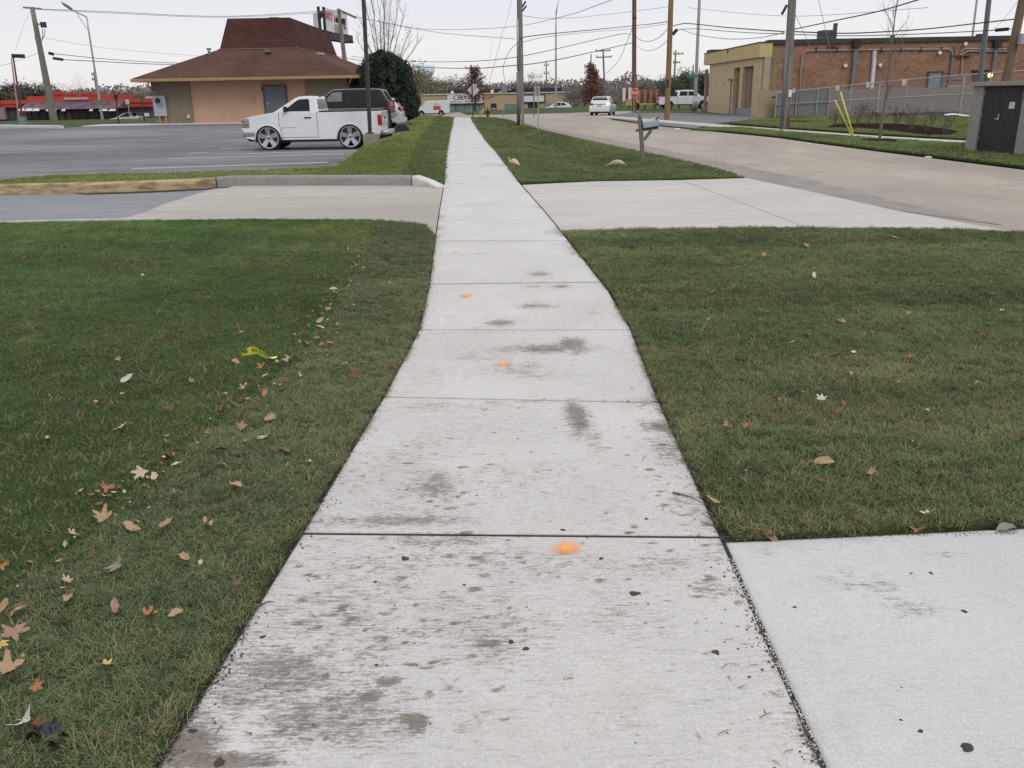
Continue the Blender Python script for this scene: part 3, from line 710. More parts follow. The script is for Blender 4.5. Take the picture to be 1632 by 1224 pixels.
# ------------------------------------------------------------------ grass
M_BLADE = mat_blade()
def tuft(name, nb, rad, hmin, hmax, w, lean, segs=2, dry=0.12, seed=1):
    R = random.Random(seed); v = []; f = []; c = []
    for i in range(nb):
        a = R.random() * 2 * pi; r = rad * math.sqrt(R.random()); x, y = r * cos(a), r * sin(a)
        h = R.uniform(hmin, hmax); d = R.random() * 2 * pi; ln = R.uniform(0.2, 1.0) * lean * h; ww = w * R.uniform(0.6, 1.2)
        px, py = cos(d + pi / 2) * ww / 2, sin(d + pi / 2) * ww / 2
        n = len(v); g = R.random(); dr = 1.0 if R.random() < dry else R.random() * 0.12
        for s in range(segs):
            t = s / segs; k = 1 - 0.35 * t
            bx, by, bz = x + cos(d) * ln * t * t, y + sin(d) * ln * t * t, h * (t - 0.22 * t * t * lean)
            v += [(bx - px * k, by - py * k, bz), (bx + px * k, by + py * k, bz)]
        v.append((x + cos(d) * ln, y + sin(d) * ln, h * (1 - 0.22 * lean)))
        for s in range(segs - 1): f.append((n + 2 * s, n + 2 * s + 1, n + 2 * s + 3, n + 2 * s + 2))
        f.append((n + 2 * segs - 2, n + 2 * segs - 1, n + 2 * segs))
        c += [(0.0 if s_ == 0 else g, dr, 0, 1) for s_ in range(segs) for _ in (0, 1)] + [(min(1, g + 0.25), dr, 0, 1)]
    me = bpy.data.meshes.new(name); me.from_pydata(v, [], f); me.materials.append(M_BLADE)
    at = me.color_attributes.new('bl', 'FLOAT_COLOR', 'POINT'); at.data.foreach_set('color', np.array(c, dtype=np.float32).ravel())
    return bpy.data.objects.new(name, me)
TUFTS = [tuft('tuft_a', 42, 0.045, 0.018, 0.042, 0.0025, 1.0, 3, 0.03, 1), tuft('tuft_b', 38, 0.05, 0.016, 0.048, 0.0024, 1.5, 3, 0.14, 2), tuft('tuft_c', 34, 0.045, 0.013, 0.034, 0.0027, 1.9, 3, 0.20, 3)]
TUFTS.append(tuft('tuft_long', 16, 0.06, 0.035, 0.075, 0.0026, 2.3, 3, 0.30, 9))
TUFTM = [tuft('tuft_d', 30, 0.075, 0.025, 0.05, 0.007, 1.0, 2, 0.10, 4), tuft('tuft_e', 28, 0.08, 0.02, 0.045, 0.008, 1.5, 2, 0.15, 5)]
TUFTF = [tuft('tuft_f', 26, 0.22, 0.03, 0.055, 0.022, 1.0, 2, 0.06, 6)]
def scatter(name, X, Y, Z, tint, scl, tufts, label, kindidx=None):
    tint = tint * np.array([1.32, 1.42, 1.12])[None] * NP.uniform(0.72, 1.28, (len(X), 1))
    n = len(X)
    me = bpy.data.meshes.new(name); me.vertices.add(n); me.vertices.foreach_set('co', np.stack([X, Y, Z], 1).astype(np.float32).ravel())
    R = np.stack([NP.normal(0, 0.16, n), NP.normal(0, 0.16, n), NP.rand(n) * 6.283], 1).astype(np.float32)
    me.attributes.new('rot', 'FLOAT_VECTOR', 'POINT').data.foreach_set('vector', R.ravel())
    me.attributes.new('scl', 'FLOAT', 'POINT').data.foreach_set('value', scl.astype(np.float32))
    me.attributes.new('pick', 'INT', 'POINT').data.foreach_set('value', (kindidx if kindidx is not None else NP.randint(0, len(tufts), n)).astype(np.int32))
    c = np.concatenate([np.clip(tint, 0, 1), np.ones((n, 1))], 1).astype(np.float32)
    me.attributes.new('tint', 'FLOAT_COLOR', 'POINT').data.foreach_set('color', c.ravel())
    o = link(name, me); o['kind'] = 'stuff'; o['label'] = label
    ng = bpy.data.node_groups.new(name, 'GeometryNodeTree')
    ng.interface.new_socket('Geometry', in_out='INPUT', socket_type='NodeSocketGeometry'); ng.interface.new_socket('Geometry', in_out='OUTPUT', socket_type='NodeSocketGeometry')
    gi = ng.nodes.new('NodeGroupInput'); go = ng.nodes.new('NodeGroupOutput')
    jn_ = ng.nodes.new('GeometryNodeGeometryToInstance')
    for t in tufts[::-1]:
        oi = ng.nodes.new('GeometryNodeObjectInfo'); oi.inputs['Object'].default_value = t
        ng.links.new(oi.outputs['Geometry'], jn_.inputs[0])
    ip = ng.nodes.new('GeometryNodeInstanceOnPoints'); ip.inputs['Pick Instance'].default_value = True
    ng.links.new(gi.outputs[0], ip.inputs['Points']); ng.links.new(jn_.outputs[0], ip.inputs['Instance'])
    def attr(nm, ty):
        a = ng.nodes.new('GeometryNodeInputNamedAttribute'); a.data_type = ty; a.inputs['Name'].default_value = nm; return a.outputs['Attribute']
    ng.links.new(attr('pick', 'INT'), ip.inputs['Instance Index'])
    er = ng.nodes.new('FunctionNodeEulerToRotation'); ng.links.new(attr('rot', 'FLOAT_VECTOR'), er.inputs[0]); ng.links.new(er.outputs[0], ip.inputs['Rotation'])
    ng.links.new(attr('scl', 'FLOAT'), ip.inputs['Scale'])
    ng.links.new(ip.outputs[0], go.inputs[0])
    md = o.modifiers.new('grass', 'NODES'); md.node_group = ng
    return o
def pts_in(poly, dens, jitter_edge=0.0):
    xs = [p[0] for p in poly]; ys = [p[1] for p in poly]; A = (max(xs) - min(xs)) * (max(ys) - min(ys)); n = int(A * dens)
    X = NP.uniform(min(xs), max(xs), n); Y = NP.uniform(min(ys), max(ys), n); k = inpoly(X, Y, poly); return X[k], Y[k]
def keep_view(X, Y, margin=0.6):
    a = np.abs(X) < (Y * 0.66 + margin); return X[a], Y[a]
def mixc_(a, b, t): t = np.clip(t, 0, 1)[:, None]; return np.array(a)[None] * (1 - t) + np.array(b)[None] * t
GZ = np.vectorize(grade)
def thin(X, Y, fn):
    k = NP.rand(len(X)) < fn(X, Y); return X[k], Y[k]
# near left: the old bright lawn and, along the walk, a strip of newly laid sod
SODE = W([(-30, 985), (0, 960), (110, 890), (180, 838), (250, 762), (330, 700), (400, 640), (470, 592), (515, 530), (540, 480), (565, 445), (585, 395), (598, 353)])
sy = [p[1] for p in SODE]; sx_ = [p[0] for p in SODE]
X, Y = keep_view(*pts_in(lawnL, 1250)); X, Y = thin(X, Y, lambda x, y: np.clip(1.15 - y / 14, 0.42, 1))
k = Y > 0.9; X, Y = X[k], Y[k]
sod = X > (np.interp(Y, sy, sx_) + 0.05 * (fbm(X, Y, 4, 2, 3) - 0.5))
n1 = fbm(X, Y, 0.8, 4, 1.0); n2 = fbm(X, Y, 3.5, 3, 5.0); n3 = fbm(X, Y, 0.35, 2, 9.0)
tl = mixc_((0.026, 0.072, 0.015), (0.064, 0.112, 0.030), (n1 - 0.35) * 2.4) * (1 + .10 * np.sign(np.sin((X * .35 + Y) * 5.2)) * np.clip((Y - 4) / 4, 0, 1))[:, None]
tl = tl * (0.62 + 0.78 * n2)[:, None] * (0.72 + 0.56 * np.clip((fbm(X * .35, Y, 0.45, 3, 71.0) - .25) * 2, 0, 1))[:, None]
yel = np.clip((n3 - 0.52) * 5, 0, 1) * np.clip((Y - 6) / 3, 0, 1); tl = tl * (1 - yel[:, None] * 0.5) + np.array([0.155, 0.175, 0.06])[None] * yel[:, None] * 0.5
ts = mixc_((0.066, 0.090, 0.050), (0.122, 0.130, 0.080), (n1 - 0.3) * 2.0) * (0.75 + 0.5 * n2)[:, None]
newer = (Y > 8.6 + 0.1 * n1)[:, None]; ts = np.where(newer, ts * np.array([0.62, 0.72, 0.68])[None], ts)
edge = np.clip(1 - (np.interp(Y, [p[1] for p in SWL], [p[0] for p in SWL]) - X) / 0.10, 0, 1)[:, None]
ts = ts * (1 - 0.5 * edge) + np.array([0.16, 0.125, 0.085])[None] * 0.5 * edge
tint = np.where(sod[:, None], ts, tl)
idx = np.where(sod, np.where(NP.rand(len(X)) < 0.6, 1, 2), np.where(NP.rand(len(X)) < 0.75, 0, 1))
scl = np.where(sod, 0.74, 0.86) * NP.uniform(0.75, 1.25, len(X)) * (1 + Y * 0.02)
dip = np.where(sod, 0.012, -0.004)
idx = np.where((NP.rand(len(X)) < .12) & (fbm(X, Y, 1.5, 2, 91.0) > .42), 3, idx)
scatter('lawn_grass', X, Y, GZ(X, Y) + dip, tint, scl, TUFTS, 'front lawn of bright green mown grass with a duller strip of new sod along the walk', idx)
# near right sod
X, Y = keep_view(*pts_in(lawnR, 1250), 1.0); X, Y = thin(X, Y, lambda x, y: np.clip(1.15 - y / 14, 0.42, 1))
n1 = fbm(X, Y, 0.9, 4, 21.0); n2 = fbm(X, Y, 4.0, 3, 25.0); n3 = fbm(X * 0.5, Y, 0.9, 3, 29.0)
t = mixc_((0.042, 0.077, 0.033), (0.090, 0.112, 0.054), (n1 - 0.3) * 2.2) * (0.74 + 0.55 * n2)[:, None]
dryp = np.clip((n3 - 0.56) * 6, 0, 1)[:, None]; t = t * (1 - dryp * 0.55) + np.array([0.17, 0.155, 0.09])[None] * dryp * 0.55
# sod was laid in rolls: each row a little different
row = np.floor((Y + 0.25 * X * 0.1) / 0.61).astype(int) ; rr = _tab[row % 256, 3] ; seam = np.abs(((Y + 0.25 * X * 0.1) / 0.61) % 1 - .5) > .46; t = t * (0.72 + 0.5 * rr)[:, None] * np.where(seam, .62, 1.0)[:, None]; big = fbm(X, Y, 0.28, 3, 77.0); t = t * (0.72 + 0.56 * np.clip((big - .25) * 2, 0, 1))[:, None]
for px, py, rx, ry in ((1290, 628, 0.32, 0.22), (1570, 745, 0.16, 0.10), (1160, 376, 0.9, 0.25)):
    q = P(px, py); g = np.clip(1.4 - np.sqrt(((X - q.x) / rx) ** 2 + ((Y - q.y) / ry) ** 2), 0, 1)[:, None] * 0.6; t = t * (1 - g) + np.array([0.028, 0.048, 0.024])[None] * g
edge = np.clip(1 - (X - np.interp(Y, [p[1] for p in SWR], [p[0] for p in SWR])) / 0.10, 0, 1)
edge = np.maximum(edge, np.clip(1 - (Y - 2.98) / 0.12, 0, 1))[:, None]
t = t * (1 - 0.5 * edge) + np.array([0.17, 0.135, 0.085])[None] * 0.5 * edge
idx = np.where(NP.rand(len(X)) < 0.3, 0, np.where(NP.rand(len(X)) < 0.6, 1, 2))
idx = np.where((NP.rand(len(X)) < .10) & (fbm(X, Y, 1.5, 2, 95.0) > .42), 3, idx)
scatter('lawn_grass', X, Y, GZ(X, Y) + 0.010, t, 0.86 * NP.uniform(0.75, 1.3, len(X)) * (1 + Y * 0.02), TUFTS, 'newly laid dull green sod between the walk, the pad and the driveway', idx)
# middle distance
ZV = np.vectorize(zverge)
X, Y = pts_in(verge, 150); X, Y = thin(X, Y, lambda x, y: np.clip(26 / y, 0.0, 1) ** 2)
n1 = fbm(X, Y, 0.35, 4, 41.0); n2 = fbm(X, Y, 1.4, 3, 45.0)
t = mixc_((0.095, 0.135, 0.036), (0.185, 0.195, 0.075), (n1 - 0.32) * 2.2) * (0.74 + 0.5 * n2)[:, None]
sodm = ((np.interp(Y, [p[1] for p in SWL], [p[0] for p in SWL]) - X) < 0.85 + Y * 0.008)[:, None]; t = np.where(sodm, t * np.array([0.58, 0.66, 0.75])[None], t)
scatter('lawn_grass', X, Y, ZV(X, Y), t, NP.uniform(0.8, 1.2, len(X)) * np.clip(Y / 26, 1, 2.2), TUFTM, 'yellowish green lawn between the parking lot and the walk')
X, Y = pts_in(swale, 150); X, Y = thin(X, Y, lambda x, y: np.clip(26 / y, 0.0, 1) ** 2)
n1 = fbm(X, Y, 0.5, 4, 61.0); n2 = fbm(X * 0.6, Y, 1.4, 3, 65.0)
t = mixc_((0.058, 0.088, 0.036), (0.110, 0.130, 0.060), (n1 - 0.32) * 2.2) * (0.70 + 0.6 * n2)[:, None]
scatter('lawn_grass', X, Y, GZ(X, Y) + 0.018, t, NP.uniform(0.8, 1.2, len(X)) * np.clip(Y / 26, 1, 2.2), TUFTM, 'dull green sod in the swale between the walk and the road')
for poly, lab, dens in ((farverge, 'green verge between the road and the far walk', 90), (farlawn, 'lawn around the mulch bed before the brick building', 60)):
    X, Y = pts_in(poly, dens)
    for mo in [o for o in SC.objects if o.name.startswith('mulch_bed')]:
        vv = np.array([v.co[:2] for v in mo.data.vertices]); c_ = vv.mean(0)
        hull = MB_HULL[mo.name]; kk = ~inpoly(X, Y, hull); X, Y = X[kk], Y[kk]
    n1 = fbm(X, Y, 0.3, 4, 81.0); n2 = fbm(X, Y, 1.0, 3, 85.0)
    t = mixc_((0.075, 0.108, 0.038), (0.125, 0.150, 0.058), (n1 - 0.3) * 2.2) * (0.75 + 0.5 * n2)[:, None]
    scatter('lawn_grass', X, Y, GZ(X, Y) + 0.03, t, NP.uniform(1.1, 1.7, len(X)), TUFTM, lab)

# ------------------------------------------------------------------ vehicles
P_WHITE = mat('paint_white', (0.60, 0.62, 0.655), 0.28, 0.06, 1.5, coat=0.9, spec=0.5)
P_WHITE2 = mat('paint_pearl', (0.50, 0.51, 0.53), 0.3, 0.06, 1.5, coat=0.7, spec=0.5)
P_BLACK = mat('paint_black', (0.009, 0.008, 0.010), 0.3, 0.2, 1.5, coat=0.15, spec=0.3)
P_SILVER = mat('paint_silver', (0.40, 0.41, 0.43), 0.3, 0.06, 1.5, metal=0.5, coat=0.6)
M_GLASS = mat('car_glass', (0.010, 0.011, 0.013), 0.10, 0.2, 2, spec=0.26)
M_GLASSG = mat('car_glass_green', (0.10, 0.13, 0.125), 0.08, 0.2, 2, spec=0.6, coat=0.5)
M_TYRE = mat('tyre', (0.018, 0.018, 0.019), 0.85, 0.3, 8, bump=0.2)
M_TRIM = mat('black_trim', (0.022, 0.022, 0.024), 0.6, 0.2, 6)
M_GREYP = mat('grey_plastic', (0.20, 0.205, 0.21), 0.55, 0.12, 5)
M_RIM = mat('machined_rim', (0.42, 0.42, 0.44), 0.25, 0.08, 3, metal=0.75)
M_CHROME = mat('chrome', (0.62, 0.62, 0.64), 0.18, 0.05, 3, metal=0.95)
M_RED = mat('tail_red', (0.30, 0.012, 0.018), 0.2, 0.2, 8, coat=0.8)
M_LAMP = mat('head_lamp', (0.13, 0.12, 0.12), 0.12, 0.5, 14, col2=(.4,.38,.37), coat=1.0, metal=0.3)
M_LIT = mat('tail_lit', (0.9, 0.35, 0.1), 0.3, 0.1, 5, emis=(1.0, 0.42, 0.14, 2.2))
M_PLATE = mat('licence_plate', (0.38, 0.42, 0.48), 0.5, 0.3, 40)

def outline(top, zb, arches):
    """closed side outline: over the top from nose to tail, back along the sill with wheel arches"""
    pts = list(top)
    for (xc, r, zc) in sorted(arches, key=lambda a: -a[0]):
        a0 = math.asin(max(-1, min(1, (zb - zc) / r)))
        for i in range(15):
            a = a0 + (pi - 2 * a0) * i / 14
            pts.append((xc + r * cos(a), zc + r * sin(a)))
    return pts
def side_fn(hw, k=0.0, zb=0.0):
    def fn(u, v, w): return (u, w * (hw - k * max(0, v - zb)), v)
    return fn
def wheel(root, x, y, r, w, s, rim=M_RIM, rr=0.72, spokes=5, sw=0.36):
    b = MB(); ri = r * rr
    b.lathe((0, 0, 0), [(ri, -w / 2), (r * .93, -w / 2), (r * .985, -w * .42), (r, -w * .3), (r, w * .3), (r * .985, w * .42), (r * .93, w / 2), (ri, w / 2)], 36, 'Y', closed=True)
    b.lathe((0, -s * 0.02, 0), [(ri * .99, -0.01), (ri * .99, 0.01)], 28, 'Y')
    me = fixn(b.mesh('wheel', M_TYRE, True)); o = link('wheel', me, root, (x, y, r))
    b = MB(); y0 = s * (w / 2 - 0.012)
    b.lathe((0, 0, 0), [(ri * 1.01, y0), (ri * 1.01, y0 + s * .012), (ri * .90, y0 + s * .006), (ri * .88, y0 - s * .05)], 36, 'Y', closed=True)
    for i in range(spokes):
        a = 2 * pi * i / spokes + 0.35; ca, sa = cos(a), sin(a)
        w0, w1 = ri * sw * .42, ri * sw * .62
        vs = []
        for (rr_, ww, yy_) in ((ri * .16, w0, y0 - s * .045), (ri * .93, w1, y0 - s * .002)):
            for q in (-1, 1):
                for dy in (0, -s * .035): vs.append((rr_ * ca - q * ww * sa, yy_ + dy, rr_ * sa + q * ww * ca))
        b.add(vs, [(0, 2, 6, 4), (1, 5, 7, 3), (0, 4, 5, 1), (2, 3, 7, 6), (4, 6, 7, 5), (0, 1, 3, 2)])
    b.lathe((0, 0, 0), [(ri * .22, y0 - s * .06), (ri * .22, y0 - s * .03), (ri * .10, y0 - s * .022)], 16, 'Y')
    b.lathe((0, 0, 0), [(ri * .08, y0 - s * .024), (ri * .07, y0 - s * .014)], 12, 'Y', mi=1)
    me = fixn(b.mesh('rim', [rim, M_TRIM])); link('rim', me, o)
    return o
def vehicle(name, label, loc, rz, S, cat, group=None, z=None):
    root = thing(name, label, cat, loc, rz, group)
    hw = S['W'] / 2; paint = S['paint']
    b = MB(); b.prism(outline(S['top'], S['zb'], S['arches']), -1, 1, side_fn(hw, S.get('kb', 0.03), S['zb'] + 0.25))
    part('body', b, paint, root, local=True, bev=S.get('bev', 0.045))
    b = MB(); a0, a1 = S['arches'][0], S['arches'][-1]
    b.box(((a0[0] + a1[0]) / 2, 0, (S['zb'] + a0[2] + a0[1]) / 2 - 0.06), (a1[0] - a0[0] + a0[1] * 2.1, S['W'] - 0.16, a0[2] + a0[1] - S['zb'] + 0.02))
    b.box(((a0[0] + a1[0]) / 2, 0, S['zb'] - 0.03), (a1[0] - a0[0] - a0[1] * 2.2, S['W'] - 0.24, 0.10))
    b.box((a0[0] * .6, 0, S['zb'] + .02), (a0[0] * .9, S['W'] - .35, .12)); b.box(((S['L'] + a1[0]) / 2, 0, S['zb'] + .02), ((S['L'] - a1[0]) * .75, S['W'] - .35, .12))
    part('underbody', b, M_TRIM, root, local=True)
    if 'cab' in S:
        kb = S['kc']; zc = S['zbelt']; hc = hw - S.get('cin', 0.06)
        b = MB(); b.prism(S['cab'], -1, 1, lambda u, v, w: (u, w * (hc - kb * max(0, v - zc)), v))
        part('cabin', b, paint, root, local=True, bev=S.get('cbev', 0.05))
        for wn_, poly, mt in S['windows']:
            for s in (-1, 1):
                b = MB(); b.prism(poly, 0, 1, lambda u, v, w: (u, s * (hc - kb * max(0, v - zc) + 0.004 + 0.005 * w), v))
                part('window', b, mt, root, local=True)
        for nm, (xa, za), (xb, zb2), sgn in S['screens']:
            # glass across the car between two points of the cabin outline
            b = MB(); vs = []
            nrm = Vector((zb2 - za, -(xb - xa))).normalized() * sgn
            for (x, z_) in ((xa, za), (xb, zb2)):
                hy = hc - kb * max(0, z_ - zc) - 0.07
                for q in (-1, 1): vs.append((x + nrm.x * .006, q * hy, z_ + nrm.y * .006))
            for (x, z_) in ((xa, za), (xb, zb2)):
                hy = hc - kb * max(0, z_ - zc) - 0.07
                for q in (-1, 1): vs.append((x + nrm.x * .0, q * hy, z_ + nrm.y * .0))
            b.add(vs, [(0, 1, 3, 2), (4, 6, 7, 5), (0, 4, 5, 1), (2, 3, 7, 6), (0, 2, 6, 4), (1, 5, 7, 3)])
            part(nm, b, M_GLASS, root, local=True)
    for (x, r, zc) in S['arches']:
        for s in (-1, 1):
            # lip round each wheel opening
            b = MB(); pts = [(x + (r + 0.012) * cos(pi * i / 16), s * (hw - 0.005), zc + (r + 0.012) * sin(pi * i / 16)) for i in range(17)]
            b.tube(pts, 0.022, 6); part('arch_lip', b, S.get('lip', paint), root, local=True, smooth=True)
    for (x, r, zc) in S['arches']:
        for s in (-1, 1): wheel(root, x, s * (hw - S.get('wt', 0.27) / 2 - 0.005), S['wr'], S.get('wt', 0.27), s, S.get('rim', M_RIM), S.get('rr', 0.72), S.get('spokes', 5), S.get('sw', .36))
    for nm, c, d, mt in S.get('boxes', []):
        b = MB(); b.box(c, d); part(nm, b, mt, root, local=True, bev=min(0.02, min(d) * 0.25))
    for nm, poly, y0_, y1_, mt in S.get('side', []):
        for s in (-1, 1):
            b = MB(); b.prism(poly, y0_, y1_, lambda u, v, w: (u, s * w, v)); part(nm, b, mt, root, local=True, bev=0.01)
    for x in S.get('gaps', []):
        for s in (-1, 1):
            b = MB(); b.tube([(q[0], s * (hw - S.get('kb', .03) * max(0, q[1] - S['zb'] - .25) + 0.001), q[1]) for q in x], 0.009, 4); part('door_gap', b, M_TRIM, root, local=True)
    return root

def mirror(root, x, y, z, s):
    b = MB(); b.box((x, y + s * 0.12, z), (0.10, 0.22, 0.19)); b.bar((x - .02, y, z - .06), (x, y + s * .08, z - .04), .05, .05)
    part('mirror', b, M_TRIM, root, local=True, bev=0.03)

# white lowered single cab pickup
tp = P(424, 239.5)
px0 = Q(386, 200, tp.y).x
truck_y = tp.y + 1.0
S = dict(L=5.2, W=2.0, zb=0.36, paint=P_WHITE, kb=0.035,
    top=[(0.10, 0.44), (0.02, 0.55), (0.0, 0.78), (0.02, 1.02), (0.10, 1.13), (0.45, 1.215), (1.0, 1.30), (1.22, 1.335), (1.35, 1.32), (2.72, 1.325), (2.74, 1.30), (5.0, 1.315), (5.03, 1.30), (5.03, 0.62), (4.96, 0.42), (4.90, 0.36)],
    arches=[(0.90, 0.475, 0.40), (3.89, 0.475, 0.40)], wr=0.445, rr=0.845, wt=0.28, spokes=5, sw=0.40,
    cab=[(1.12, 1.30), (1.95, 1.80), (2.12, 1.855), (2.45, 1.875), (2.66, 1.865), (2.74, 1.82), (2.80, 1.30)], kc=0.30, zbelt=1.31, cin=0.05, cbev=0.04,
    windows=[('w', [(1.52, 1.355), (1.60, 1.42), (2.02, 1.72), (2.12, 1.76), (2.42, 1.775), (2.47, 1.74), (2.49, 1.355)], M_GLASS)],
    screens=[('windshield', (1.20, 1.355), (1.90, 1.775), -1), ('rear_window', (2.75, 1.76), (2.79, 1.42), -1)],
    gaps=[[(2.735, 1.32), (2.735, 0.44)], [(1.36, 1.33), (1.34, 0.95), (1.44, 0.45)], [(1.44, 0.45), (2.735, 0.45)]])
tr = vehicle('pickup_truck', 'white lowered single cab pickup with large five spoke wheels on the parking lot', (px0, truck_y, grade(px0 + 2.6, tp.y) - 0.012), 0, S, 'pickup truck')
for s in (-1, 1):
    mirror(tr, 1.62, s * 0.90, 1.43, s)
    b = MB(); b.box((2.40, s * 1.0, 1.13), (0.26, 0.035, 0.04)); part('door_handle', b, M_TRIM, tr, local=True, bev=.01)
    b = MB(); b.box((0.125, s * 0.86, 0.965), (0.27, 0.30, 0.33)); part('headlight', b, M_LAMP, tr, local=True, bev=.03)
    b = MB(); b.box((0.127, s * 0.862, 0.965), (0.275, 0.305, 0.028)); b.box((0.127, s * 0.862, 0.86), (0.275, 0.305, 0.018)); part('headlight_divider', b, M_CHROME, tr, local=True)
    b = MB(); b.box((5.0, s * 0.90, 1.0), (0.16, 0.19, 0.40)); part('tail_light', b, M_RED, tr, local=True, bev=.03)
    for c_, d_ in (((4.43, s * .9, 0.36), (0.04, 0.22, .26)), ((1.42, s * .93, 0.36), (0.03, 0.14, .18))):
        b = MB(); b.box(c_, d_); part('mud_flap', b, M_TRIM, tr, local=True)
    # badges: a small bow tie plate on the door
    b = MB(); b.box((1.72, s * 0.995, 0.80), (0.36, 0.008, 0.022)); b.box((1.48, s * .995, .78), (.10, .008, .03)); part('badge', b, M_CHROME, tr, local=True)
    b = MB(); b.tube([(1.46, s * .998, .60), (2.72, s * .998, .60), (3.36, s * .998, .60)], .006, 6); part('body_crease', b, P_WHITE, tr, local=True, smooth=True)
b = MB(); b.box((0.03, 0, 0.97), (0.08, 1.36, 0.34)); part('grille', b, M_TRIM, tr, local=True, bev=.02)
b = MB(); [b.box((-0.012, 0, .86 + .11 * i), (0.02, 1.36, .03)) for i in range(3)]; part('grille_bar', b, M_CHROME, tr, local=True)
b = MB(); b.box((0.22, 0, 0.57), (0.50, 2.03, 0.20)); part('front_bumper', b, M_GREYP, tr, local=True, bev=.06)
b = MB(); b.box((0.20, 0, 0.43), (0.26, 1.6, 0.16)); part('air_dam', b, M_TRIM, tr, local=True, bev=.04)
b = MB(); b.box((0.10, 0, 0.755), (0.32, 1.96, 0.09)); part('bumper_cap', b, P_WHITE, tr, local=True, bev=.03)
b = MB(); b.box((5.045, 0, 0.99), (0.045, 1.50, 0.62)); part('tailgate', b, P_WHITE, tr, local=True, bev=.02)
b = MB(); b.box((5.075, 0, 1.07), (0.02, 0.26, 0.09)); part('tailgate_handle', b, M_TRIM, tr, local=True, bev=.01)
b = MB(); b.box((5.04, 0, 1.30), (0.10, 1.5, 0.03)); part('tailgate_spoiler', b, P_WHITE, tr, local=True, bev=.01)
b = MB(); b.box((5.17, 0, 0.56), (0.22, 1.9, 0.16)); b.box((5.12, .75, .62), (.2, .3, .05)); part('rear_bumper', b, M_CHROME, tr, local=True, bev=.05)
b = MB(); b.box((5.22, 0, 0.42), (0.16, 0.09, 0.10)); part('tow_hitch', b, M_TRIM, tr, local=True)
b = MB(); b.box((3.86, 0, 1.335), (2.12, 1.72, 0.02)); part('bed_shade_sheet', b, M_TRIM, tr, local=True)  # dark sheet standing in for the shaded hollow of the open bed
b = MB(); b.box((2.72, 0, 1.86), (.06, .36, .03)); part('third_brake_light', b, M_RED, tr, local=True)
b = MB(); b.tube([(1.5, -.6, .33), (2.2, -.6, .30), (3.3, -.6, .33)], .035, 6); part('exhaust_pipe', b, M_TRIM, tr, local=True)

# black full size SUV in the next stall
sy_ = 47.0
xr_ = Q(624, 190, sy_).x
S = dict(L=5.6, W=2.0, zb=0.42, paint=P_BLACK, kb=0.03,
    top=[(0.0, 0.55), (0.0, 1.0), (0.12, 1.12), (1.2, 1.20), (1.4, 1.25), (5.45, 1.27), (5.56, 1.10), (5.58, 0.55), (5.5, 0.42)],
    arches=[(0.95, 0.44, 0.40), (4.28, 0.44, 0.40)], wr=0.38, rr=0.58, wt=0.26,
    cab=[(1.32, 1.22), (2.05, 1.78), (2.25, 1.85), (3.2, 1.875), (4.9, 1.86), (5.10, 1.80), (5.46, 1.24)], kc=0.26, zbelt=1.24, cin=0.04,
    windows=[('w', [(1.68, 1.29), (2.14, 1.70), (2.22, 1.74), (2.72, 1.76), (2.72, 1.29)], M_GLASSG), ('w', [(2.80, 1.29), (2.80, 1.765), (3.82, 1.775), (3.82, 1.29)], M_GLASS), ('w', [(3.90, 1.29), (3.90, 1.775), (4.86, 1.76), (5.14, 1.29)], M_GLASS)],
    screens=[('windshield', (1.42, 1.30), (2.0, 1.74), -1), ('rear_window', (5.14, 1.74), (5.42, 1.30), -1)],
    gaps=[[(1.62, 1.25), (1.62, .5)], [(2.76, 1.26), (2.76, .5)], [(3.86, 1.26), (3.80, .55)]],
    boxes=[('rear_bumper', (5.62, 0, .56), (.16, 1.9, .2), M_GREYP), ('front_bumper', (0.0, 0, .56), (.2, 1.95, .2), M_GREYP)])
sv = vehicle('black_suv', 'black full size SUV with roof rack parked behind the white pickup', (xr_ - 5.6 * .88, sy_ + 1.0, grade(xr_ - 3, sy_) - 0.012), 0, S, 'suv')
sv.scale = (.88, 1, 1)
M_SILTRIM = mat('silver_trim', (0.42, 0.43, 0.44), 0.35, 0.1, 5, metal=0.6)
for s in (-1, 1):
    mirror(sv, 1.78, s * 0.93, 1.36, s)
    b = MB(); b.box((5.50, s * .93, 1.08), (0.14, 0.14, 0.46)); part('tail_light', b, M_RED, sv, local=True, bev=.02)
    b = MB(); b.tube([(1.45, s * .955, 1.335), (2.08, s * .83, 1.79), (2.3, s * .80, 1.865), (3.2, s * .795, 1.89), (4.85, s * .80, 1.875), (5.1, s * .81, 1.82), (5.45, s * .94, 1.28)], .018, 6); part('window_trim', b, M_SILTRIM, sv, local=True, smooth=True)
    b = MB(); b.tube([(2.9, s * .68, 1.93), (4.9, s * .68, 1.92)], .018, 6); [b.box((x, s * .68, 1.90), (.06, .05, .07)) for x in (2.95, 3.6, 4.25, 4.85)]; part('roof_rail', b, M_TRIM, sv, local=True)
    b = MB(); b.box((3.3, s * 1.0, 0.92), (3.9, 0.02, 0.03)); part('side_moulding', b, M_SILTRIM, sv, local=True)
for x in (3.1, 4.5):
    b = MB(); b.box((x, 0, 1.945), (.05, 1.36, .03)); part('roof_crossbar', b, M_TRIM, sv, local=True)

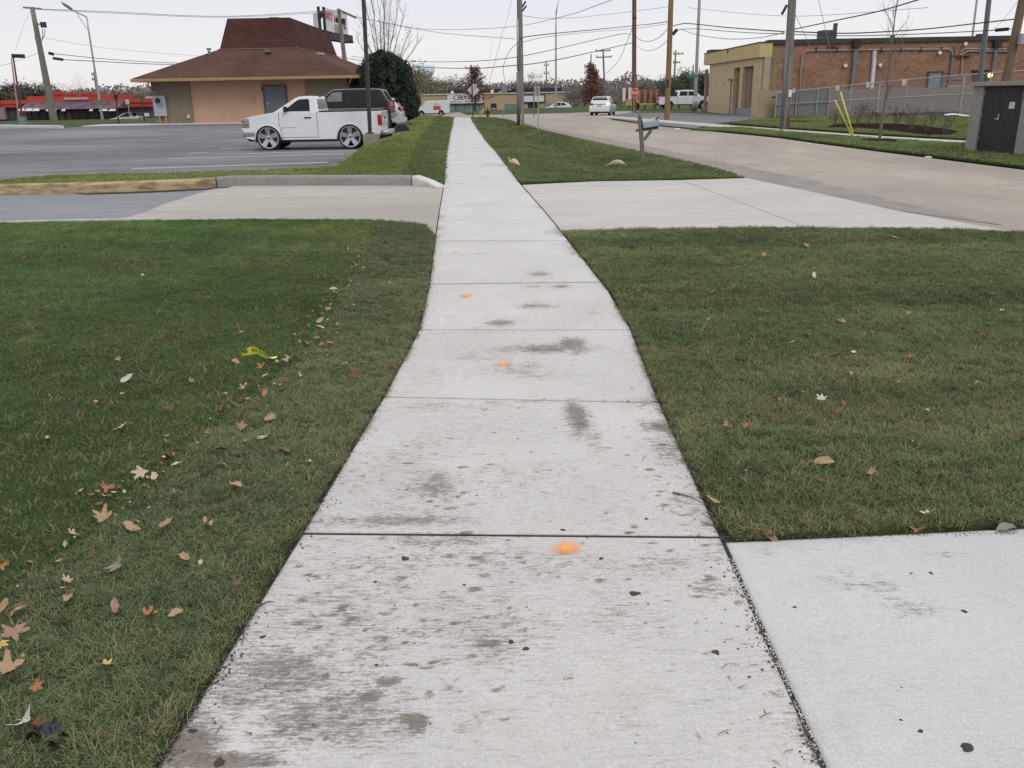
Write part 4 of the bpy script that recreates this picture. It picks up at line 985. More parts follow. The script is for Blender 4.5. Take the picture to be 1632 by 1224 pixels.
def suv_spec(L, W, H, paint, **kw):
    zb = 0.28; bl = H * .60; r = .34
    d = dict(L=L, W=W, zb=zb, paint=paint, kb=0.05, bev=0.07, cbev=0.06,
        top=[(0.06, .36), (0.0, .55), (0.05, .78), (0.35, .93), (1.15, bl - .02), (1.4, bl), (L - .25, bl + .04), (L - .03, bl - .12), (L, .62), (L - .04, .40), (L - .2, zb)],
        arches=[(.88, r + .055, r + .01), (L - .93, r + .055, r + .01)], wr=r, rr=.66, wt=.23,
        cab=[(1.10, bl - .04), (1.95, H - .09), (2.25, H - .02), (3.0, H), (L - .75, H - .05), (L - .48, H - .11), (L - .08, bl)], kc=.34, zbelt=bl, cin=.05,
        windows=[('w', [(1.55, bl + .04), (2.05, H - .17), (2.30, H - .12), (2.62, H - .10), (2.62, bl + .04)], M_GLASS), ('w', [(2.68, bl + .04), (2.68, H - .10), (3.55, H - .12), (3.62, bl + .05)], M_GLASS), ('w', [(3.69, bl + .06), (3.62, H - .125), (L - .95, H - .17), (L - .62, bl + .10)], M_GLASS)],
        screens=[('windshield', (1.22, bl + .02), (1.90, H - .13), -1), ('rear_window', (L - .44, H - .16), (L - .15, bl + .06), -1)],
        gaps=[[(1.45, bl), (1.38, .8), (1.48, .35)], [(2.65, bl), (2.65, .34)], [(3.66, bl), (3.6, .75), (3.35, .38)]],
        boxes=[('rear_bumper', (L - .02, 0, .50), (.20, W - .10, .28), paint), ('bumper_skirt', (L - .03, 0, .33), (.18, W - .5, .12), M_TRIM)])
    d.update(kw); return d
# white crossover driving away on the road, seen from behind
q = P(955, 184.5); yaw = radians(-104)
S = suv_spec(4.75, 1.86, 1.62, P_WHITE)
hx = Vector((cos(yaw), sin(yaw))); c0 = Vector((q.x, q.y)) - hx * 4.3
cr = vehicle('white_crossover', 'white crossover driving away down the road with its right tail lamp lit', (c0.x, c0.y, grade(q.x, q.y) - 0.012), yaw, S, 'suv')
cr.scale = (.91, .91, .93)
for s in (-1, 1):
    b = MB(); b.box((4.60, s * .74, 1.00), (0.20, .30, .17)); b.box((4.54, s * .84, 1.05), (.3, .12, .14))
    # rearward frame: +y of the car is the side away from the kerb
    part('tail_light', b, M_LIT if s == 1 else M_RED, cr, local=True, bev=.03, label='lit right tail lamp' if s == 1 else None)
b = MB(); b.box((4.735, 0, .86), (.03, .34, .17)); part('licence_plate', b, M_PLATE, cr, local=True)
b = MB(); b.box((4.20, 0, 1.585), (.30, 1.2, .04)); part('roof_spoiler', b, P_WHITE, cr, local=True, bev=.015)
mirror(cr, 1.7, .88, 1.05, 1); mirror(cr, 1.7, -.88, 1.05, -1)
# white SUV nosed in beyond the black one
wy = 50.4; xr_ = Q(641, 190, wy).x
S = suv_spec(4.6, 1.85, 1.78, P_WHITE2, zb=.40)
w2 = vehicle('white_suv', 'white SUV parked at the end of the row beyond the black SUV', (xr_ - 4.6, wy + .9, grade(xr_, wy) - .012), 0, S, 'suv')
for s in (-1, 1):
    b = MB(); b.box((4.47, s * .80, 1.05), (.16, .16, .34)); part('tail_light', b, M_RED, w2, local=True, bev=.02)
# something dark standing on the grass behind it
q = P(641, 209.5, .15); b = MB()
b.add([(q.x - .38, q.y, q.z - .05), (q.x + .46, q.y, q.z - .05), (q.x + .36, q.y + .5, q.z - .05), (q.x - .30, q.y + .5, q.z - .05), (q.x - .30, q.y, q.z + .34), (q.x + .20, q.y, q.z + .34), (q.x + .22, q.y + .45, q.z + .38), (q.x - .22, q.y + .45, q.z + .38)], [(0, 1, 5, 4), (1, 2, 6, 5), (2, 3, 7, 6), (3, 0, 4, 7), (4, 5, 6, 7), (0, 3, 2, 1)])
single('dark_crate', b, M_TRIM, 'low black crate lying on the grass behind the white SUV', 'crate', bev=.03)

# white crew cab pickup standing on the grass at the far right
q = P(1072, 174); S = dict(L=5.9, W=2.02, zb=0.52, paint=P_WHITE, kb=.03,
    top=[(0.02, .60), (0.0, 1.05), (0.12, 1.20), (1.15, 1.30), (1.30, 1.32), (3.74, 1.33), (3.76, 1.30), (5.72, 1.30), (5.74, .70), (5.65, .52)],
    arches=[(1.0, .52, .42), (4.65, .52, .42)], wr=.42, rr=.60, wt=.28,
    cab=[(1.25, 1.28), (1.95, 1.83), (2.2, 1.92), (2.9, 1.94), (3.55, 1.92), (3.72, 1.83), (3.80, 1.28)], kc=.26, zbelt=1.3, cin=.05,
    windows=[('w', [(1.62, 1.36), (2.08, 1.76), (2.22, 1.81), (2.62, 1.82), (2.62, 1.36)], M_GLASS), ('w', [(2.70, 1.36), (2.70, 1.82), (3.48, 1.81), (3.58, 1.36)], M_GLASS)],
    screens=[('windshield', (1.36, 1.37), (1.92, 1.80), -1), ('rear_window', (3.73, 1.80), (3.79, 1.36), -1)],
    gaps=[[(1.45, 1.3), (1.45, .6)], [(2.66, 1.3), (2.66, .6)], [(3.75, 1.3), (3.75, .58)]],
    boxes=[('rear_bumper', (5.82, 0, .72), (.2, 1.9, .2), M_CHROME), ('tonneau_cover', (4.75, 0, 1.40), (1.9, 1.85, .14), M_TRIM), ('tail_light_panel', (5.74, 0, 1.02), (.03, 1.5, .5), P_WHITE)])
rx_ = Q(1047, 170, q.y).x
rm = vehicle('crew_cab_pickup', 'white crew cab pickup on the grass by the corner of the yellow building', (rx_ + 5.9, q.y + 1, grade(rx_, q.y) - .04), pi, S, 'pickup truck')
for s in (-1, 1):
    b = MB(); b.box((5.70, s * .93, 1.02), (.12, .14, .34)); part('tail_light', b, M_RED, rm, local=True, bev=.02)
    mirror(rm, 1.75, s * .95, 1.42, s)

# white hatchback, silver saloon and white van on the main road behind the bank
Yh = 128; xl, xr2 = Q(864, 170, Yh), Q(911, 170, Yh)
zc_ = Q(888, 162.3, Yh).z - 1.50
def low_spec(L, W, H, paint, hatch=True):
    bl = .92; r = .32
    tail = [(L - .12, .95), (L, .75), (L, .45), (L - .1, .28)]
    return dict(L=L, W=W, zb=.26, paint=paint, kb=.05, bev=.06, top=[(0.05, .35), (0, .55), (.1, .70), (.5, .80), (1.2, bl), (1.4, bl + .02), (L - .4, bl + .06)] + tail,
        arches=[(.85, r + .05, r), (L - .88, r + .05, r)], wr=r, rr=.66, wt=.21,
        cab=[(1.05, bl - .04), (1.85, H - .12), (2.25, H - .01), (2.9, H), (L - 1.0 if hatch else L - 1.5, H - .08), (L - .5 if hatch else L - 1.15, H - .22), (L - .12 if hatch else L - .55, bl + .04)], kc=.36, zbelt=bl, cin=.05,
        windows=[('w', [(1.45, bl + .05), (1.95, H - .17), (2.3, H - .09), (2.62, H - .08), (2.62, bl + .06)], M_GLASS), ('w', [(2.70, bl + .06), (2.70, H - .08), (L - 1.1 if hatch else L - 1.55, H - .15), (L - .75 if hatch else L - 1.0, bl + .12)], M_GLASS)],
        screens=[('windshield', (1.2, bl + .04), (1.82, H - .15), -1), ('rear_window', (L - .47 if hatch else L - 1.10, H - .24), (L - .16 if hatch else L - .6, bl + .08), -1)], gaps=[[(2.66, bl), (2.66, .35)]],
        boxes=[('tail_light', (L - .08, 0, .86), (.14, W - .1, .15), M_RED)])
vehicle('white_hatchback', 'white hatchback on the main road half hidden by the grass bank', (xl.x, Yh, zc_), 0, low_spec(xr2.x - xl.x, 1.8, 1.5, P_WHITE), 'car')
Yh = 96; xl, xr2 = Q(166, 185, Yh), Q(223, 185, Yh); zc_ = Q(196, 179.3, Yh).z - 1.42
sl = vehicle('silver_saloon', 'silver saloon with red rear lamps passing before the red restaurant', (xl.x + .4, Yh, zc_), 0, low_spec(xr2.x - xl.x - .2, 1.8, 1.42, P_SILVER, False), 'car')
Yh = 127; xl, xr2 = Q(662, 170, Yh), Q(717, 170, Yh); zt = Q(690, 160.2, Yh).z; Lv = xr2.x - xl.x; zg = zt - 2.05
S = dict(L=Lv, W=2.0, zb=.35, paint=P_WHITE, kb=.03, bev=.06, top=[(0.02, .5), (0, .9), (.12, 1.05), (.75, 1.18), (1.40, 1.92), (1.75, 2.03), (Lv - .1, 2.05), (Lv, 1.95), (Lv, .5), (Lv - .1, .35)], arches=[(.9, .42, .37), (Lv - 1.2, .42, .37)], wr=.36, rr=.55, wt=.22)
vn = vehicle('white_van', 'white work van with ladders on its roof and a red panel, before the tan building', (xl.x, Yh, zg), 0, S, 'van')
for s in (-1, 1):
    b = MB(); b.prism([(.80, 1.22), (1.32, 1.80), (1.75, 1.84), (1.78, 1.24)], 0, 1, lambda u, v, w: (u, s * (.955 + .008 * w), v)); part('window', b, M_GLASS, vn, local=True)
    b = MB(); b.box((Lv - 1.75, s * 1.0, 1.05), (1.05, .02, .50)); part('red_panel', b, mat('red_panel', (.45, .05, .06), .6), vn, local=True)
    b = MB(); b.box((Lv - 1.8, s * 1.0, 1.52), (.75, .02, .35)); part('green_emblem', b, mat('pale_green', (.35, .48, .42), .6), vn, local=True)
    b = MB(); b.box((1.9, s * .985, 1.1), (.08, .01, .03)); part('door_handle', b, M_TRIM, vn, local=True)
M_LADDER = mat('ladder_red', (.40, .12, .08), .6)
for yy_ in (-.55, .1):
    b = MB(); [b.bar((1.9, yy_ + d_, 2.20), (Lv + .1, yy_ + d_, 2.20), .05) for d_ in (0, .4)]; [b.bar((2.0 + .3 * i, yy_, 2.20), (2.0 + .3 * i, yy_ + .4, 2.20), .03) for i in range(10)]
    part('ladder', b, M_LADDER, vn, local=True)
b = MB(); [b.bar((x, -.9, 2.12), (x, .9, 2.12), .06) for x in (2.1, 3.3, Lv - .4)]; part('roof_rack', b, M_CHROME, vn, local=True)

# yellow flatbed trailer with striped boards behind the stop sign
Yt = 97; xa, xb = Q(990, 172, Yt).x, Q(1052, 172, Yt).x; gz = grade(20, Yt); ty = thing('utility_trailer', 'yellow utility trailer carrying striped barricade boards behind the stop sign', 'trailer', ((xa + xb) / 2, Yt, gz))
M_YEL = mat('yellow_steel', (.42, .29, .08), .6, .25, 3); M_ORG = mat('orange_board', (.38, .16, .06), .7, .2, 3); M_WB = mat('white_board', (.62, .60, .58), .7, .1, 3); M_BROWNB = mat('brown_board', (.14, .10, .085), .8, .3, 2)
b = MB(); b.box(((xa + xb) / 2 + .8, Yt, gz + .52), (xb - xa - 1.6, 1.9, .16)); b.box((xa + .9, Yt, gz + .5), (1.8, .12, .1)); part('frame', b, M_YEL, ty)
xm = Q(1010, 172, Yt).x
b = MB(); b.prism([(xm - .9, .45), (xm - .75, 1.0), (xm - .3, 1.25), (xm + .2, 1.2), (xm + .5, .45)], Yt - 1.0, Yt - .1, lambda u, v, w: (u, w, gz + v)); part('fender', b, M_YEL, ty)
for dx in (0.15,):
    b = MB(); b.lathe((xm + dx, Yt - 1.02, gz + .36), [(.05, -.1), (.34, -.12), (.36, 0), (.34, .12), (.05, .1)], 20, 'Y'); part('wheel', b, M_TYRE, ty)
for i in range(3):
    x = xa + .15 + i * .62
    b = MB(); b.box((x, Yt - .95, gz + 1.55), (.30, .05, 1.35)); part('barricade_board', b, M_WB, ty)
    b = MB(); [b.box((x + .22, Yt - .93, gz + 1.1 + .32 * k), (.12, .04, .2)) for k in range(4)]; part('stripe', b, mat('stripe_red', (.42, .06, .05), .7), ty)
b = MB(); b.box(((xm + xb) / 2, Yt - .4, gz + 1.35), (xb - xm - .6, .1, 1.4)); part('side_board', b, M_BROWNB, ty)
for i in range(4):
    b = MB(); b.box((xb - 2.4 + i * .62, Yt - .9, gz + 1.25), (.16, .06, 1.5)); part('post', b, M_ORG, ty)
# open fencing seen behind it, and a red car nose

# ------------------------------------------------------------------ buildings
M_PEACH = mat('stucco_peach', (0.46, 0.29, 0.195), 0.92, 0.07, 0.9, bump=0.3, bscale=60, contrast=(.35, .65))
M_OLIVE = mat('stucco_olive', (0.215, 0.175, 0.125), 0.92, 0.09, 0.9, bump=0.3, bscale=60)
M_TANTRIM = mat('trim_tan', (0.33, 0.21, 0.105), 0.75, 0.1, 2)
M_DOORG = mat('door_slate', (0.115, 0.125, 0.15), 0.6, 0.08, 2)
M_METERG = mat('meter_grey', (0.33, 0.35, 0.38), 0.5, 0.06, 2)
def mat_shingle(name, c1, c2, row=0.14):
    m = bpy.data.materials.new(name); N, L = nodes(m); b = N['Principled BSDF']; b.inputs['Roughness'].default_value = .93; b.inputs['Specular IOR Level'].default_value = .15
    t = N.new('ShaderNodeTexCoord'); mp = N.new('ShaderNodeMapping'); L.new(t.outputs['Object'], mp.inputs[0])
    # courses follow height; u runs along both horizontal axes
    br = N.new('ShaderNodeTexBrick'); br.inputs['Scale'].default_value = 1.0; br.inputs['Brick Width'].default_value = .34; br.inputs['Row Height'].default_value = row; br.inputs['Mortar Size'].default_value = .012
    br.inputs['Color1'].default_value = c1 + (1,); br.inputs['Color2'].default_value = c2 + (1,); br.inputs['Mortar'].default_value = tuple(q * .5 for q in c1) + (1,); br.inputs['Mortar Smooth'].default_value = .3
    sx = N.new('ShaderNodeSeparateXYZ'); L.new(t.outputs['Object'], sx.inputs[0]); cx = N.new('ShaderNodeCombineXYZ'); ad_ = N.new('ShaderNodeMath'); ad_.operation = 'ADD'; L.new(sx.outputs[0], ad_.inputs[0]); L.new(sx.outputs[1], ad_.inputs[1]); L.new(ad_.outputs[0], cx.inputs[0]); L.new(sx.outputs[2], cx.inputs[1])
    L.new(cx.outputs[0], br.inputs['Vector'])
    nz_ = N.new('ShaderNodeTexNoise'); nz_.inputs['Scale'].default_value = .45; nz_.inputs['Detail'].default_value = 6; L.new(t.outputs['Object'], nz_.inputs['Vector'])
    mr = N.new('ShaderNodeMapRange'); mr.inputs['From Min'].default_value = .3; mr.inputs['From Max'].default_value = .7; mr.inputs['To Min'].default_value = .78; mr.inputs['To Max'].default_value = 1.2; L.new(nz_.outputs['Fac'], mr.inputs['Value'])
    vm = N.new('ShaderNodeVectorMath'); vm.operation = 'SCALE'; L.new(br.outputs['Color'], vm.inputs[0]); L.new(mr.outputs[0], vm.inputs['Scale']); L.new(vm.outputs[0], b.inputs['Base Color'])
    return m
M_SHING = mat_shingle('shingles', (.122, .064, .050), (.094, .050, .040), .07)
M_SHINGD = mat_shingle('shingles_dark', (.080, .038, .031), (.056, .028, .024), .13)

Yw = 54.5; Ye = 53.3; GB = 0.43
XL_, XR_ = -21.25, -9.55
bd = thing('shingled_restaurant', 'peach and olive stucco restaurant with a brown shingled double hip roof beyond the parking lot', 'building', ((XL_ + XR_) / 2, Yw, GB))
zE = 2.98; Db = 17.0
b = MB(); b.box(((XL_ + XR_) / 2, Yw + Db / 2, (GB + zE) / 2 - .1), (XR_ - XL_, Db, zE - GB + .3)); part('wall', b, M_PEACH, bd)
def wx(px, py=160, Y=Yw - .03): return Q(px, py, Y).x
for a, c in ((XL_ - .01, wx(305)), (wx(487, 150), XR_ + .01)):
    b = MB(); b.box(((a + c) / 2, Yw - .03, (GB + zE) / 2 - .08), (c - a, .10, zE - GB + .24)); part('wall_panel', b, M_OLIVE, bd)
b = MB(); b.box((XR_ + .02, Yw + 3.2, (GB + zE) / 2), (.08, 5.2, zE - GB + .1)); part('wall_panel', b, M_OLIVE, bd)
# corner boards
# roof: flared skirt, then a steep cap cut off flat
ex0, ex1, ey0, ey1 = -21.86, -8.72, Ye, Yw + Db + 1.2
ux0, ux1, uy0, uy1 = -17.78, -12.86, 57.0, 70.5
tx0, tx1, ty0, ty1 = -17.28, -13.42, 57.9, 70.0
zU = 4.71; zT = 6.55
b = MB(); b.add([(ex0, ey0, zE + .06), (ex1, ey0, zE + .06), (ex1, ey1, zE + .06), (ex0, ey1, zE + .06), (ux0, uy0, zU), (ux1, uy0, zU), (ux1, uy1, zU), (ux0, uy1, zU), (ex0, ey0, zE - .02), (ex1, ey0, zE - .02), (ex1, ey1, zE - .02), (ex0, ey1, zE - .02)],
    [(0, 1, 5, 4), (1, 2, 6, 5), (2, 3, 7, 6), (3, 0, 4, 7), (0, 8, 9, 1), (1, 9, 10, 2), (2, 10, 11, 3), (3, 11, 8, 0)])
rf = part('roof', b, M_SHING, bd)
b = MB(); b.add([(ux0 + .06, uy0 + .02, zU - .03), (ux1 - .06, uy0 + .02, zU - .03), (ux1 - .06, uy1, zU - .03), (ux0 + .06, uy1, zU - .03), (tx0, ty0, zT), (tx1, ty0, zT), (tx1, ty1, zT - .05), (tx0, ty1, zT - .05)], [(0, 1, 5, 4), (1, 2, 6, 5), (2, 3, 7, 6), (3, 0, 4, 7), (4, 5, 6, 7)])
part('upper_roof', b, M_SHINGD, bd)
b = MB(); b.box(((ux0 + ux1) / 2, uy0 - .03, zU + .02), (ux1 - ux0 + .05, .10, .035)); b.box((ux1 + .03, (uy0 + uy1) / 2, zU + .02), (.10, uy1 - uy0, .035)); part('flashing', b, mat('flashing', (.25, .17, .14), .6), bd)
b = MB(); b.box(((ex0 + ex1) / 2, Ye - .05, zE - .06), (ex1 - ex0 + .16, .14, .17)); b.box((ex1 + .02, (ey0 + ey1) / 2, zE - .06), (.14, ey1 - ey0, .17)); b.box((ex0 - .02, (ey0 + ey1) / 2, zE - .06), (.14, ey1 - ey0, .17)); part('gutter', b, M_TANTRIM, bd, bev=.02)
b = MB(); b.box(((ex0 + ex1) / 2, (ey0 + ey1) / 2, zE - .10), (ex1 - ex0, ey1 - ey0, .05)); part('soffit', b, mat('soffit', (.26, .20, .14), .9), bd)
b = MB(); b.tube([(ex0 + .9, Ye, zE - .15), (ex0 + .9, Ye + .02, zE - .35), (XL_ + .02, Yw - .06, zE - .55), (XL_ - .06, Yw - .03, zE - .65)], .045, 6); part('downspout', b, mat('spout', (.25, .22, .18), .7), bd)
b = MB(); b.tube([(ex1 - .35, Ye, zE - .15), (XR_ + .08, Yw - .10, zE - .5), (XR_ + .08, Yw - .10, GB + .1)], .05, 6); part('downspout', b, M_TANTRIM, bd)
dx0, dx1 = wx(421, 140), wx(454, 140); zd = Q(437, 137.5, Yw).z
b = MB(); b.box(((dx0 + dx1) / 2, Yw - .06, (GB + .1 + zd) / 2), (dx1 - dx0, .10, zd - GB - .1)); dr = part('door', b, M_DOORG, bd, bev=.01)
b = MB(); b.box((dx0 - .05, Yw - .05, (GB + zd) / 2 + .05), (.07, .14, zd - GB - .05)); b.box((dx1 + .05, Yw - .05, (GB + zd) / 2 + .05), (.07, .14, zd - GB - .05)); b.box(((dx0 + dx1) / 2, Yw - .05, zd + .045), (dx1 - dx0 + .17, .14, .07)); part('door_frame', b, mat('frame_brown', (.11, .075, .06), .7), bd)
b = MB(); b.box((dx0 + .12, Yw - .13, GB + 1.1), (.12, .05, .04)); part('handle', b, M_CHROME, dr)
# meter cabinet with its dial and conduits
x0, x1 = wx(246, 170, Yw - .1), wx(266, 170, Yw - .1); z1, z0 = Q(255, 152.5, Yw).z, Q(257, 185, Yw).z
b = MB(); b.box(((x0 + x1) / 2, Yw - .17, (z0 + z1) / 2), (x1 - x0, .22, z1 - z0)); mt_ = part('meter_cabinet', b, M_METERG, bd, bev=.015)
b = MB(); b.lathe(((x0 + x1) / 2 - .05, Yw - .32, z1 - .28), [(.14, -.05), (.15, .05)], 18, 'Y'); part('meter_dial', b, M_TRIM, mt_)
b = MB(); b.box(((x0 + x1) / 2 + .05, Yw - .30, z1 - .52), (.34, .04, .22)); part('meter_plate', b, mat('meter_plate', (.20, .22, .26), .5), mt_)
for xx in (x0 + .25, x1 - .12):
    b = MB(); b.tube([(xx, Yw - .16, z0 + .02), (xx, Yw - .16, GB)], .07, 8); part('conduit', b, M_TANTRIM, mt_)
b = MB(); b.tube([(wx(291), Yw - .14, GB), (wx(291), Yw - .14, GB + .5)], .06, 8); part('standpipe', b, M_OLIVE, bd)
b = MB(); b.box((wx(298), Yw - .12, GB + .42), (.18, .1, .2)); part('outlet_box', b, mat('outlet', (.5, .46, .38), .6), bd)
b = MB(); b.box((wx(403, 160), Yw - .03, Q(403, 160, Yw).z), (.26, .05, .2)); part('patch_plate', b, mat('patch', (.42, .24, .18), .8), bd)
b = MB(); b.box((wx(417, 142), Yw - .05, Q(417, 142, Yw).z), (.07, .06, .08)); part('door_bell', b, M_TRIM, bd)
# roof vents
b = MB(); vq = Q(333, 80, 56.4); b.lathe((vq.x, 56.4, vq.z - .25), [(.09, -.3), (.09, .22)], 10); b.lathe((vq.x, 56.4, vq.z), [(.13, 0), (.15, .12)], 10); part('vent_pipe', b, M_GREYP, bd)
b = MB(); vq = Q(427, 82, 56.3); b.box((vq.x, 56.3, vq.z + .02), (.34, .3, .18)); part('roof_vent', b, mat('vent_grey', (.12, .13, .13), .6), bd, bev=.02)
b = MB(); vq = Q(500, 86, 60); b.box((ux1 + .65, 60.5, 4.52), (.35, 1.0, .16)); part('roof_vent', b, mat('vent_light', (.42, .34, .31), .6), bd)
b = MB(); vq = Q(438, 25, 60); b.box((vq.x, 60, zT + .06), (.62, .8, .24)); part('chimney', b, mat('chimney_cap', (.20, .17, .14), .7), bd, bev=.02)
b = MB(); vq = Q(553, 108, 57); b.tube([(vq.x, 57, 3.3), (vq.x, 57, vq.z)], .06, 8); part('vent_pipe', b, M_TRIM, bd)
# raised walk along the front
struct(link("building_walk", fixn(MB().box(((-24.9 - 8.3) / 2, 52.9 + 1.0, GB - .04), (16.6, 2.6, .16)).mesh("building_walk", M_KERBN))))


# ---- brick warehouse and its yellow front, right
def mat_brick():
    m = bpy.data.materials.new('far_brick'); N, L = nodes(m); b = N['Principled BSDF']; b.inputs['Roughness'].default_value = .9
    t = N.new('ShaderNodeTexCoord'); sx = N.new('ShaderNodeSeparateXYZ'); cx = N.new('ShaderNodeCombineXYZ'); L.new(t.outputs['Object'], sx.inputs[0]); L.new(sx.outputs[0], cx.inputs[0]); L.new(sx.outputs[2], cx.inputs[1])
    br = N.new('ShaderNodeTexBrick'); L.new(cx.outputs[0], br.inputs['Vector']); br.inputs['Scale'].default_value = 1; br.inputs['Brick Width'].default_value = .21; br.inputs['Row Height'].default_value = .075; br.inputs['Mortar Size'].default_value = .006
    br.inputs['Color1'].default_value = (.315, .155, .090, 1); br.inputs['Color2'].default_value = (.175, .088, .054, 1); br.inputs['Mortar'].default_value = (.26, .20, .155, 1)
    nz_ = N.new('ShaderNodeTexNoise'); nz_.inputs['Scale'].default_value = .5; nz_.inputs['Detail'].default_value = 7; nz_.inputs['Roughness'].default_value = .7
    mp = N.new('ShaderNodeMapping'); mp.inputs['Scale'].default_value = (.8, 1, 2.2); L.new(t.outputs['Object'], mp.inputs[0]); L.new(mp.outputs[0], nz_.inputs['Vector'])
    mr = N.new('ShaderNodeMapRange'); mr.inputs['From Min'].default_value = .33; mr.inputs['From Max'].default_value = .67; mr.inputs['To Min'].default_value = .78; mr.inputs['To Max'].default_value = 1.2; L.new(nz_.outputs['Fac'], mr.inputs['Value'])
    vm = N.new('ShaderNodeVectorMath'); vm.operation = 'SCALE'; L.new(br.outputs['Color'], vm.inputs[0]); L.new(mr.outputs[0], vm.inputs['Scale']); L.new(vm.outputs[0], b.inputs['Base Color']); return m
M_BRICK = mat_brick()
M_YBLOCK = mat('block_tan', (0.47, 0.385, 0.24), 0.9, 0.08, 1.2, bump=0.4, bscale=20, stretch=(1, 1, 2.2))
M_YFASC = mat('fascia_yellow', (0.50, 0.39, 0.205), 0.85, 0.05, 1.0)
M_COPING = mat('coping_dark', (0.045, 0.047, 0.035), 0.7, 0.2, 2)
M_SHUT = mat('recess_brown', (0.22, 0.165, 0.12), 0.8, 0.1, 2)
M_DKBR = mat('dark_brown', (0.085, 0.045, 0.038), 0.7, 0.15, 2)
XB = 18.1; YB = 64.0; YF = 81.5; ZB = 4.85
wb = thing('brick_warehouse', 'long brick warehouse with dark coping and wall pipes behind the chain link fence', 'building', (XB + 14, YB, 0))
b = MB(); b.box((XB + .2 + 16, YB + 9, ZB / 2 - .1), (32, 18, ZB + .2)); wall_ = part('wall', b, M_BRICK, wb)
b = MB(); b.box((XB + 16.2, YB - .03, ZB + .06), (32.1, .22, .30)); b.box((XB + 16.2, YB + .4, ZB + .16), (32.1, .9, .1)); part('coping', b, M_COPING, wb)
def bz(px, py): return Q(px, py, YB - .1)
M_PIPE = mat('pipe_grey', (.17, .165, .165), .6, .15, 3); M_PIPEL = mat('pipe_light', (.32, .27, .245), .6, .15, 3); M_WPIPE = mat('pipe_white', (.62, .61, .62), .5, .05, 3)
def wpipe(pts, r, m, nm='wall_pipe'):
    b = MB(); b.tube([tuple(bz(*p)) for p in pts], r, 6); return part(nm, b, m, wb)
wpipe([(1274, 148), (1277, 106), (1279, 88), (1283, 82), (1290, 80.5), (1340, 80), (1400, 79), (1470, 78.5), (1512, 78.5), (1518, 82), (1519, 90)], .045, M_PIPEL)
wpipe([(1519, 88), (1515, 120), (1511, 143)], .09, M_PIPE); wpipe([(1523, 72), (1522, 88), (1515, 143)], .05, M_PIPE)
wpipe([(1531, 88), (1533, 81), (1538, 78), (1560, 78), (1620, 78)], .05, M_PIPEL); wpipe([(1532, 120), (1534, 88), (1537, 84), (1543, 81.5), (1620, 81.5)], .05, M_PIPEL)
wpipe([(1364, 74), (1361, 110), (1357, 144)], .16, M_PIPE, 'downspout'); wpipe([(1588, 72), (1585, 98), (1581, 122)], .14, M_PIPE, 'downspout')
wpipe([(1394, 81), (1393, 100), (1390, 130), (1389, 143)], .14, M_WPIPE, 'downspout')
for px in (1364, 1588):
    b = MB(); q = bz(px, 69.5); b.box((q.x, YB - .22, q.z), (.5, .3, .5)); part('rain_head', b, M_TRIM, wb)
for px in (1301, 1334, 1405, 1436, 1468, 1500, 1560, 1597, 1605):
    q = bz(px, 80); b = MB(); b.box((q.x, YB - .08, q.z + .03), (.07, .12, .32)); part('pipe_clamp', b, M_TRIM, wb)
q = bz(1532, 89); b = MB(); b.box((q.x, YB - .12, q.z), (1.3, .18, .10)); part('bracket', b, M_DKBR, wb)
x0, x1 = bz(1481, 120).x, bz(1501, 120).x; z1 = bz(1490, 116).z
b = MB(); b.box(((x0 + x1) / 2, YB - .03, z1 / 2 + .3), (x1 - x0, .1, z1 - .6)); dr = part('door', b, mat('door_bluegrey', (.17, .205, .245), .6), wb)
b = MB(); [b.box((x, YB - .04, z1 / 2 + .3), (.10, .14, z1 - .55)) for x in (x0 - .05, x1 + .05)]; b.box(((x0 + x1) / 2, YB - .04, z1 + .05), (x1 - x0 + .2, .14, .10)); part('door_frame', b, M_DKBR, wb)
x0, x1 = bz(1552, 120).x, bz(1573, 120).x; z1 = bz(1560, 114).z
b = MB(); b.box(((x0 + x1) / 2, YB - .03, z1 / 2 + .4), (x1 - x0, .1, z1 - .8)); part('door', b, M_DKBR, wb, label='dark maroon door')
b = MB(); b.box(((x0 + x1) / 2, YB - .06, z1 + .05), (x1 - x0 + .3, .2, .12)); part('door_lintel', b, M_TRIM, wb)
b = MB(); q = bz(1534, 138); b.box((q.x, YB - .1, q.z), (2.2, .2, .22)); b.box((bz(1525, 126).x, YB - .05, bz(1525, 126).z), (1.4, .1, .06)); part('ledge', b, M_KERBG, wb)
for px, py in ((1347, 104.5), (1402, 104), (1497, 84), (1538, 70)):
    q = bz(px, py); b = MB(); b.lathe((q.x, YB - .15, q.z), [(.06, .12), (.12, .02), (.13, -.08)], 10, 'Y'); part('wall_lamp', b, M_WB, wb)
q = bz(1326, 74); b = MB(); b.box((q.x, YB - .1, q.z), (.5, .2, .12)); part('bracket', b, M_DKBR, wb)
for px in (1254,): 
    q = bz(px, 110); b = MB(); b.box((q.x, YB - .06, q.z), (.35, .12, 1.5)); part('cabinet', b, M_PIPE, wb)
# rooftop unit
q0, q1 = bz(1330, 62), bz(1353, 62); b = MB(); b.box(((q0.x + q1.x) / 2, YB + 3, ZB + .55), (q1.x - q0.x, 1.2, .75)); b.box((bz(1356, 50).x, YB + 3, ZB + .85), (.22, .3, 1.1)); part('rooftop_unit', b, mat('roof_unit', (.05, .07, .065), .6), wb)
b = MB(); b.box((bz(1433, 60).x, YB + 1, ZB + .3), (.22, .3, .2)); b.box((bz(1577, 60).x, YB + 1, ZB + .3), (.6, .5, .2)); part('roof_vent', b, M_COPING, wb)
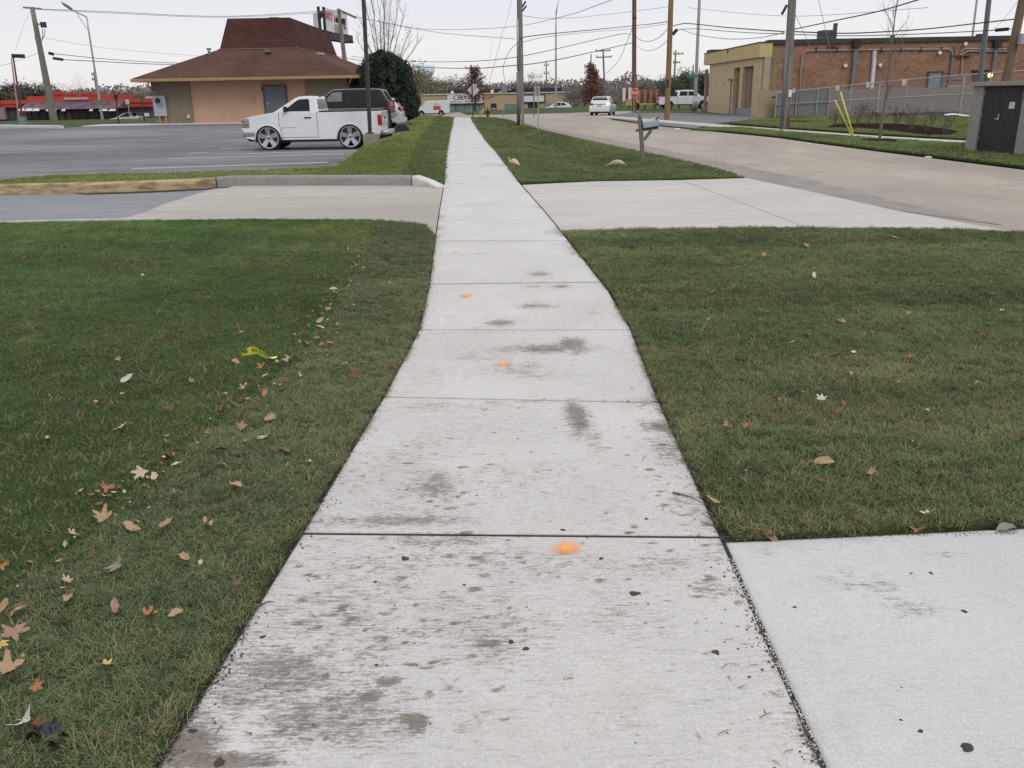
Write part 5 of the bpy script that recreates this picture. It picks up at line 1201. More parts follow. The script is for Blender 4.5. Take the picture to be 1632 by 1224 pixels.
# lit lamp above the vault
q = Q(1576, 120, 58); lm = thing('yard_lamp', 'small glowing yellow lamp beside the maroon door on the brick wall', 'lamp', (q.x, YB - .2, bz(1576, 120).z))
q = bz(1576, 120); b = MB(); b.lathe((q.x, YB - .30, q.z), [(.02, -.10), (.13, -.06), (.16, 0.0), (.13, .06)], 14, 'Y'); part('bulb', b, mat('bulb', (1, .85, .4), .4, emis=(1.0, .78, .28, 3.5)), lm)
b = MB(); b.box((q.x, YB - .15, q.z), (.34, .16, .34)); part('housing', b, M_YEL, lm)

yb = thing('yellow_building', 'tan block building front with a projecting yellow fascia and tall recessed openings', 'building', (XB - .2, (YB + YF) / 2, 0))
def fb(px, X=XB): # point on the street face: plane x = X
    d = ray(px, 140); t = X / d.x; return d.y * t
def fz(px, py, X=XB):
    d = ray(px, py); t = X / d.x; return CAMZ + d.z * t
b = MB(); b.box((XB + .45, (YB + YF - 1.6) / 2, ZB / 2 - .1), (.7, YF - 1.6 - YB, ZB + .05)); part('wall', b, M_YBLOCK, yb)
# openings set back in shallow reveals, built as proud jambs
ys0, ys1 = fb(1206), fb(1189); ys2, ys3 = fb(1184.5), fb(1174.5)
zt = fz(1196, 106)
for a, c in ((ys0, ys1), (ys2, ys3)):
    b = MB(); b.box((XB + .05, (a + c) / 2, zt / 2 + .3), (.12, abs(c - a), zt - .6)); op = part('shutter', b, M_SHUT, yb)
    b = MB(); b.box((XB + .03, a + (c - a) * .52, zt / 2 + .3), (.14, .12, zt - .6)); part('mullion', b, mat('mullion', (.15, .11, .09), .8), yb)
ed_ = [YB - .05, ys0, None, ys1, ys2, None, ys3, YF - 1.6]
for a, c in ((YB - .05, ys0), (ys1, ys2), (ys3, YF - 1.6)):
    b = MB(); b.box((XB - .10, (a + c) / 2, ZB / 2 - .3), (.42, abs(c - a), ZB - .55)); part('pier', b, M_YBLOCK, yb)
b = MB(); b.box((XB - .10, (ys0 + ys3) / 2, (zt + ZB - .5) / 2), (.43, abs(ys3 - ys0) - .01, ZB - .49 - zt)); part('lintel', b, M_YBLOCK, yb)
b = MB(); b.box((XB - .10, (ys0 + ys3) / 2, .2), (.46, abs(ys3 - ys0), .55)); part('sill', b, M_KERBG, yb)
zf0 = fz(1215, 91, XB - .45)
b = MB(); b.box((XB - .05, (YB - .25 + YF) / 2, (zf0 + ZB) / 2 + .02), (.9, YF - YB + .25, ZB - zf0)); part('fascia', b, M_YFASC, yb, bev=.01)
b = MB(); b.box((XB - .03, (YB - .25 + YF) / 2, ZB + .055), (1.0, YF - YB + .35, .07)); b.box((XB + .4, YF - .8, ZB + .2), (1.4, 1.6, .25)); part('coping', b, M_COPING, yb)
b = MB(); b.box((XB + .12, YB - .12, ZB / 2 - .4), (.45, .22, ZB - .9)); part('corner_pier', b, mat('pier_greytan', (.33, .29, .22), .9, .1, 2), yb)
b = MB(); b.box((XB + .8, YF - 1.0, 1.75), (.3, 1.5, 3.7)); part('entrance_wall', b, M_DKBR, yb)
b = MB(); b.box((XB - .25, YF - .25, 1.75), (.25, .22, 3.7)); part('post', b, mat('post_pink', (.36, .25, .22), .8), yb)
b = MB(); b.box((XB - .1, YF - .8, .1), (1.6, 1.8, .3)); part('step', b, M_KERBG, yb)
for px in (1172, 1182):
    y_ = fb(px); b = MB(); zq = fz(px, 127); b.box((XB - .42, y_, zq), (.35, .25, .12)); b.tube([(XB - .36, y_, zq), (XB - .36, y_, zq - 2.6)], .035, 6); part('gooseneck_pipe', b, M_SHUT, yb)
y_ = fb(1157, XB - .5); b = MB(); b.box((XB - .53, y_, ZB - .12), (.06, .16, .3)); part('scupper', b, M_DKBR, yb)

# board fence of the yard and its gate
M_BOARD = mat('fence_board', (0.235, 0.20, 0.18), 0.9, 0.12, 0.6, island=0.07, stretch=(1, 1, .3)); M_BOARDT = mat('fence_board_tan', (0.33, 0.255, 0.18), 0.9, 0.1, 0.6, island=0.08)
YFn = 61.3
bf = thing('board_fence', 'grey tan board fence standing behind the chain link fence', 'fence', (26, YFn, 0))
xa, xb = Q(1246, 160, YFn).x, Q(1575, 160, YFn).x; w = .15; n = int((xb - xa) / w)
for i in range(min(n, 290)):
    x = xa + i * (xb - xa) / n; h_ = 1.74 + rng.uniform(-.012, .012); 
    if i == 0:
        bb_ = MB().box((0, 0, 0), (w * .96, .03, 1)); bme = bb_.mesh('board', M_BOARD)
    o = link('board', bme, bf, (x - 26, rng.uniform(-.006, .006), h_ / 2)); o.scale = (1, 1, h_)
b = MB(); b.box(((xa + xb) / 2, YFn + .05, .5), (xb - xa, .05, .1)); b.box(((xa + xb) / 2, YFn + .05, 1.4), (xb - xa, .05, .1)); part('rail', b, M_BOARD, bf)
gt = thing('wooden_gate', 'tan wooden gate with a strap hinge beside the yellow building', 'gate', (18.9, 61.0, 0))
xa, xb = Q(1206, 165, 61).x, Q(1245, 165, 61).x
for i in range(12):
    x = xa + (i + .5) * (xb - xa) / 12; b = MB(); b.box((x, 61.0 + rng.uniform(-.008, .008), .86), ((xb - xa) / 12 - .012, .04, 1.72 + (.14 if i < 5 else 0))); part('board', b, M_BOARDT, gt)
b = MB(); b.box((Q(1237, 155, 61).x, 60.95, Q(1237, 154.5, 61).z), (.6, .04, .06)); part('hinge', b, M_TRIM, gt)
# chain link fence in front
YC0, YC1 = 60.4, 59.0
cf = thing('chain_link_fence', 'tall chain link fence with top rail in front of the grey board fence', 'fence', (26, 60, 0))
M_GALV = mat('galvanised', (.36, .35, .35), .45, .1, 4, metal=.6)
posts_px = [(1238, 147.5), (1271, 144), (1304, 141), (1323, 139.5), (1357, 135.5), (1402, 131), (1447, 127), (1492, 122.5), (1537, 119.5), (1580, 116), (1640, 112)]
pts = []
for i, (px, py) in enumerate(posts_px):
    Y = YC0 + (YC1 - YC0) * (px - 1238) / 300; t_ = Q(px, py, Y); pts.append(t_)
    b = MB(); b.tube([(t_.x, t_.y, 0), (t_.x, t_.y, t_.z + .04)], .05 if i not in (5, 8) else .085, 8); part('post', b, M_GALV, cf)
for k, fr in (('top_rail', 1.0), ('middle_rail', .52)):
    b = MB(); b.tube([(p.x, p.y - .05, p.z * fr) for p in pts], .032, 6); part(k, b, M_GALV, cf)
b = MB()
tot = pts[-1].x - pts[0].x; n = int(tot / .11)
def fpt(s, h):
    x = pts[0].x + s
    for a, c in zip(pts[:-1], pts[1:]):
        if a.x <= x <= c.x:
            t = (x - a.x) / (c.x - a.x); return Vector((x, a.y + (c.y - a.y) * t - .02, (a.z + (c.z - a.z) * t) * h))
    return Vector((x, pts[-1].y, pts[-1].z * h))
for i in range(n):
    s0 = i * .11
    for sg in (1, -1):
        s1 = s0 + sg * 2.0
        if 0 <= s1 <= tot:
            p, q = fpt(s0, 0.02), fpt(s1, 1.0); d = Vector((0.0035, 0, 0)); b.add([p - d, p + d, q + d, q - d], [(0, 1, 2, 3)])
            b.add([p - d + Vector((0, .002, 0)), q - d + Vector((0, .002, 0)), q + d + Vector((0, .002, 0)), p + d + Vector((0, .002, 0))], [(0, 1, 2, 3)])
stuff(part('wire_mesh', b, M_GALV, cf, norm=False))
# grey privacy screen on the first bays
b = MB(); ps = [p for p in pts[:4]]
for a, c in zip(ps[:-1], ps[1:]): b.add([(a.x, a.y + .06, .08), (c.x, c.y + .06, .08), (c.x, c.y + .06, c.z - .12), (a.x, a.y + .06, a.z - .12), (a.x, a.y + .075, .08), (c.x, c.y + .075, .08), (c.x, c.y + .075, c.z - .12), (a.x, a.y + .075, a.z - .12)], [(0, 1, 2, 3), (7, 6, 5, 4)])
part('privacy_screen', b, mat('screen_grey', (.17, .175, .18), .8, .1, 1.5), cf)
for px, py, w_, h_ in ((1335, 140, .22, .3), (1383, 135, .2, .34), (1441, 131.5, .26, .34), (1265, 144, .14, .3)):
    q = Q(px, py, 59.3); b = MB(); b.box((q.x, 59.3, q.z), (w_, .02, h_)); s_ = part('notice', b, M_WB, cf)
    b = MB(); [b.box((q.x, 59.285, q.z + h_ * (.28 - .2 * k)), (w_ * .7, .006, h_ * .06)) for k in range(4)]; part('notice_print', b, mat('print_red', (.4, .08, .07), .7), s_)
# white sheet lying at the end of the fence
q = P(1535, 187); b = MB(); b.grid(10, 5, lambda u, v: (q.x - 1.0 + 2.4 * u, q.y + 1.0 * v, q.z + .05 + .16 * sin(u * 3.0 + 1) * (0.4 + .6 * v) + .04 * sin(9 * u + 4 * v)))
single('white_sheet', b, mat('white_sheet', (.62, .62, .62), .7), 'white plastic sheet lying at the foot of the chain link fence', 'sheet', norm=False)

# ---- concrete vault with black double doors
va, vb = P(1537, 241.5), Vector((P(1632, 250).x, P(1632, 250).y, 0))
dv = (vb.xy - va.xy).normalized(); ang = math.atan2(dv.y, dv.x)
vt = thing('concrete_vault', 'low concrete utility vault with black double doors at the right edge across the road', 'utility vault', (va.x, va.y, 0), ang)
M_VC = mat('vault_concrete', (.265, .25, .225), .92, .14, 6, bump=.5, bscale=60)
def vl(px, py): # point on the front plane in vault coordinates
    d = ray(px, py); n = Vector((-dv.y, dv.x)); t = (va.xy.dot(n)) / (d.xy.dot(n)); p = d.xy * t
    return ((p - va.xy).dot(dv), CAMZ + d.z * t)
pw = vl(1553, 243)[0]; xd = vl(1616, 240)[0]; ht = vl(1555, 131)[1]; hs = vl(1556, 137.5)[1]
b = MB(); b.box((pw / 2, 1.0, hs / 2), (pw, 2.0, hs)); part('wall', b, M_VC, vt, local=True, bev=.01)
b = MB(); b.box((xd + .6, 1.0, hs / 2), (1.2, 2.0, hs)); part('wall', b, M_VC, vt, local=True, bev=.01)
b = MB(); b.box(((xd + 1.2) / 2, 1.9, hs / 2), (xd + 1.2 - .02, .18, hs - .02)); part('back_wall', b, M_VC, vt, local=True)
b = MB(); b.box(((xd + 1.2) / 2 - .02, .97, (hs + ht) / 2 + .002), (xd + 1.3, 2.14, ht - hs)); part('roof_slab', b, M_VC, vt, local=True, bev=.012)
M_BD = mat('door_black', (.022, .021, .024), .55, .3, 3, stretch=(3, 3, .5))
wd = (xd - pw) / 2 - .012
b = MB(); b.box((pw + .006 + wd / 2, .08, (hs + .08) / 2), (wd, .05, hs - .08)); d1 = part('door', b, M_BD, vt, local=True)
b = MB(); b.box((xd - .006 - wd / 2, .07, (hs + .08) / 2), (wd, .05, hs - .08)); d2 = part('door', b, M_BD, vt, local=True)
b = MB(); b.box(((pw + xd) / 2, .03, .045), (xd - pw, .10, .04)); part('sill', b, M_CHROME, vt, local=True)
b = MB(); b.box((pw + wd - .03, .03, .98), (.05, .05, .16)); b.box((pw + wd - .08, .02, .93), (.12, .05, .03)); part('handle', b, M_CHROME, d1, local=True, bev=.005)
qx, qz = vl(1611, 168); b = MB(); b.box((qx, .035, qz), (.20, .012, .17)); sg_ = part('notice', b, M_WB, d2, local=True, bev=.004)
b = MB(); [b.box((qx + .01 * k - .02, .027, qz + .05 - .033 * k), (.12, .004, .010)) for k in range(4)]; part('notice_print', b, M_GREYP, d2, local=True)
b = MB(); [b.box((qx + rng.uniform(-.22, -.02), .04, qz + rng.uniform(-.45, .12)), (.018, .006, .02)) for k in range(9)]; part('door_chip', b, M_GREYP, d2, local=True)
b = MB(); b.box((xd + .1, -.03, vl(1630, 152)[1]), (.12, .06, .20)); part('junction_box', b, mat('maroon_box', (.20, .06, .05), .6), vt, local=True)
for z_ in (.4, 1.0, 1.6):
    b = MB(); b.tube([(pw + .02, .045, z_ - .06), (pw + .02, .045, z_ + .06)], .016, 6); b.tube([(xd - .02, .04, z_ - .06), (xd - .02, .04, z_ + .06)], .016, 6); part('hinge', b, M_GREYP, vt, local=True)

# ---- low tan shop row beyond the main road
Ys = 146; M_SHOP = mat('shop_tan', (.40, .30, .185), .9, .07, .5)
x0, x1 = Q(664, 160, Ys).x, Q(907, 160, Ys).x; zt = Q(790, 149, Ys).z; zg = -1.35
sp = thing('shop_row', 'low flat roofed tan shop row with a white signboard beyond the main road', 'building', ((x0 + x1) / 2, Ys, zg))
b = MB(); b.box(((x0 + x1) / 2, Ys + 7, (zt + zg) / 2), (x1 - x0, 14, zt - zg)); part('wall', b, M_SHOP, sp)
b = MB(); b.box(((x0 + x1) / 2, Ys - .05, zt + .02), (x1 - x0 + .3, .3, .16)); part('coping', b, mat('coping_pale', (.55, .50, .46), .8), sp)
def shq(px, py): q = Q(px, py, Ys); return q
def sbox(nm, p0, p1, m, d=.12, y=0.0, par=None):
    a, c = shq(*p0), shq(*p1); b = MB(); b.box(((a.x + c.x) / 2, Ys - d / 2 - y, (a.z + c.z) / 2), (abs(c.x - a.x), d, abs(c.z - a.z))); return part(nm, b, m, par or sp)
M_SHOPG = mat('shop_glass', (.16, .21, .21), .12, .3, .8, spec=.6)
sbox('signboard', (713, 151.5), (769, 164.5), M_WB, .25)
b = MB(); q = shq(730.5, 155.8)
text_mb(b, 'CBL', 0.95, lambda u, v: (q.x + u * 1.2, Ys - .27, q.z + v), shear=.25, bold=.012); 
part('lettering', b, mat('print_black', (.03, .03, .045), .6), sp, norm=False)
b = MB(); q2 = shq(741, 162.0); [b.box((q2.x + u_, Ys - .26, q2.z + .02), (w_, .01, .16)) for u_, w_ in ((-1.9, .9), (-.9, .7), (.6, 1.1), (2.0, 1.2))]; part('small_print', b, mat('print_grey', (.25, .25, .30), .7), sp, norm=False)
b = MB(); q3 = shq(757, 154.5); b.box((q3.x, Ys - .26, q3.z), (1.6, .01, .35)); part('red_print', b, mat('print_red2', (.45, .12, .12), .7), sp)
b = MB(); b.box((shq(741, 165.6).x, Ys - .2, shq(741, 165.2).z), (6.2, .4, .12)); part('canopy_edge', b, M_TRIM, sp)
for a, c in ((718, 726), (726.5, 740.5), (741, 755), (755.5, 764), (764.5, 772)): 
    wn_ = sbox('window', (a, 166), (c, 178), M_SHOPG, .08); sbox('mullion', (c, 166), (c + .5, 178), M_TRIM, .12, par=wn_)
d_ = sbox('door', (782.5, 165), (791.5, 175.5), M_TRIM, .08); b = MB(); q = shq(787, 173.2); b.box((q.x, Ys - .1, q.z), (.6, .02, .14)); part('lettering', b, M_WB, d_)
for a, c in ((804.5, 810.5), (811, 817), (817.5, 824)): sbox('window', (a, 165.5), (c, 176), M_SHOPG, .08)
sbox('signboard', (833.5, 151.5), (868, 162.5), M_WB, .2)
b = MB(); a, c = shq(833.5, 151.5), shq(868, 162.5); [b.box(((a.x + c.x) / 2, Ys - .22, z_), (c.x - a.x + .3, .08, .14)) for z_ in (a.z, c.z)]; [b.box((x_, Ys - .22, (a.z + c.z) / 2), (.14, .08, a.z - c.z)) for x_ in (a.x, c.x)]; part('sign_frame', b, M_TRIM, sp)
sbox('door', (841.5, 163.5), (859, 176), M_TRIM, .08); sbox('window', (868.5, 164.5), (880, 176), mat('shop_glass_grey', (.22, .21, .24), .3), .08)
for px, py in ((719, 148), (784, 146), (797, 147.5), (812, 147.5), (812, 144.6)):
    q = shq(px, py); b = MB(); b.box((q.x, Ys + 3, q.z), (.5, .5, .6)); part('roof_vent', b, M_WB if px < 790 else M_GREYP, sp)
b = MB(); b.box(((x0 + x1) / 2 + 2, Ys + 8, zt + .35), (x1 - x0 - 6, 8, .7)); part('roof_deck', b, mat('roof_black', (.025, .025, .03), .9), sp)

# ---- red restaurant at the far left
Yr = 112; M_RRED = mat('red_band', (.43, .05, .03), .6, .12, .6); M_RDK = mat('red_dark', (.11, .035, .035), .8, .2, .8); M_RPUR = mat('wall_dusk', (.10, .075, .085), .85, .3, 1.0)
zr = -1.9; rq = lambda px, py: Q(px, py, Yr)
rr_ = thing('red_restaurant', 'long low restaurant with a bright red roof band, awnings and red script letters on top', 'building', (-55, Yr, zr))
def rbox(nm, p0, p1, m, d=.3, y=0.0, par=None):
    a, c = rq(*p0), rq(*p1); b = MB(); b.box(((a.x + c.x) / 2, Yr - y + d / 2, (a.z + c.z) / 2), (abs(c.x - a.x), d, abs(c.z - a.z))); return part(nm, b, m, par or rr_)
rbox('wall', (-30, 165), (250, 200), M_RPUR, 12)
rbox('roof_band', (46, 153.8), (212, 160), M_RRED, .5, .6); rbox('roof_band', (4, 160), (48, 165.5), M_RRED, .5, .7); rbox('roof_band', (207, 157.5), (246, 163), M_RRED, .5, .7); rbox('roof_band', (205, 165), (246, 170), mat('red_mid', (.28, .04, .035), .7), .5, .6)
rbox('roof_edge', (46, 160), (212, 162.5), M_RDK, .5, .55); rbox('roof_band', (6, 166.5), (30, 171), M_RRED, .4, .6)
b = MB(); a, c = rq(48, 166), rq(205, 172)
b.add([(a.x, Yr - .5, a.z + .3), (c.x, Yr - .5, a.z + .3), (c.x - .6, Yr - 1.8, c.z), (a.x - .6, Yr - 1.8, c.z), (a.x, Yr - .3, a.z + .2), (c.x, Yr - .3, a.z + .2), (c.x, Yr - .3, c.z), (a.x, Yr - .3, c.z)], [(0, 3, 2, 1), (0, 1, 5, 4), (3, 7, 6, 2), (0, 4, 7, 3), (1, 2, 6, 5)])
part('awning_roof', b, mat('awning_dusk', (.12, .085, .105), .85, .5, 1.6, detail=8), rr_)
for i, (u0, u1) in enumerate(((41, 51), (52, 63), (63.5, 74), (85, 95), (96.5, 101), (109, 115), (153, 158), (168, 181), (183, 194))):
    b = MB(); q0, q1 = rq(u0, 176.5), rq(u1, 172.3); sl_ = (q1.x - q0.x) * .28
    b.add([(q0.x, Yr - 1.9, q0.z), (q1.x, Yr - 1.9, q0.z), (q1.x, Yr - 1.7, q1.z), (q0.x + sl_, Yr - 1.7, q1.z), (q0.x, Yr - 1.86, q0.z), (q1.x, Yr - 1.86, q0.z), (q1.x, Yr - 1.66, q1.z), (q0.x + sl_, Yr - 1.66, q1.z)], [(0, 1, 2, 3), (7, 6, 5, 4), (0, 4, 5, 1), (3, 2, 6, 7)]); part('awning_panel', b, M_WB, rr_)
for u0, u1 in ((42, 52), (54, 64), (66, 76), (118, 128), (131, 141), (144, 158), (164, 180)): wn_ = rbox('window', (u0, 178), (u1, 190), mat('window_dusk', (.03, .025, .035), .2), .1, .15)
for u0, u1 in ((96, 104), (107, 115)): rbox('window', (u0, 178), (u1, 190), mat('window_gold', (.16, .115, .045), .5), .1, .15)
rbox('side_wall', (-30, 172), (16, 190), mat('wall_pinkgrey', (.25, .20, .18), .9), .5, 1.0); rbox('side_roof', (-30, 160), (6, 171), mat('roof_terracotta', (.30, .14, .08), .8), .6, 1.2); rbox('door', (17, 177), (25, 190), mat('door_green', (.05, .08, .075), .5), .1, .3)
rbox('sign_panel', (107, 155.5), (146, 158.3), mat('panel_pale', (.42, .33, .33), .7), .1, .8)
rbox('notice_board', (233, 180), (242, 185), M_WB, .1, .9); rbox('rooftop_unit', (215, 153.5), (232, 157), M_METERG, 1.5, -3)
# script letters standing on the parapet, too far off to be read
M_SCRIPT = mat('script_red', (.55, .05, .045), .6); M_SCRIPTD = mat('script_dark', (.26, .04, .035), .6)
def script(u0, u1, y0_, y1_, seed):
    R = random.Random(seed); b = MB(); n = int((u1 - u0) / 1.5); pp = []
    for i in range(n + 1):
        u = u0 + (u1 - u0) * i / n; q = rq(u, y1_ if i % 2 == 0 else y0_ + R.random() * (y1_ - y0_) * .5); pp.append((q.x + R.uniform(-.1, .1), Yr - .6, q.z))
    b.tube(pp, .085, 5); return part('letters', b, M_SCRIPT, rr_)
for u0, u1, y0_, s_ in ((87, 104, 145.5, 1), (110, 127, 145, 2), (132, 146, 144.5, 3), (147, 162, 146.5, 4)):
    script(u0, u1, y0_, 152.8, s_); script(u0 + .6, u1 - .5, y0_ + 2, 152.5, s_ + 20)
    rbox('letter_backing', (u0 + 1, 150.5), (u1 - 1, 153.6), M_SCRIPTD, .08, .4)

# ------------------------------------------------------------------ poles, lamps, signs
M_WOODG = mat('pole_weathered', (.185, .165, .15), .9, .25, 2.5, bump=.4, stretch=(3, 3, .3), detail=7)
M_WOODB = mat('pole_brown', (.155, .085, .052), .9, .2, 2.5, bump=.4, stretch=(3, 3, .3), detail=7)
M_WOODT = mat('pole_tan', (.22, .145, .075), .9, .2, 2.5, bump=.4, stretch=(3, 3, .3), detail=7)
M_STEELG = mat('pole_steel', (.36, .355, .35), .5, .1, 2, metal=.5)
M_BRONZE = mat('bronze_post', (.045, .036, .034), .5, .2, 2)
M_CABLE = mat('cable', (.035, .035, .038), .8, .1, 2)
M_CABLEL = mat('cable_light', (.20, .20, .21), .7, .1, 2)
M_INS = mat('insulator', (.06, .05, .05), .4, .2, 5)
M_SIGNB = mat('sign_back', (.50, .52, .54), .45, .06, 3, metal=.3)
M_CONDUIT = mat('conduit', (.13, .135, .15), .5, .12, 2)
def pole(name, label, cat, base, top, r0_, r1_, m, group=None, sink=.1, ext=0.0):
    base = Vector(base); top = Vector(top); d = (top - base).normalized()
    t = thing(name, label, cat, tuple(base), 0, group)
    b = MB(); n = 6; b.tube([base - d * sink] + [base.lerp(top + d * ext, i / n) for i in range(n + 1)], [r0_] + [r0_ + (r1_ - r0_) * i / n for i in range(n + 1)], 12); part('pole', b, m, t, smooth=True)
    return t, base, top
GP = 'wooden and steel poles along the road'
# A: leaning pole far left
ba = P(86, 191); ta = Q(51, 11, ba.y - .5)
t, _, _ = pole('utility_pole', 'grey wooden utility pole leaning left in front of the red restaurant', 'utility pole', ba, ta, .30, .17, M_WOODG)
def px2(px, py, Y): return Q(px, py, Y)
b = MB(); b.bar(px2(37, 12, ta.y), px2(66, 14, ta.y), .12); part('crossarm', b, M_WOODG, t)
b = MB(); b.bar(px2(54, 38, ta.y), px2(70, 39, ta.y), .10); part('crossarm', b, M_WOODG, t)
for px in (66, 71):
    b = MB(); a, c = px2(px, 35, ta.y), px2(px + 1.5, 44, ta.y); b.bar(a, c, .16); part('switch', b, M_TRIM, t)
b = MB(); b.tube([px2(*q, ta.y) for q in ((57, 50), (55.5, 58), (57, 65), (60, 69))], .03, 5); b.tube([px2(*q, ta.y) for q in ((72, 46), (71, 56), (66, 66))], .03, 5); b.tube([px2(*q, ta.y) for q in ((68, 46), (68, 60), (65, 67))], .03, 5); part('jumper_cable', b, M_CABLEL, t)
b = MB(); b.bar(px2(78, 84.5, ta.y), px2(85, 86.5, ta.y), .22); part('splice_case', b, M_TRIM, t)
b = MB(); b.bar(px2(85, 92.8, ta.y), px2(100, 95, ta.y), .20); part('splice_case', b, M_TRIM, t)
# B: street lamp left
def street_lamp(base, top, head, bow, label, m=M_STEELG, r=.11):
    t, a, c = pole('street_lamp', label, 'street lamp', base, top, r, r * .55, m)
    if head is not None:
        b = MB(); b.tube([c, bow, head], [.05, .045, .04], 8); part('arm', b, m, t, smooth=True)
        b = MB(); b.tube([c + (a - c).normalized() * 1.2, (c + (a - c).normalized() * 1.2).lerp(bow, .55) , bow], .03, 6); part('brace', b, m, t)
        d = (head - bow).normalized(); b = MB(); b.tube([head - d * .25, head, head + d * .45, head + d * .75], [.06, .13, .12, .03], 8); part('lamp_head', b, M_GREYP, t, smooth=True)
    return t
Yb = 80.0; tb = P(163, 189)
bb = Vector((Q(163, 188, Yb).x, Yb, grade(Q(163, 188, Yb).x, Yb))); tt = Q(138, 27, Yb)
t = street_lamp(bb, tt, Q(111, 12.5, Yb - .5), Q(121, 19, Yb - .2), 'tall steel street lamp with a single arm at the left before the red restaurant')
b = MB(); q = Q(160, 163, Yb - .2); b.box((q.x, Yb - .25, q.z), (.32, .04, .32)); part('green_plate', b, mat('green_plate', (.03, .22, .15), .5), t)
# C: parking lot lamp, far left
bc = P(37, 197); tc_ = Q(20.5, 88, bc.y)
t, _, _ = pole('lot_lamp', 'slim dark red lamp post with a flat box head at the far left', 'lamp post', bc, tc_, .07, .05, mat('post_darkred', (.13, .03, .035), .6, .2, 2))
b = MB(); b.bar(Q(20, 89, bc.y), Q(38, 89.5, bc.y), .36, .24); part('lamp_head', b, M_TRIM, t, bev=.03)
b = MB(); b.box((bc.x, bc.y, bc.z + .2), (.4, .4, .5)); part('base', b, M_GREYP, t)
b2, t2 = P(30, 196), Q(17.5, 90, 68); pole('slim_post', 'thin pale red post just left of the dark red lamp post', 'post', P(31, 195), Q(18, 92, P(31, 195).y), .06, .05, mat('post_pale', (.36, .24, .22), .6, .2, 2))
# two slim dark posts and a small sign on the grass behind the lot
for (p0, p1, lab, hd) in (((189, 196), (184, 152), 'slim dark post with a black box on top on the grass behind the lot', (182, 151, 187, 159)), ((230, 192), (225.5, 151), 'plain slim dark post near the corner of the shingled restaurant', None)):
    q = P(*p0); t, _, _ = pole('slim_post', lab, 'post', q, Q(*p1, q.y), .05, .04, M_BRONZE)
    if hd: a, c = Q(hd[0], hd[1], q.y), Q(hd[2], hd[3], q.y); b = MB(); b.box(((a.x + c.x) / 2, q.y, (a.z + c.z) / 2), (c.x - a.x, .25, a.z - c.z)); part('lamp_head', b, M_TRIM, t)
Yq = 90; q = Vector((Q(206, 186, Yq).x, Yq, grade(Q(206, 186, Yq).x, Yq))); t, _, _ = pole('small_sign', 'small grey rectangular sign on a post before the red restaurant', 'sign', q, Q(203.5, 160, Yq), .04, .04, M_STEELG)
b = MB(); a, c = Q(200, 158.5, Yq), Q(206.5, 166, Yq); b.box(((a.x + c.x) / 2, Yq - .06, (a.z + c.z) / 2), (c.x - a.x, .03, a.z - c.z)); part('sign_plate', b, M_SIGNB, t)

# lot light pole on its concrete footing in front of the pickup
q = V(Q(590, 227, 31.4).x, 31.4, .06); lp = thing('lot_light_pole', 'tall dark square light pole on a concrete footing beside the white pickup', 'light pole', (q.x, q.y, q.z))
fx0, fx1 = Q(578.5, 220, q.y).x, Q(602, 220, q.y).x; ftz = Q(590, 213.5, q.y).z
b = MB(); b.box(((fx0 + fx1) / 2, q.y + .25, (q.z + ftz) / 2 - .06), (fx1 - fx0, .52, ftz - q.z + .12)); part('footing', b, mat('footing', (.25, .215, .18), .92, .2, 4, bump=.5), lp, bev=.02)
pt_ = Q(577, -20, q.y); pc = Vector((Q(588.5, 213, q.y).x, q.y + .2, ftz))
b = MB(); d = (Vector((pt_.x, q.y + .2, pt_.z)) - pc); b.bar(pc, pc + d * 1.25, .125); part('pole', b, M_BRONZE, lp)
b = MB(); b.box((pc.x, pc.y, ftz + .02), (.28, .28, .03)); part('base_plate', b, M_BRONZE, lp)

# billboard, only its back half and one printed face seen
Yb = 92; bbq = lambda px, py, Y=Yb: Q(px, py, Y)
bi = thing('billboard', 'two sided billboard on a dark column rising behind the shingled roof', 'billboard', (bbq(523, 100).x, Yb, grade(-18, Yb)))
b = MB(); b.tube([(bbq(524, 97).x + .1, Yb, -.6), (bbq(521.5, 58).x, Yb, bbq(521, 56).z)], .38, 14); part('column', b, mat('column_dark', (.05, .03, .03), .7, .2, 2), bi, smooth=True)
# face runs away from the camera: near edge left, far edge right
Yn, Yf = 88.0, 97.0
A0, A1 = Q(516, 11.5, Yn), Q(518.5, 48, Yn); B0, B1 = Q(553, 26, Yf), Q(555, 58.5, Yf)
B0.z = Q(553, 23, Yf).z
b = MB(); th = Vector((-.12, .12, 0)); b.add([A0, B0, B1, A1, A0 + th, B0 + th, B1 + th, A1 + th], [(0, 3, 2, 1), (4, 5, 6, 7), (0, 1, 5, 4), (3, 7, 6, 2), (0, 4, 7, 3), (1, 2, 6, 5)]); pn = part('panel', b, mat('panel_white', (.60, .58, .60), .6, .05, 1), bi)
def onp(u, v, off=.03): # 0..1 across and down the printed face
    p = A0.lerp(B0, u).lerp(A1.lerp(B1, u), v); return p + Vector((off, -off, 0))
b = MB(); text_mb(b, 'MY', 1.0, lambda u, v: onp(.20 + u * .21, .34 - v * .52), bold=.03); text_mb(b, 'HE', 1.0, lambda u, v: onp(.52 + u * .22, .36 - v * .40), bold=.03); part('lettering', b, mat('print_red3', (.50, .07, .07), .6), bi, norm=False)
b = MB()
for i in range(7): b.add([onp(.40 + i * .052, .60), onp(.435 + i * .052, .60), onp(.435 + i * .052, .92), onp(.40 + i * .052, .92)], [(0, 1, 2, 3)])
part('small_print', b, mat('print_grey2', (.32, .32, .36), .7), bi, norm=False)
b = MB()
for i in range(4): b.add([onp(.78 + .04 * (i % 2), .22 + i * .13), onp(.90 + .03 * (i % 2), .22 + i * .13), onp(.88, .32 + i * .13), onp(.80, .32 + i * .13)], [(0, 1, 2, 3)])
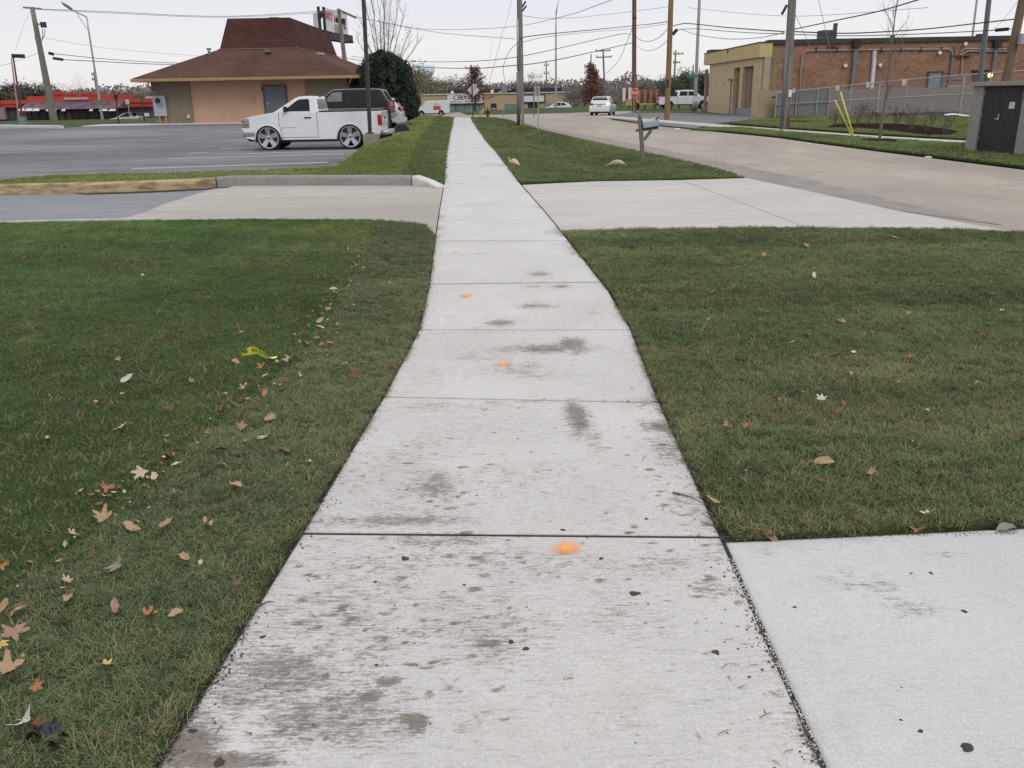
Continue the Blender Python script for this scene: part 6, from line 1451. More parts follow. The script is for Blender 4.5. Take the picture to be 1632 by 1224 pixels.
part('printed_flowers', b, mat('print_dark', (.20, .03, .06), .7), bi, norm=False)
b = MB(); b.bar(bbq(507, 10.5, 88), bbq(511, 50, 88), .22, .25); part('edge_post', b, M_TRIM, bi); b = MB(); b.bar(bbq(515.5, 11, 88), bbq(518, 50, 88), .18, .25); part('edge_post', b, M_TRIM, bi)
b = MB(); b.bar(bbq(508, 20, 88), bbq(516, 20, 88), .3, .3); b.bar(bbq(509, 30, 88), bbq(515, 21, 88), .25, .25); part('brace', b, M_TRIM, bi)
b = MB(); a, c = Q(506, 54, 88), Q(556, 63, 97); b.bar(a, c, .9, .75); part('catwalk', b, mat('catwalk', (.06, .045, .045), .8, .2, 2), bi)
b = MB(); b.bar(Q(551, 65, 96), Q(563, 67.5, 96), .5, .18); part('catwalk_end', b, M_TRIM, bi)
b = MB(); C0, C1 = Q(500, 22, 94), Q(502, 54, 94); D0, D1 = Q(507, 19, 88), Q(509.5, 49, 88); b.add([C0, D0, D1, C1, C0 + th, D0 + th, D1 + th, C1 + th], [(0, 3, 2, 1), (4, 5, 6, 7), (0, 1, 5, 4), (3, 7, 6, 2), (0, 4, 7, 3), (1, 2, 6, 5)]); part('panel', b, mat('panel_white', (.6, .58, .6)), bi)
# pole D in front of the billboard
Yd = 86; t, bd_, td = pole('utility_pole', 'grey wooden utility pole with a slanting crossarm in front of the billboard', 'utility pole', (Q(549.5, 120, Yd).x + .35, Yd, grade(-17, Yd)), Q(539.5, 14, Yd), .24, .17, M_WOODG)
b = MB(); b.bar(Q(538, 15, Yd), Q(567, 28, Yd - 2), .16); part('crossarm', b, M_WOODG, t); b = MB(); b.bar(Q(535, 32, Yd), Q(550, 35, Yd), .22, .4); part('cutout', b, M_TRIM, t)

# E: steel pole beside the walk with a grey conduit
be = P(831, 200.5); te = Q(827.5, -30, be.y)
t, _, _ = pole('utility_pole', 'tall grey pole with a conduit on its left standing where the swale meets the road', 'utility pole', be, te, .19, .15, M_WOODG, ext=2)
b = MB(); b.tube([be + Vector((-.17, -.14, .0)), Q(825.6, 115, be.y - .16), ], .10, 8); part('conduit', b, M_CONDUIT, t, smooth=True)
b = MB(); b.tube([Q(825.6, 113, be.y - .16), Q(825, 30, be.y - .16)], .07, 8); part('conduit', b, M_STEELG, t, smooth=True)
b = MB(); b.bar(Q(830.5, 182, be.y - .2), Q(830.2, 199.5, be.y - .2), .09, .04); part('marker_strip', b, M_WB, t)
b = MB(); b.bar(Q(829, 16, be.y), Q(838, 2, be.y), .10); b.bar(Q(829, 22, be.y), Q(839, 9, be.y), .10); part('cable_bundle', b, M_CABLE, t)
# F: slim street lamp beyond
Yf2 = 118; t = street_lamp(Vector((Q(886, 165, Yf2).x, Yf2, grade(6, Yf2))), Q(886, 20, Yf2), Q(893, -8, Yf2), Q(888.5, 8, Yf2), 'slim pale street lamp standing behind the grass bank by the shop row', r=.15)
# G, H: brown wooden poles
bg_ = P(1010.5, 178); t, _, _ = pole('utility_pole', 'reddish brown wooden pole standing behind the stop sign', 'utility pole', bg_, Q(1011, -30, bg_.y), .22, .19, M_WOODB, ext=2)
b = MB(); b.lathe(Q(1011, 30, bg_.y), [(.22, 0), (.22, .12)], 10); part('band', b, M_TRIM, t)
bh = P(1063, 190.5); t, _, _ = pole('utility_pole', 'tan wooden pole standing at the corner of the asphalt forecourt', 'utility pole', bh, Q(1070.5, -30, bh.y), .185, .155, M_WOODT, ext=2)
b = MB(); b.bar(Q(1072, 55, bh.y), Q(1079, 47, bh.y), .22, .2); part('splice_case', b, M_TRIM, t)
b = MB(); q = Q(1064, 133, bh.y - .2); b.box(q, (.18, .04, .5)); part('knot_plate', b, mat('dark_knot', (.06, .04, .03), .8), t)
# stop sign
Ys_ = bg_.y - 1.2; q = Q(1011, 148.5, Ys_)
st = thing('stop_sign', 'red octagonal stop sign with white letters in front of the reddish brown pole', 'stop sign', (q.x, Ys_, grade(q.x, Ys_)))
b = MB(); b.tube([(q.x, Ys_, grade(q.x, Ys_) - .1), (q.x, Ys_, q.z + .4)], .035, 6); part('post', b, M_STEELG, st)
R8 = .42; oc = [(R8 * cos(pi / 8 + i * pi / 4), R8 * sin(pi / 8 + i * pi / 4)) for i in range(8)]
b = MB(); b.prism(oc, 0, .02, lambda u, v, w: (q.x + u, Ys_ - .05 + w, q.z + v)); part('sign_border', b, M_WB, st)
b = MB(); b.prism([(u * .93, v * .93) for u, v in oc], 0, .012, lambda u, v, w: (q.x + u, Ys_ - .062 + w, q.z + v)); fc = part('sign_face', b, mat('sign_red', (.52, .03, .035), .5), st)
b = MB(); text_mb(b, 'STOP', .34, lambda u, v: (q.x + u * .82, Ys_ - .066, q.z + v * 1.05), bold=.012); part('lettering', b, M_WB, st, norm=False)
# I: tall lamp pole before the crew cab pickup
Yi = 86; bi_ = Vector((Q(1107.5, 172, Yi).x, Yi, grade(18, Yi))); t, _, _ = pole('street_lamp', 'tall pale steel lamp pole with a flared base before the white crew cab pickup', 'street lamp', bi_, Q(1116, -30, Yi), .17, .12, M_STEELG, ext=2)
b = MB(); b.lathe(bi_, [(.34, 0), (.32, .7), (.17, 1.3)], 14); part('flared_base', b, M_STEELG, t, smooth=True)
b = MB(); q = Q(1103, 121, Yi - .3); b.box(q, (1.0, .03, .20)); part('street_name_plate', b, mat('green_plate', (.03, .22, .15)), t)
# K: big weathered pole before the fence with riser conduit
bk = P(1250, 206.5); tk = Q(1264.5, -30, bk.y)
t, _, _ = pole('utility_pole', 'thick weathered grey utility pole with a dark riser pipe beside the far walk', 'utility pole', bk, tk, .205, .165, M_WOODG, ext=2)
b = MB(); b.tube([bk + Vector((-.21, -.16, 0)), Q(1254.5, 70, bk.y - .2)], .065, 8); part('conduit', b, M_CONDUIT, t, smooth=True)
b = MB(); b.tube([bk + Vector((.05, -.12, 1.9)), bk + Vector((.09, -.14, 0.0))], [.04, .12], 8); part('worn_wood', b, mat('worn_wood', (.15, .105, .08), .9, .25, 5), t, smooth=True)
b = MB(); b.bar(Q(1246, 23, bk.y), Q(1254, 8, bk.y), .10); part('cutout', b, M_TRIM, t)
b = MB(); a, c = Q(1256.5, 145, bk.y - .25), Q(1262, 151.5, bk.y - .25); b.box(((a.x + c.x) / 2, bk.y - .25, Q(1259, 148, bk.y).z), (.15, .02, .36)); part('notice', b, M_WB, t)
b = MB(); b.box((Q(1259, 141, bk.y).x, bk.y - .25, Q(1259, 141, bk.y).z), (.18, .02, .10)); part('notice', b, mat('print_red', (.4, .08, .07)), t)
# L: dark steel pole behind the vault, M: far lamp pole, N: pole at the edge
bl_ = Vector((Q(1554.5, 200, 44).x, 44, 0)); pole('steel_pole', 'dark slim steel pole rising behind the concrete vault', 'pole', bl_, Q(1579.5, -30, 44), .13, .11, M_CONDUIT, ext=1)
pole('lamp_pole', 'thin grey lamp pole far behind the brick warehouse', 'pole', (Q(1552, 60, 90).x, 90, 0), Q(1560.5, -30, 90), .12, .09, M_STEELG, ext=1)
bn = Vector((Q(1612, 118, 40).x - .3, 40, 0)); t, _, _ = pole('utility_pole', 'brown wooden utility pole cut by the right edge of the picture', 'utility pole', bn, Q(1634, -20, 40), .20, .17, mat('pole_darktan', (.155, .115, .08), .9, .2, 2.5, stretch=(3, 3, .3)), ext=1)
b = MB(); q = Q(1631, 62, 39.7); b.box(q, (.35, .3, .42)); part('meter_box', b, M_METERG, t)
# distant poles with crossarms
def far_pole(base_px, top_px, Y, arms, label, r=.16):
    x = Q(base_px[0], base_px[1], Y).x; t, _, _ = pole('utility_pole', label, 'utility pole', (x, Y, grade(x, Y)), Q(*top_px, Y), r, r * .7, M_WOODG)
    for (x0, x1, y_) in arms:
        b = MB(); b.bar(Q(x0, y_ + .5, Y), Q(x1, y_ - .5, Y), .16); part('crossarm', b, M_WOODG, t)
        for k in range(3):
            xx = x0 + (x1 - x0) * (k + .1) / 2.2; b = MB(); b.bar(Q(xx, y_, Y), Q(xx, y_ - 3, Y), .12); part('insulator', b, M_INS, t)
far_pole((966, 152), (961, 78), 130, [(949, 973, 81), (950, 975, 91)], 'distant utility pole with two crossarms left of the stop sign')
far_pole((871, 128), (870.5, 97), 175, [(867, 875, 104), (867, 875, 117)], 'distant utility pole above the shop row beside the bare trees')
far_pole((941, 150), (942, 86), 165, [(931, 950, 105.5)], 'distant utility pole behind the rusty leaved oak')
far_pole((1073, 146), (1077, 80), 135, [(1073, 1089, 86), (1073, 1084, 100)], 'distant utility pole just right of the tan pole')
far_pole((1104, 130), (1105, 103), 160, [], 'distant utility pole between the trees left of the yellow building')
far_pole((751, 140), (751.5, 103), 150, [(741, 760, 108)], 'distant utility pole rising from the oak behind the diamond sign')
far_pole((155, 150), (149, 114), 150, [(146, 152, 119), (147, 153, 127)], 'distant utility pole left of the shingled restaurant')
# signs seen from behind, by the end of the walk
q = P(753.5, 188.5); t = thing('diamond_sign', 'silver back of a diamond shaped road sign at the end of the walk', 'road sign', (q.x, q.y, q.z))
b = MB(); b.box((Q(753.3, 165, q.y).x, q.y, (q.z + Q(754, 136, q.y).z) / 2), (.08, .06, Q(754, 136, q.y).z - q.z + .1)); part('post', b, M_BRONZE, t)
dq = Q(754.5, 143.5, q.y); b = MB(); b.prism([(-.50, 0), (0, -.50), (.50, 0), (0, .50)], 0, .02, lambda u, v, w: (dq.x + u, q.y + .06 + w, dq.z + v)); part('sign_plate', b, M_SIGNB, t)
b = MB(); b.box((dq.x + .22, q.y, dq.z + .38), (.14, .12, .12)); part('beacon', b, M_WB, t)
M_SIGNT = mat('sign_back_tan', (.30, .28, .25), .6, .06, 3); M_SIGNGR = mat('sign_back_grey', (.20, .22, .23), .6, .08, 3)
for (bp, y0_, x0, x1, yt, yb_, m, lab) in (((802.5, 189.5), 150, 798.5, 808, 136.5, 148.5, M_SIGNGR, 'dark grey back of a rectangular road sign left of the tall grey pole'), ((858, 212), 150, 851, 861, 137, 153, M_SIGNT, 'tan back of a rectangular road sign right of the tall grey pole')):
    q = P(*bp); t = thing('road_sign', lab, 'road sign', (q.x, q.y, q.z)); a, c = Q(x0, yt, q.y), Q(x1, yb_, q.y)
    b = MB(); b.box((q.x, q.y, (q.z + a.z) / 2), (.05, .05, a.z - q.z)); part('post', b, M_STEELG, t)
    b = MB(); b.box(((a.x + c.x) / 2, q.y + .05, (a.z + c.z) / 2), (c.x - a.x, .02, a.z - c.z)); part('sign_plate', b, m, t)
    if bp[0] > 830:
        b = MB(); [b.box((q.x, q.y - .03, a.z - .1 - .1 * k), (.03, .03, .03)) for k in range(4)]; part('bolt', b, M_GREYP, t)
        b = MB(); b.box((Q(853.5, 165, q.y).x, q.y + 3, Q(853.5, 170, q.y).z), (.06, .06, 1.1)); part('side_strip', b, M_CONDUIT, t)
# hydrant
q = P(777.5, 188.3); t = thing('fire_hydrant', 'rusty red fire hydrant on the grass near the end of the walk', 'fire hydrant', (q.x, q.y, q.z)); M_HYD = mat('hydrant_red', (.15, .045, .03), .7, .25, 6)
b = MB(); b.lathe(q, [(.17, -.05), (.17, .06), (.12, .08), (.12, .50), (.16, .52), (.16, .58), (.12, .60), (.11, .68), (.05, .76), (.03, .84)], 14); part('barrel', b, M_HYD, t, smooth=True)
for s in (-1, 1): b = MB(); b.lathe(q + Vector((0, 0, .44)), [(.075, s * .10), (.075, s * .22), (.04, s * .25)], 10, 'X'); part('nozzle', b, M_HYD, t)
# yellow guy guards
M_GUY = mat('guy_yellow', (.60, .50, .06), .5, .05, 4); M_GUYG = mat('guy_lime', (.50, .56, .10), .5, .05, 4)
def guy(base_px, top_px, wire_px, lab, wlab, m, dy, r=.032, wr_=.010):
    q = P(*base_px); tp_ = Q(*top_px, q.y + dy); b = MB(); b.tube([q - Vector((0, 0, .03)), tp_], r, 8)
    single('guy_guard', b, m, lab, 'guy guard', smooth=True)
    e = Q(*wire_px, q.y + dy * 2.2); b = MB(); b.tube([tp_, e], wr_, 4); single('guy_wire', b, M_CABLEL, wlab, 'guy wire')
guy((1358.5, 217), (1330.5, 159.5), (1266, 20), 'left one of two yellow plastic guy wire guards by the far walk', 'guy wire running from the left yellow guard to the thick grey pole', M_GUY, -.5)
guy((1361, 218), (1339.5, 146.5), (1302, -10), 'right taller one of two yellow guy wire guards by the far walk', 'guy wire running up from the right yellow guard', M_GUYG, .5)
guy((763.5, 187.5), (765.8, 176), (786, 60), 'left faint yellow guy guard beside the hydrant', 'guy wire running up from the left guard by the hydrant', M_GUY, -.2, .03, .008)
guy((766, 187), (770.5, 173), (800, 50), 'right brighter yellow guy guard beside the hydrant', 'guy wire running up from the right guard by the hydrant', M_GUY, .2, .035, .008)

# mailbox
q = P(1025.5, 257.5); M_MBW = mat('mailbox_wood', (.16, .145, .12), .9, .2, 4, bump=.4, stretch=(3, 3, .4)); M_MBX = mat('mailbox_metal', (.33, .385, .41), .35, .08, 3, metal=.4)
Ym = q.y; mbx = thing('mailbox', 'grey blue rural mailbox on a leaning weathered wooden post at the road edge', 'mailbox', (q.x, Ym, q.z))
tp1 = Q(1020, 190, Ym)
b = MB(); b.bar(q - Vector((0, 0, .1)), tp1, .105, .105); part('post', b, M_MBW, mbx, bev=.008)
dp = (tp1 - q).normalized(); b = MB(); b.tube([tp1 - dp * .01, tp1 + dp * .03, tp1 + dp * .07, tp1 + dp * .10, tp1 + dp * .14, tp1 + dp * .18], [.045, .062, .058, .050, .038, .008], 12); part('finial', b, M_MBW, mbx, smooth=True)
a, c = Q(1013, 208.2, Ym + .02), Q(1049, 203.5, Ym + .02); b = MB(); b.bar(a, c, .07, .07); part('arm', b, M_MBW, mbx, bev=.006)
a2, c2 = Q(1026.5, 223, Ym), Q(1038, 207.5, Ym); b = MB(); b.bar(a2, c2, .055, .085); part('brace', b, M_MBW, mbx, bev=.006)
b = MB(); b.bar(Q(1021.5, 231, Ym) + Vector((0, -.055, 0)), Q(1020, 196, Ym) + Vector((0, -.055, 0)), .02, .06); part('bracket', b, M_MBW, mbx)
# the box: rounded top, lengthways along the arm
ax0, ax1 = Q(1024, 206.2, Ym), Q(1049.5, 202.0, Ym); dx = (ax1 - ax0).normalized(); L_ = (ax1 - ax0).length; upv = (Vector((0, 0, 1)) - dx * dx.z).normalized(); yv = Vector((0, 1, 0))
prof = [(-.085, .0), (.085, .0), (.085, .13)] + [(.085 * cos(pi * i / 10), .13 + .085 * sin(pi * i / 10)) for i in range(1, 10)] + [(-.085, .13)]
b = MB(); b.prism(prof, 0.0, L_, lambda u, v, w: tuple(ax0 + yv * u + upv * v + dx * w + Vector((0, 0, .03)))); part('box', b, M_MBX, mbx, bev=.006)
b = MB(); b.prism([(u * 1.04, v * 1.02) for u, v in prof], -.012, .012, lambda u, v, w: tuple(ax0 + yv * u + upv * v + dx * w + Vector((0, 0, .03)))); part('back_rim', b, M_TRIM, mbx)
b = MB(); b.prism([(u * 1.05, v * 1.03) for u, v in prof], L_ - .03, L_ + .012, lambda u, v, w: tuple(ax0 + yv * u + upv * v + dx * w + Vector((0, 0, .03)))); part('door', b, M_MBX, mbx, bev=.005)
b = MB(); b.bar(ax1 + Vector((-.10, -.09, .20)), ax1 + Vector((-.02, -.09, .26)), .02, .03); part('flag', b, M_TRIM, mbx)
b = MB(); b.prism([(-.08, 0), (.08, 0), (.08, .03), (-.08, .03)], .02, L_ - .02, lambda u, v, w: tuple(ax0 + yv * u + upv * v + dx * w)); part('mounting_board', b, M_TRIM, mbx)

# ------------------------------------------------------------------ overhead cables
def cable(pts, r, lab, m=M_CABLE, sag=None, cat='cable'):
    """pts: (px, py, distance); hangs through the given points"""
    P3 = [Q(*p) for p in pts]; out = []
    if len(P3) == 2:
        n = 18; s_ = sag if sag is not None else .01 * (P3[1] - P3[0]).length
        out = [P3[0].lerp(P3[1], i / n) - Vector((0, 0, 4 * s_ * (i / n) * (1 - i / n))) for i in range(n + 1)]
    else:
        PP = [P3[0] * 2 - P3[1]] + P3 + [P3[-1] * 2 - P3[-2]]
        for i in range(1, len(PP) - 2):
            for k in range(6):
                t = k / 6; a, b_, c, d = PP[i - 1], PP[i], PP[i + 1], PP[i + 2]
                out.append(.5 * ((2 * b_) + (c - a) * t + (2 * a - 5 * b_ + 4 * c - d) * t * t + (3 * b_ - a - 3 * c + d) * t ** 3))
        out.append(P3[-1])
    b = MB(); b.tube(out, r * .8, 5); return single('overhead_cable', b, m, lab, cat)
cable([(56, 14, 72), (180, 19, 76), (360, 26, 82), (540, 16, 86)], .030, 'high cable from the leaning pole to the pole by the billboard, upper of two', M_CABLEL)
cable([(58, 15, 72), (200, 22, 76), (360, 27.5, 82), (541, 19, 86)], .022, 'high cable from the leaning pole to the pole by the billboard, lower of two', M_CABLEL)
cable([(80, 85, 72), (170, 94, 78), (270, 100, 84), (420, 103, 88), (545, 90, 92)], .030, 'thin cable passing behind the low roof left of the shingled restaurant', M_CABLE)
cable([(100, 95, 72), (170, 98.5, 78), (260, 102.5, 84), (420, 104, 88)], .036, 'thick cable with a black splice leaving the leaning pole to the right', M_CABLE)
cable([(66, 60, 76), (200, 80, 90), (400, 95, 110)], .016, 'faint thin cable slanting down behind the leaning pole', M_CABLEL)
cable([(0, 105, 80), (25, 98, 78), (62, 84, 74)], .018, 'faint cable leaving the picture at the far left edge', M_CABLEL)
cable([(48, 18, 72), (36, 45, 71), (25, 80, 70)], .012, 'faint guy wire left of the leaning pole', M_CABLEL)
cable([(567, 28, 84), (620, 37, 80), (700, 52, 76), (820, 62, 60)], .022, 'thin cable from the billboard pole across the bare tree', M_CABLEL)
cable([(541, 20, 86), (660, 45, 84), (800, 44, 70), (895, 27, 60), (975, 0, 45)], .022, 'faint high cable rising to the right above the shop row', M_CABLEL)
cable([(560, 90, 90), (640, 97, 82), (720, 98.5, 70), (800, 94, 56), (873, 81, 60), (985, 55, 74), (1005, 55, 78)], .026, 'upper of two cables crossing behind the tall grey pole', M_CABLE)
cable([(545, 92, 92), (600, 100, 86), (650, 106, 82), (740, 109, 70), (800, 106, 58), (884, 96, 62), (1009, 68, 80)], .034, 'lower thicker cable crossing behind the tall grey pole', M_CABLE)
cable([(830, 61, 54), (842, 58, 56), (886, 53, 62), (950, 47, 72), (1010, 41, 84), (1040, 38, 74), (1066, 34, 62)], .034, 'main cable from the tall grey pole to the tan pole', M_CABLE)
cable([(833, 67, 54), (870, 59, 60), (930, 52, 70), (1006, 46, 84), (1050, 40, 66), (1068, 37, 61)], .020, 'thinner cable just below the main cable towards the tan pole', M_CABLEL)
cable([(833, 25, 54), (870, 29, 58), (930, 27, 66), (1065, 11, 61)], .016, 'faint high cable between the tall grey pole and the tan pole', M_CABLEL)
cable([(1095, 12, 61), (1160, 19, 56), (1220, 24, 50), (1300, 25, 46), (1480, 12, 42)], .014, 'faint high cable right of the tan pole', M_CABLEL)
cable([(1008, 43, 86), (998, 70, 95), (985, 98, 108), (966, 118, 130)], .030, 'drop cable falling from the brown pole to the distant crossarm pole', M_CABLE)
cable([(1007, 50, 85), (1018, 62, 80), (1033, 66, 74), (1050, 60, 68), (1067, 43, 62)], .026, 'upper slack loop of cable between the brown and tan poles', M_CABLE)
cable([(1015, 73, 85), (1026, 80, 80), (1040, 80, 72), (1055, 72, 66), (1067, 61, 62)], .024, 'lower slack loop of cable between the brown and tan poles', M_CABLEL)
cable([(1070, 42, 61), (1082, 39, 59), (1097, 37.5, 57), (1150, 43, 52), (1200, 47, 47), (1250, 50.5, 42)], .034, 'thick cable from the tan pole to the thick grey pole', M_CABLE)
cable([(1078, 47, 60), (1110, 46, 56), (1160, 50, 51), (1210, 53, 46), (1250, 54, 42)], .022, 'second cable from the tan pole to the thick grey pole', M_CABLE)
cable([(1084, 46, 60), (1110, 55, 56), (1160, 62, 51), (1210, 60, 46), (1250, 52, 42)], .020, 'slack cable hanging lowest between the tan and thick grey poles', M_CABLE)
cable([(1256, 50, 42), (1342, 53, 43), (1410, 50.5, 43), (1477, 46, 43), (1550, 38, 42), (1626, 29.5, 40)], .034, 'upper cable over the brick warehouse to the pole at the right edge', M_CABLE)
cable([(1256, 54.5, 42), (1342, 57, 43), (1428, 55.5, 43), (1500, 52.5, 42), (1587, 48, 41), (1622, 45, 40)], .024, 'lower cable over the brick warehouse with a black splice near its right end', M_CABLE)
cable([(1266, 46.5, 41.5), (1330, 33, 38), (1400, 18, 34), (1462, 0, 30), (1500, -12, 28)], .028, 'black service cable rising steeply to the right from the thick grey pole', M_CABLE)
b = MB(); b.tube([Q(1587, 48, 41), Q(1607, 46.3, 40.5)], .075, 8); single('splice_case', b, M_TRIM, 'black tubular splice case on the lower cable by the right edge pole', 'splice case')
cable([(1622, 2, 40), (1600, 30, 42), (1580, 50, 43)], .010, 'thin guy wire slanting down beside the right edge pole', M_CABLEL)
cable([(816, -5, 52), (810, 25, 52), (802, 50, 52), (790, 95, 60), (777, 135, 66)], .010, 'faint guy wire left of the tall grey pole', M_CABLEL)
cable([(825, 68, 54), (813, 80, 56), (803, 103, 60), (803, 120, 64), (807, 137, 68)], .020, 'curved drop cable hanging left of the tall grey pole', M_CABLEL)
# water tower, its pale blue lightened in colour to carry distance haze
Yt = 620; q = Q(678, 108, Yt); wt = thing('water_tower', 'pale blue drum of a distant water tower behind the trees', 'water tower', (q.x, Yt, -2)); M_WT = mat('water_tower_blue', (.64, .70, .76), .9, .03, .02)
rW = (Q(693, 108, Yt).x - Q(664, 108, Yt).x) / 2; zb_, zt_ = Q(678, 117, Yt).z, Q(678, 100, Yt).z
b = MB(); b.lathe((q.x, Yt, 0), [(rW * .55, zb_ - 3), (rW * .9, zb_), (rW, zb_ + 1.5), (rW, zt_ - 2), (rW * .8, zt_ - .6), (rW * .3, zt_)], 28); part('tank', b, M_WT, wt, smooth=True)
b = MB(); b.tube([(q.x, Yt, -2), (q.x, Yt, zb_ - 2)], rW * .3, 16); part('column', b, M_WT, wt)
b = MB(); b.tube([(q.x, Yt, zt_ - .2), (q.x, Yt, zt_ + 1.6)], .35, 8); part('beacon', b, M_GREYP, wt)

# ------------------------------------------------------------------ trees and shrubs
def limb(b, p, d, r, L, n, mi=0, wob=.12, R=rng, seg=4, up=0.0):
    pts = [p]; d = d.normalized(); rr = [r]
    for i in range(n):
        d = (d + Vector((R.gauss(0, wob), R.gauss(0, wob), R.gauss(0, wob * .6) + up))).normalized(); pts.append(pts[-1] + d * L / n); rr.append(max(.004, r * (1 - .75 * (i + 1) / n)))
    b.tube(pts, rr, seg, mi, cap=False); return pts, rr, d
def branchy(b, p, d, r, L, depth, R, kids=(4, 6), spread=.75, shrink=.62, tips=None, wob=.12, up=.04, seg=4):
    pts, rr, dd = limb(b, p, d, r, L, 5, 0, wob, R, seg if r > .02 else 3, up)
    if depth == 0:
        if tips is not None: tips += pts[2:]
        return
    for k in range(R.randint(*kids)):
        t = R.uniform(.25, 1.0); i = min(4, int(t * 5)); f = t * 5 - i; q = pts[i].lerp(pts[i + 1], f)
        ax = Vector((R.gauss(0, 1), R.gauss(0, 1), R.gauss(0, .5) + .35)).normalized(); nd = (dd * (1 - spread) + ax * spread).normalized()
        branchy(b, q, nd, max(.005, rr[i] * .55), L * shrink * R.uniform(.7, 1.15), depth - 1, R, kids, spread, shrink, tips, wob, up, seg)
def leaves(b, tips, n, s0, s1, spread, R, mi=1):
    for i in range(n):
        c = tips[R.randrange(len(tips))] + Vector((R.gauss(0, spread), R.gauss(0, spread), R.gauss(0, spread)))
        s = R.uniform(s0, s1); u = Vector((R.gauss(0, 1), R.gauss(0, 1), R.gauss(0, 1))).normalized(); v = u.orthogonal().normalized() if R.random() < .5 else u.cross(Vector((R.gauss(0, 1), R.gauss(0, 1), R.gauss(0, 1)))).normalized()
        b.add([c - u * s, c + v * s * .55, c + u * s, c - v * s * .55], [(0, 1, 2, 3)], mi)
M_BARK = mat('bark', (.085, .068, .058), .95, .25, 4, stretch=(2, 2, .5)); M_BARKG = mat('bark_grey', (.15, .13, .12), .95, .2, 4); M_TWIG = mat('twig', (.17, .14, .13), .95, .25, 2, island=.25); M_TWIGP = mat('twig_purple', (.15, .12, .12), .95, .2, 2, island=.3)
M_LRUST = mat('leaf_rust', (.150, .072, .050), .8, .3, 3, island=.35); M_LOLIVE = mat('leaf_olive', (.135, .130, .075), .8, .3, 3, island=.35); M_LGREEN = mat('leaf_green', (.062, .085, .052), .8, .3, 3, island=.4); M_LDARK = mat('leaf_dark', (.020, .031, .021), .85, .35, 2.5, island=.5); M_LBROWN = mat('leaf_brown', (.155, .12, .09), .85, .3, 3, island=.35)
def tree_thing(nm, lab, loc, trunkb, crownb, ms, group=None, scale=1.0, rz=0.0):
    t = thing(nm, lab, 'tree', loc, rz, group)
    me = trunkb.mesh('trunk', ms[0]); link('trunk', me, t)
    me = crownb.mesh('crown', ms[1:]); c = link('crown', me, t)
    t.scale = (scale, scale, scale); return t
def make_far(kind, R):
    """a tree about 8 m tall at the origin; trunk bmesh, crown bmesh, materials"""
    tb = MB(); cb = MB(); tips = []
    if kind in ('bare', 'purple', 'brown', 'olive', 'green'):
        tb.tube([(0, 0, -.5), (0.05, 0, 1.2), (0, .05, 2.4)], [.24, .19, .15], 6)
        for k in range(6):
            a = 2 * pi * k / 6 + R.random(); z0 = R.uniform(1.3, 2.5)
            branchy(cb, Vector((0, 0, z0)), Vector((cos(a) * .6, sin(a) * .6, R.uniform(.6, 1.3))), .085, R.uniform(3.0, 4.3), 3 if kind in ('bare', 'purple') else 2, R, (3, 5), .6, .6, tips, .13, .05, 3)
        if kind == 'purple': leaves(cb, tips, 2200, .05, .16, .30, R)
        if kind == 'brown': leaves(cb, tips, 3000, .08, .19, .42, R)
        if kind == 'olive': leaves(cb, tips, 4200, .08, .22, .50, R)
        if kind == 'green': leaves(cb, tips, 5200, .08, .20, .50, R)
        ms = {'bare': [M_BARK, M_TWIG, M_TWIG], 'purple': [M_BARK, M_TWIGP, M_TWIGP], 'brown': [M_BARK, M_TWIG, M_LBROWN], 'olive': [M_BARK, M_TWIG, M_LOLIVE], 'green': [M_BARK, M_TWIG, M_LGREEN]}[kind]  # far tree colours are lightened a little to stand for haze
    else:  # rusty oak, conical, holding its leaves
        tb.tube([(0, 0, -.4), (0, 0, 3), (0, 0, 6.6)], [.16, .11, .03], 7)
        for k in range(58):
            z0 = 1.7 + 5.2 * (k / 58); a = k * 2.4; L = (1.85 * (1 - (z0 - 1.7) / 5.6) + .25) * R.uniform(.75, 1.2)
            pts, rr, d = limb(cb, Vector((0, 0, z0)), Vector((cos(a), sin(a), R.uniform(.2, .6))), .03, L, 4, 0, .18, R, 3, .05); tips += pts[1:]
        leaves(cb, tips, 3600, .06, .15, .16, R); ms = [M_BARK, M_TWIG, M_LRUST]
    return tb, cb, ms
PROTO = {}
def far_tree(kind, px, Y, py_top, lab, wide=1.0, variant=0, grp='trees beyond the main road'):
    x = Q(px, 150, Y).x; g = grade(x, Y); H = Q(px, py_top, Y).z - g; key = (kind, variant)
    if key not in PROTO:
        R = random.Random(hash(kind) % 1000 if False else (sum(map(ord, kind)) * 7 + variant)); tb, cb, ms = make_far(kind, R)
        t = tree_thing('oak_tree' if kind == 'oak' else 'tree', lab, (x, Y, g), tb, cb, ms, grp); top = max(v[2] for v in cb.v); PROTO[key] = (t, top)
    else:
        t = dup(PROTO[key][0]); t['label'] = lab; t.location = (x, Y, g)
    top = PROTO[key][1]; s = H / top; t.scale = (s * wide, s * wide, s); t.rotation_euler = (0, 0, rng.random() * 6.28); return t
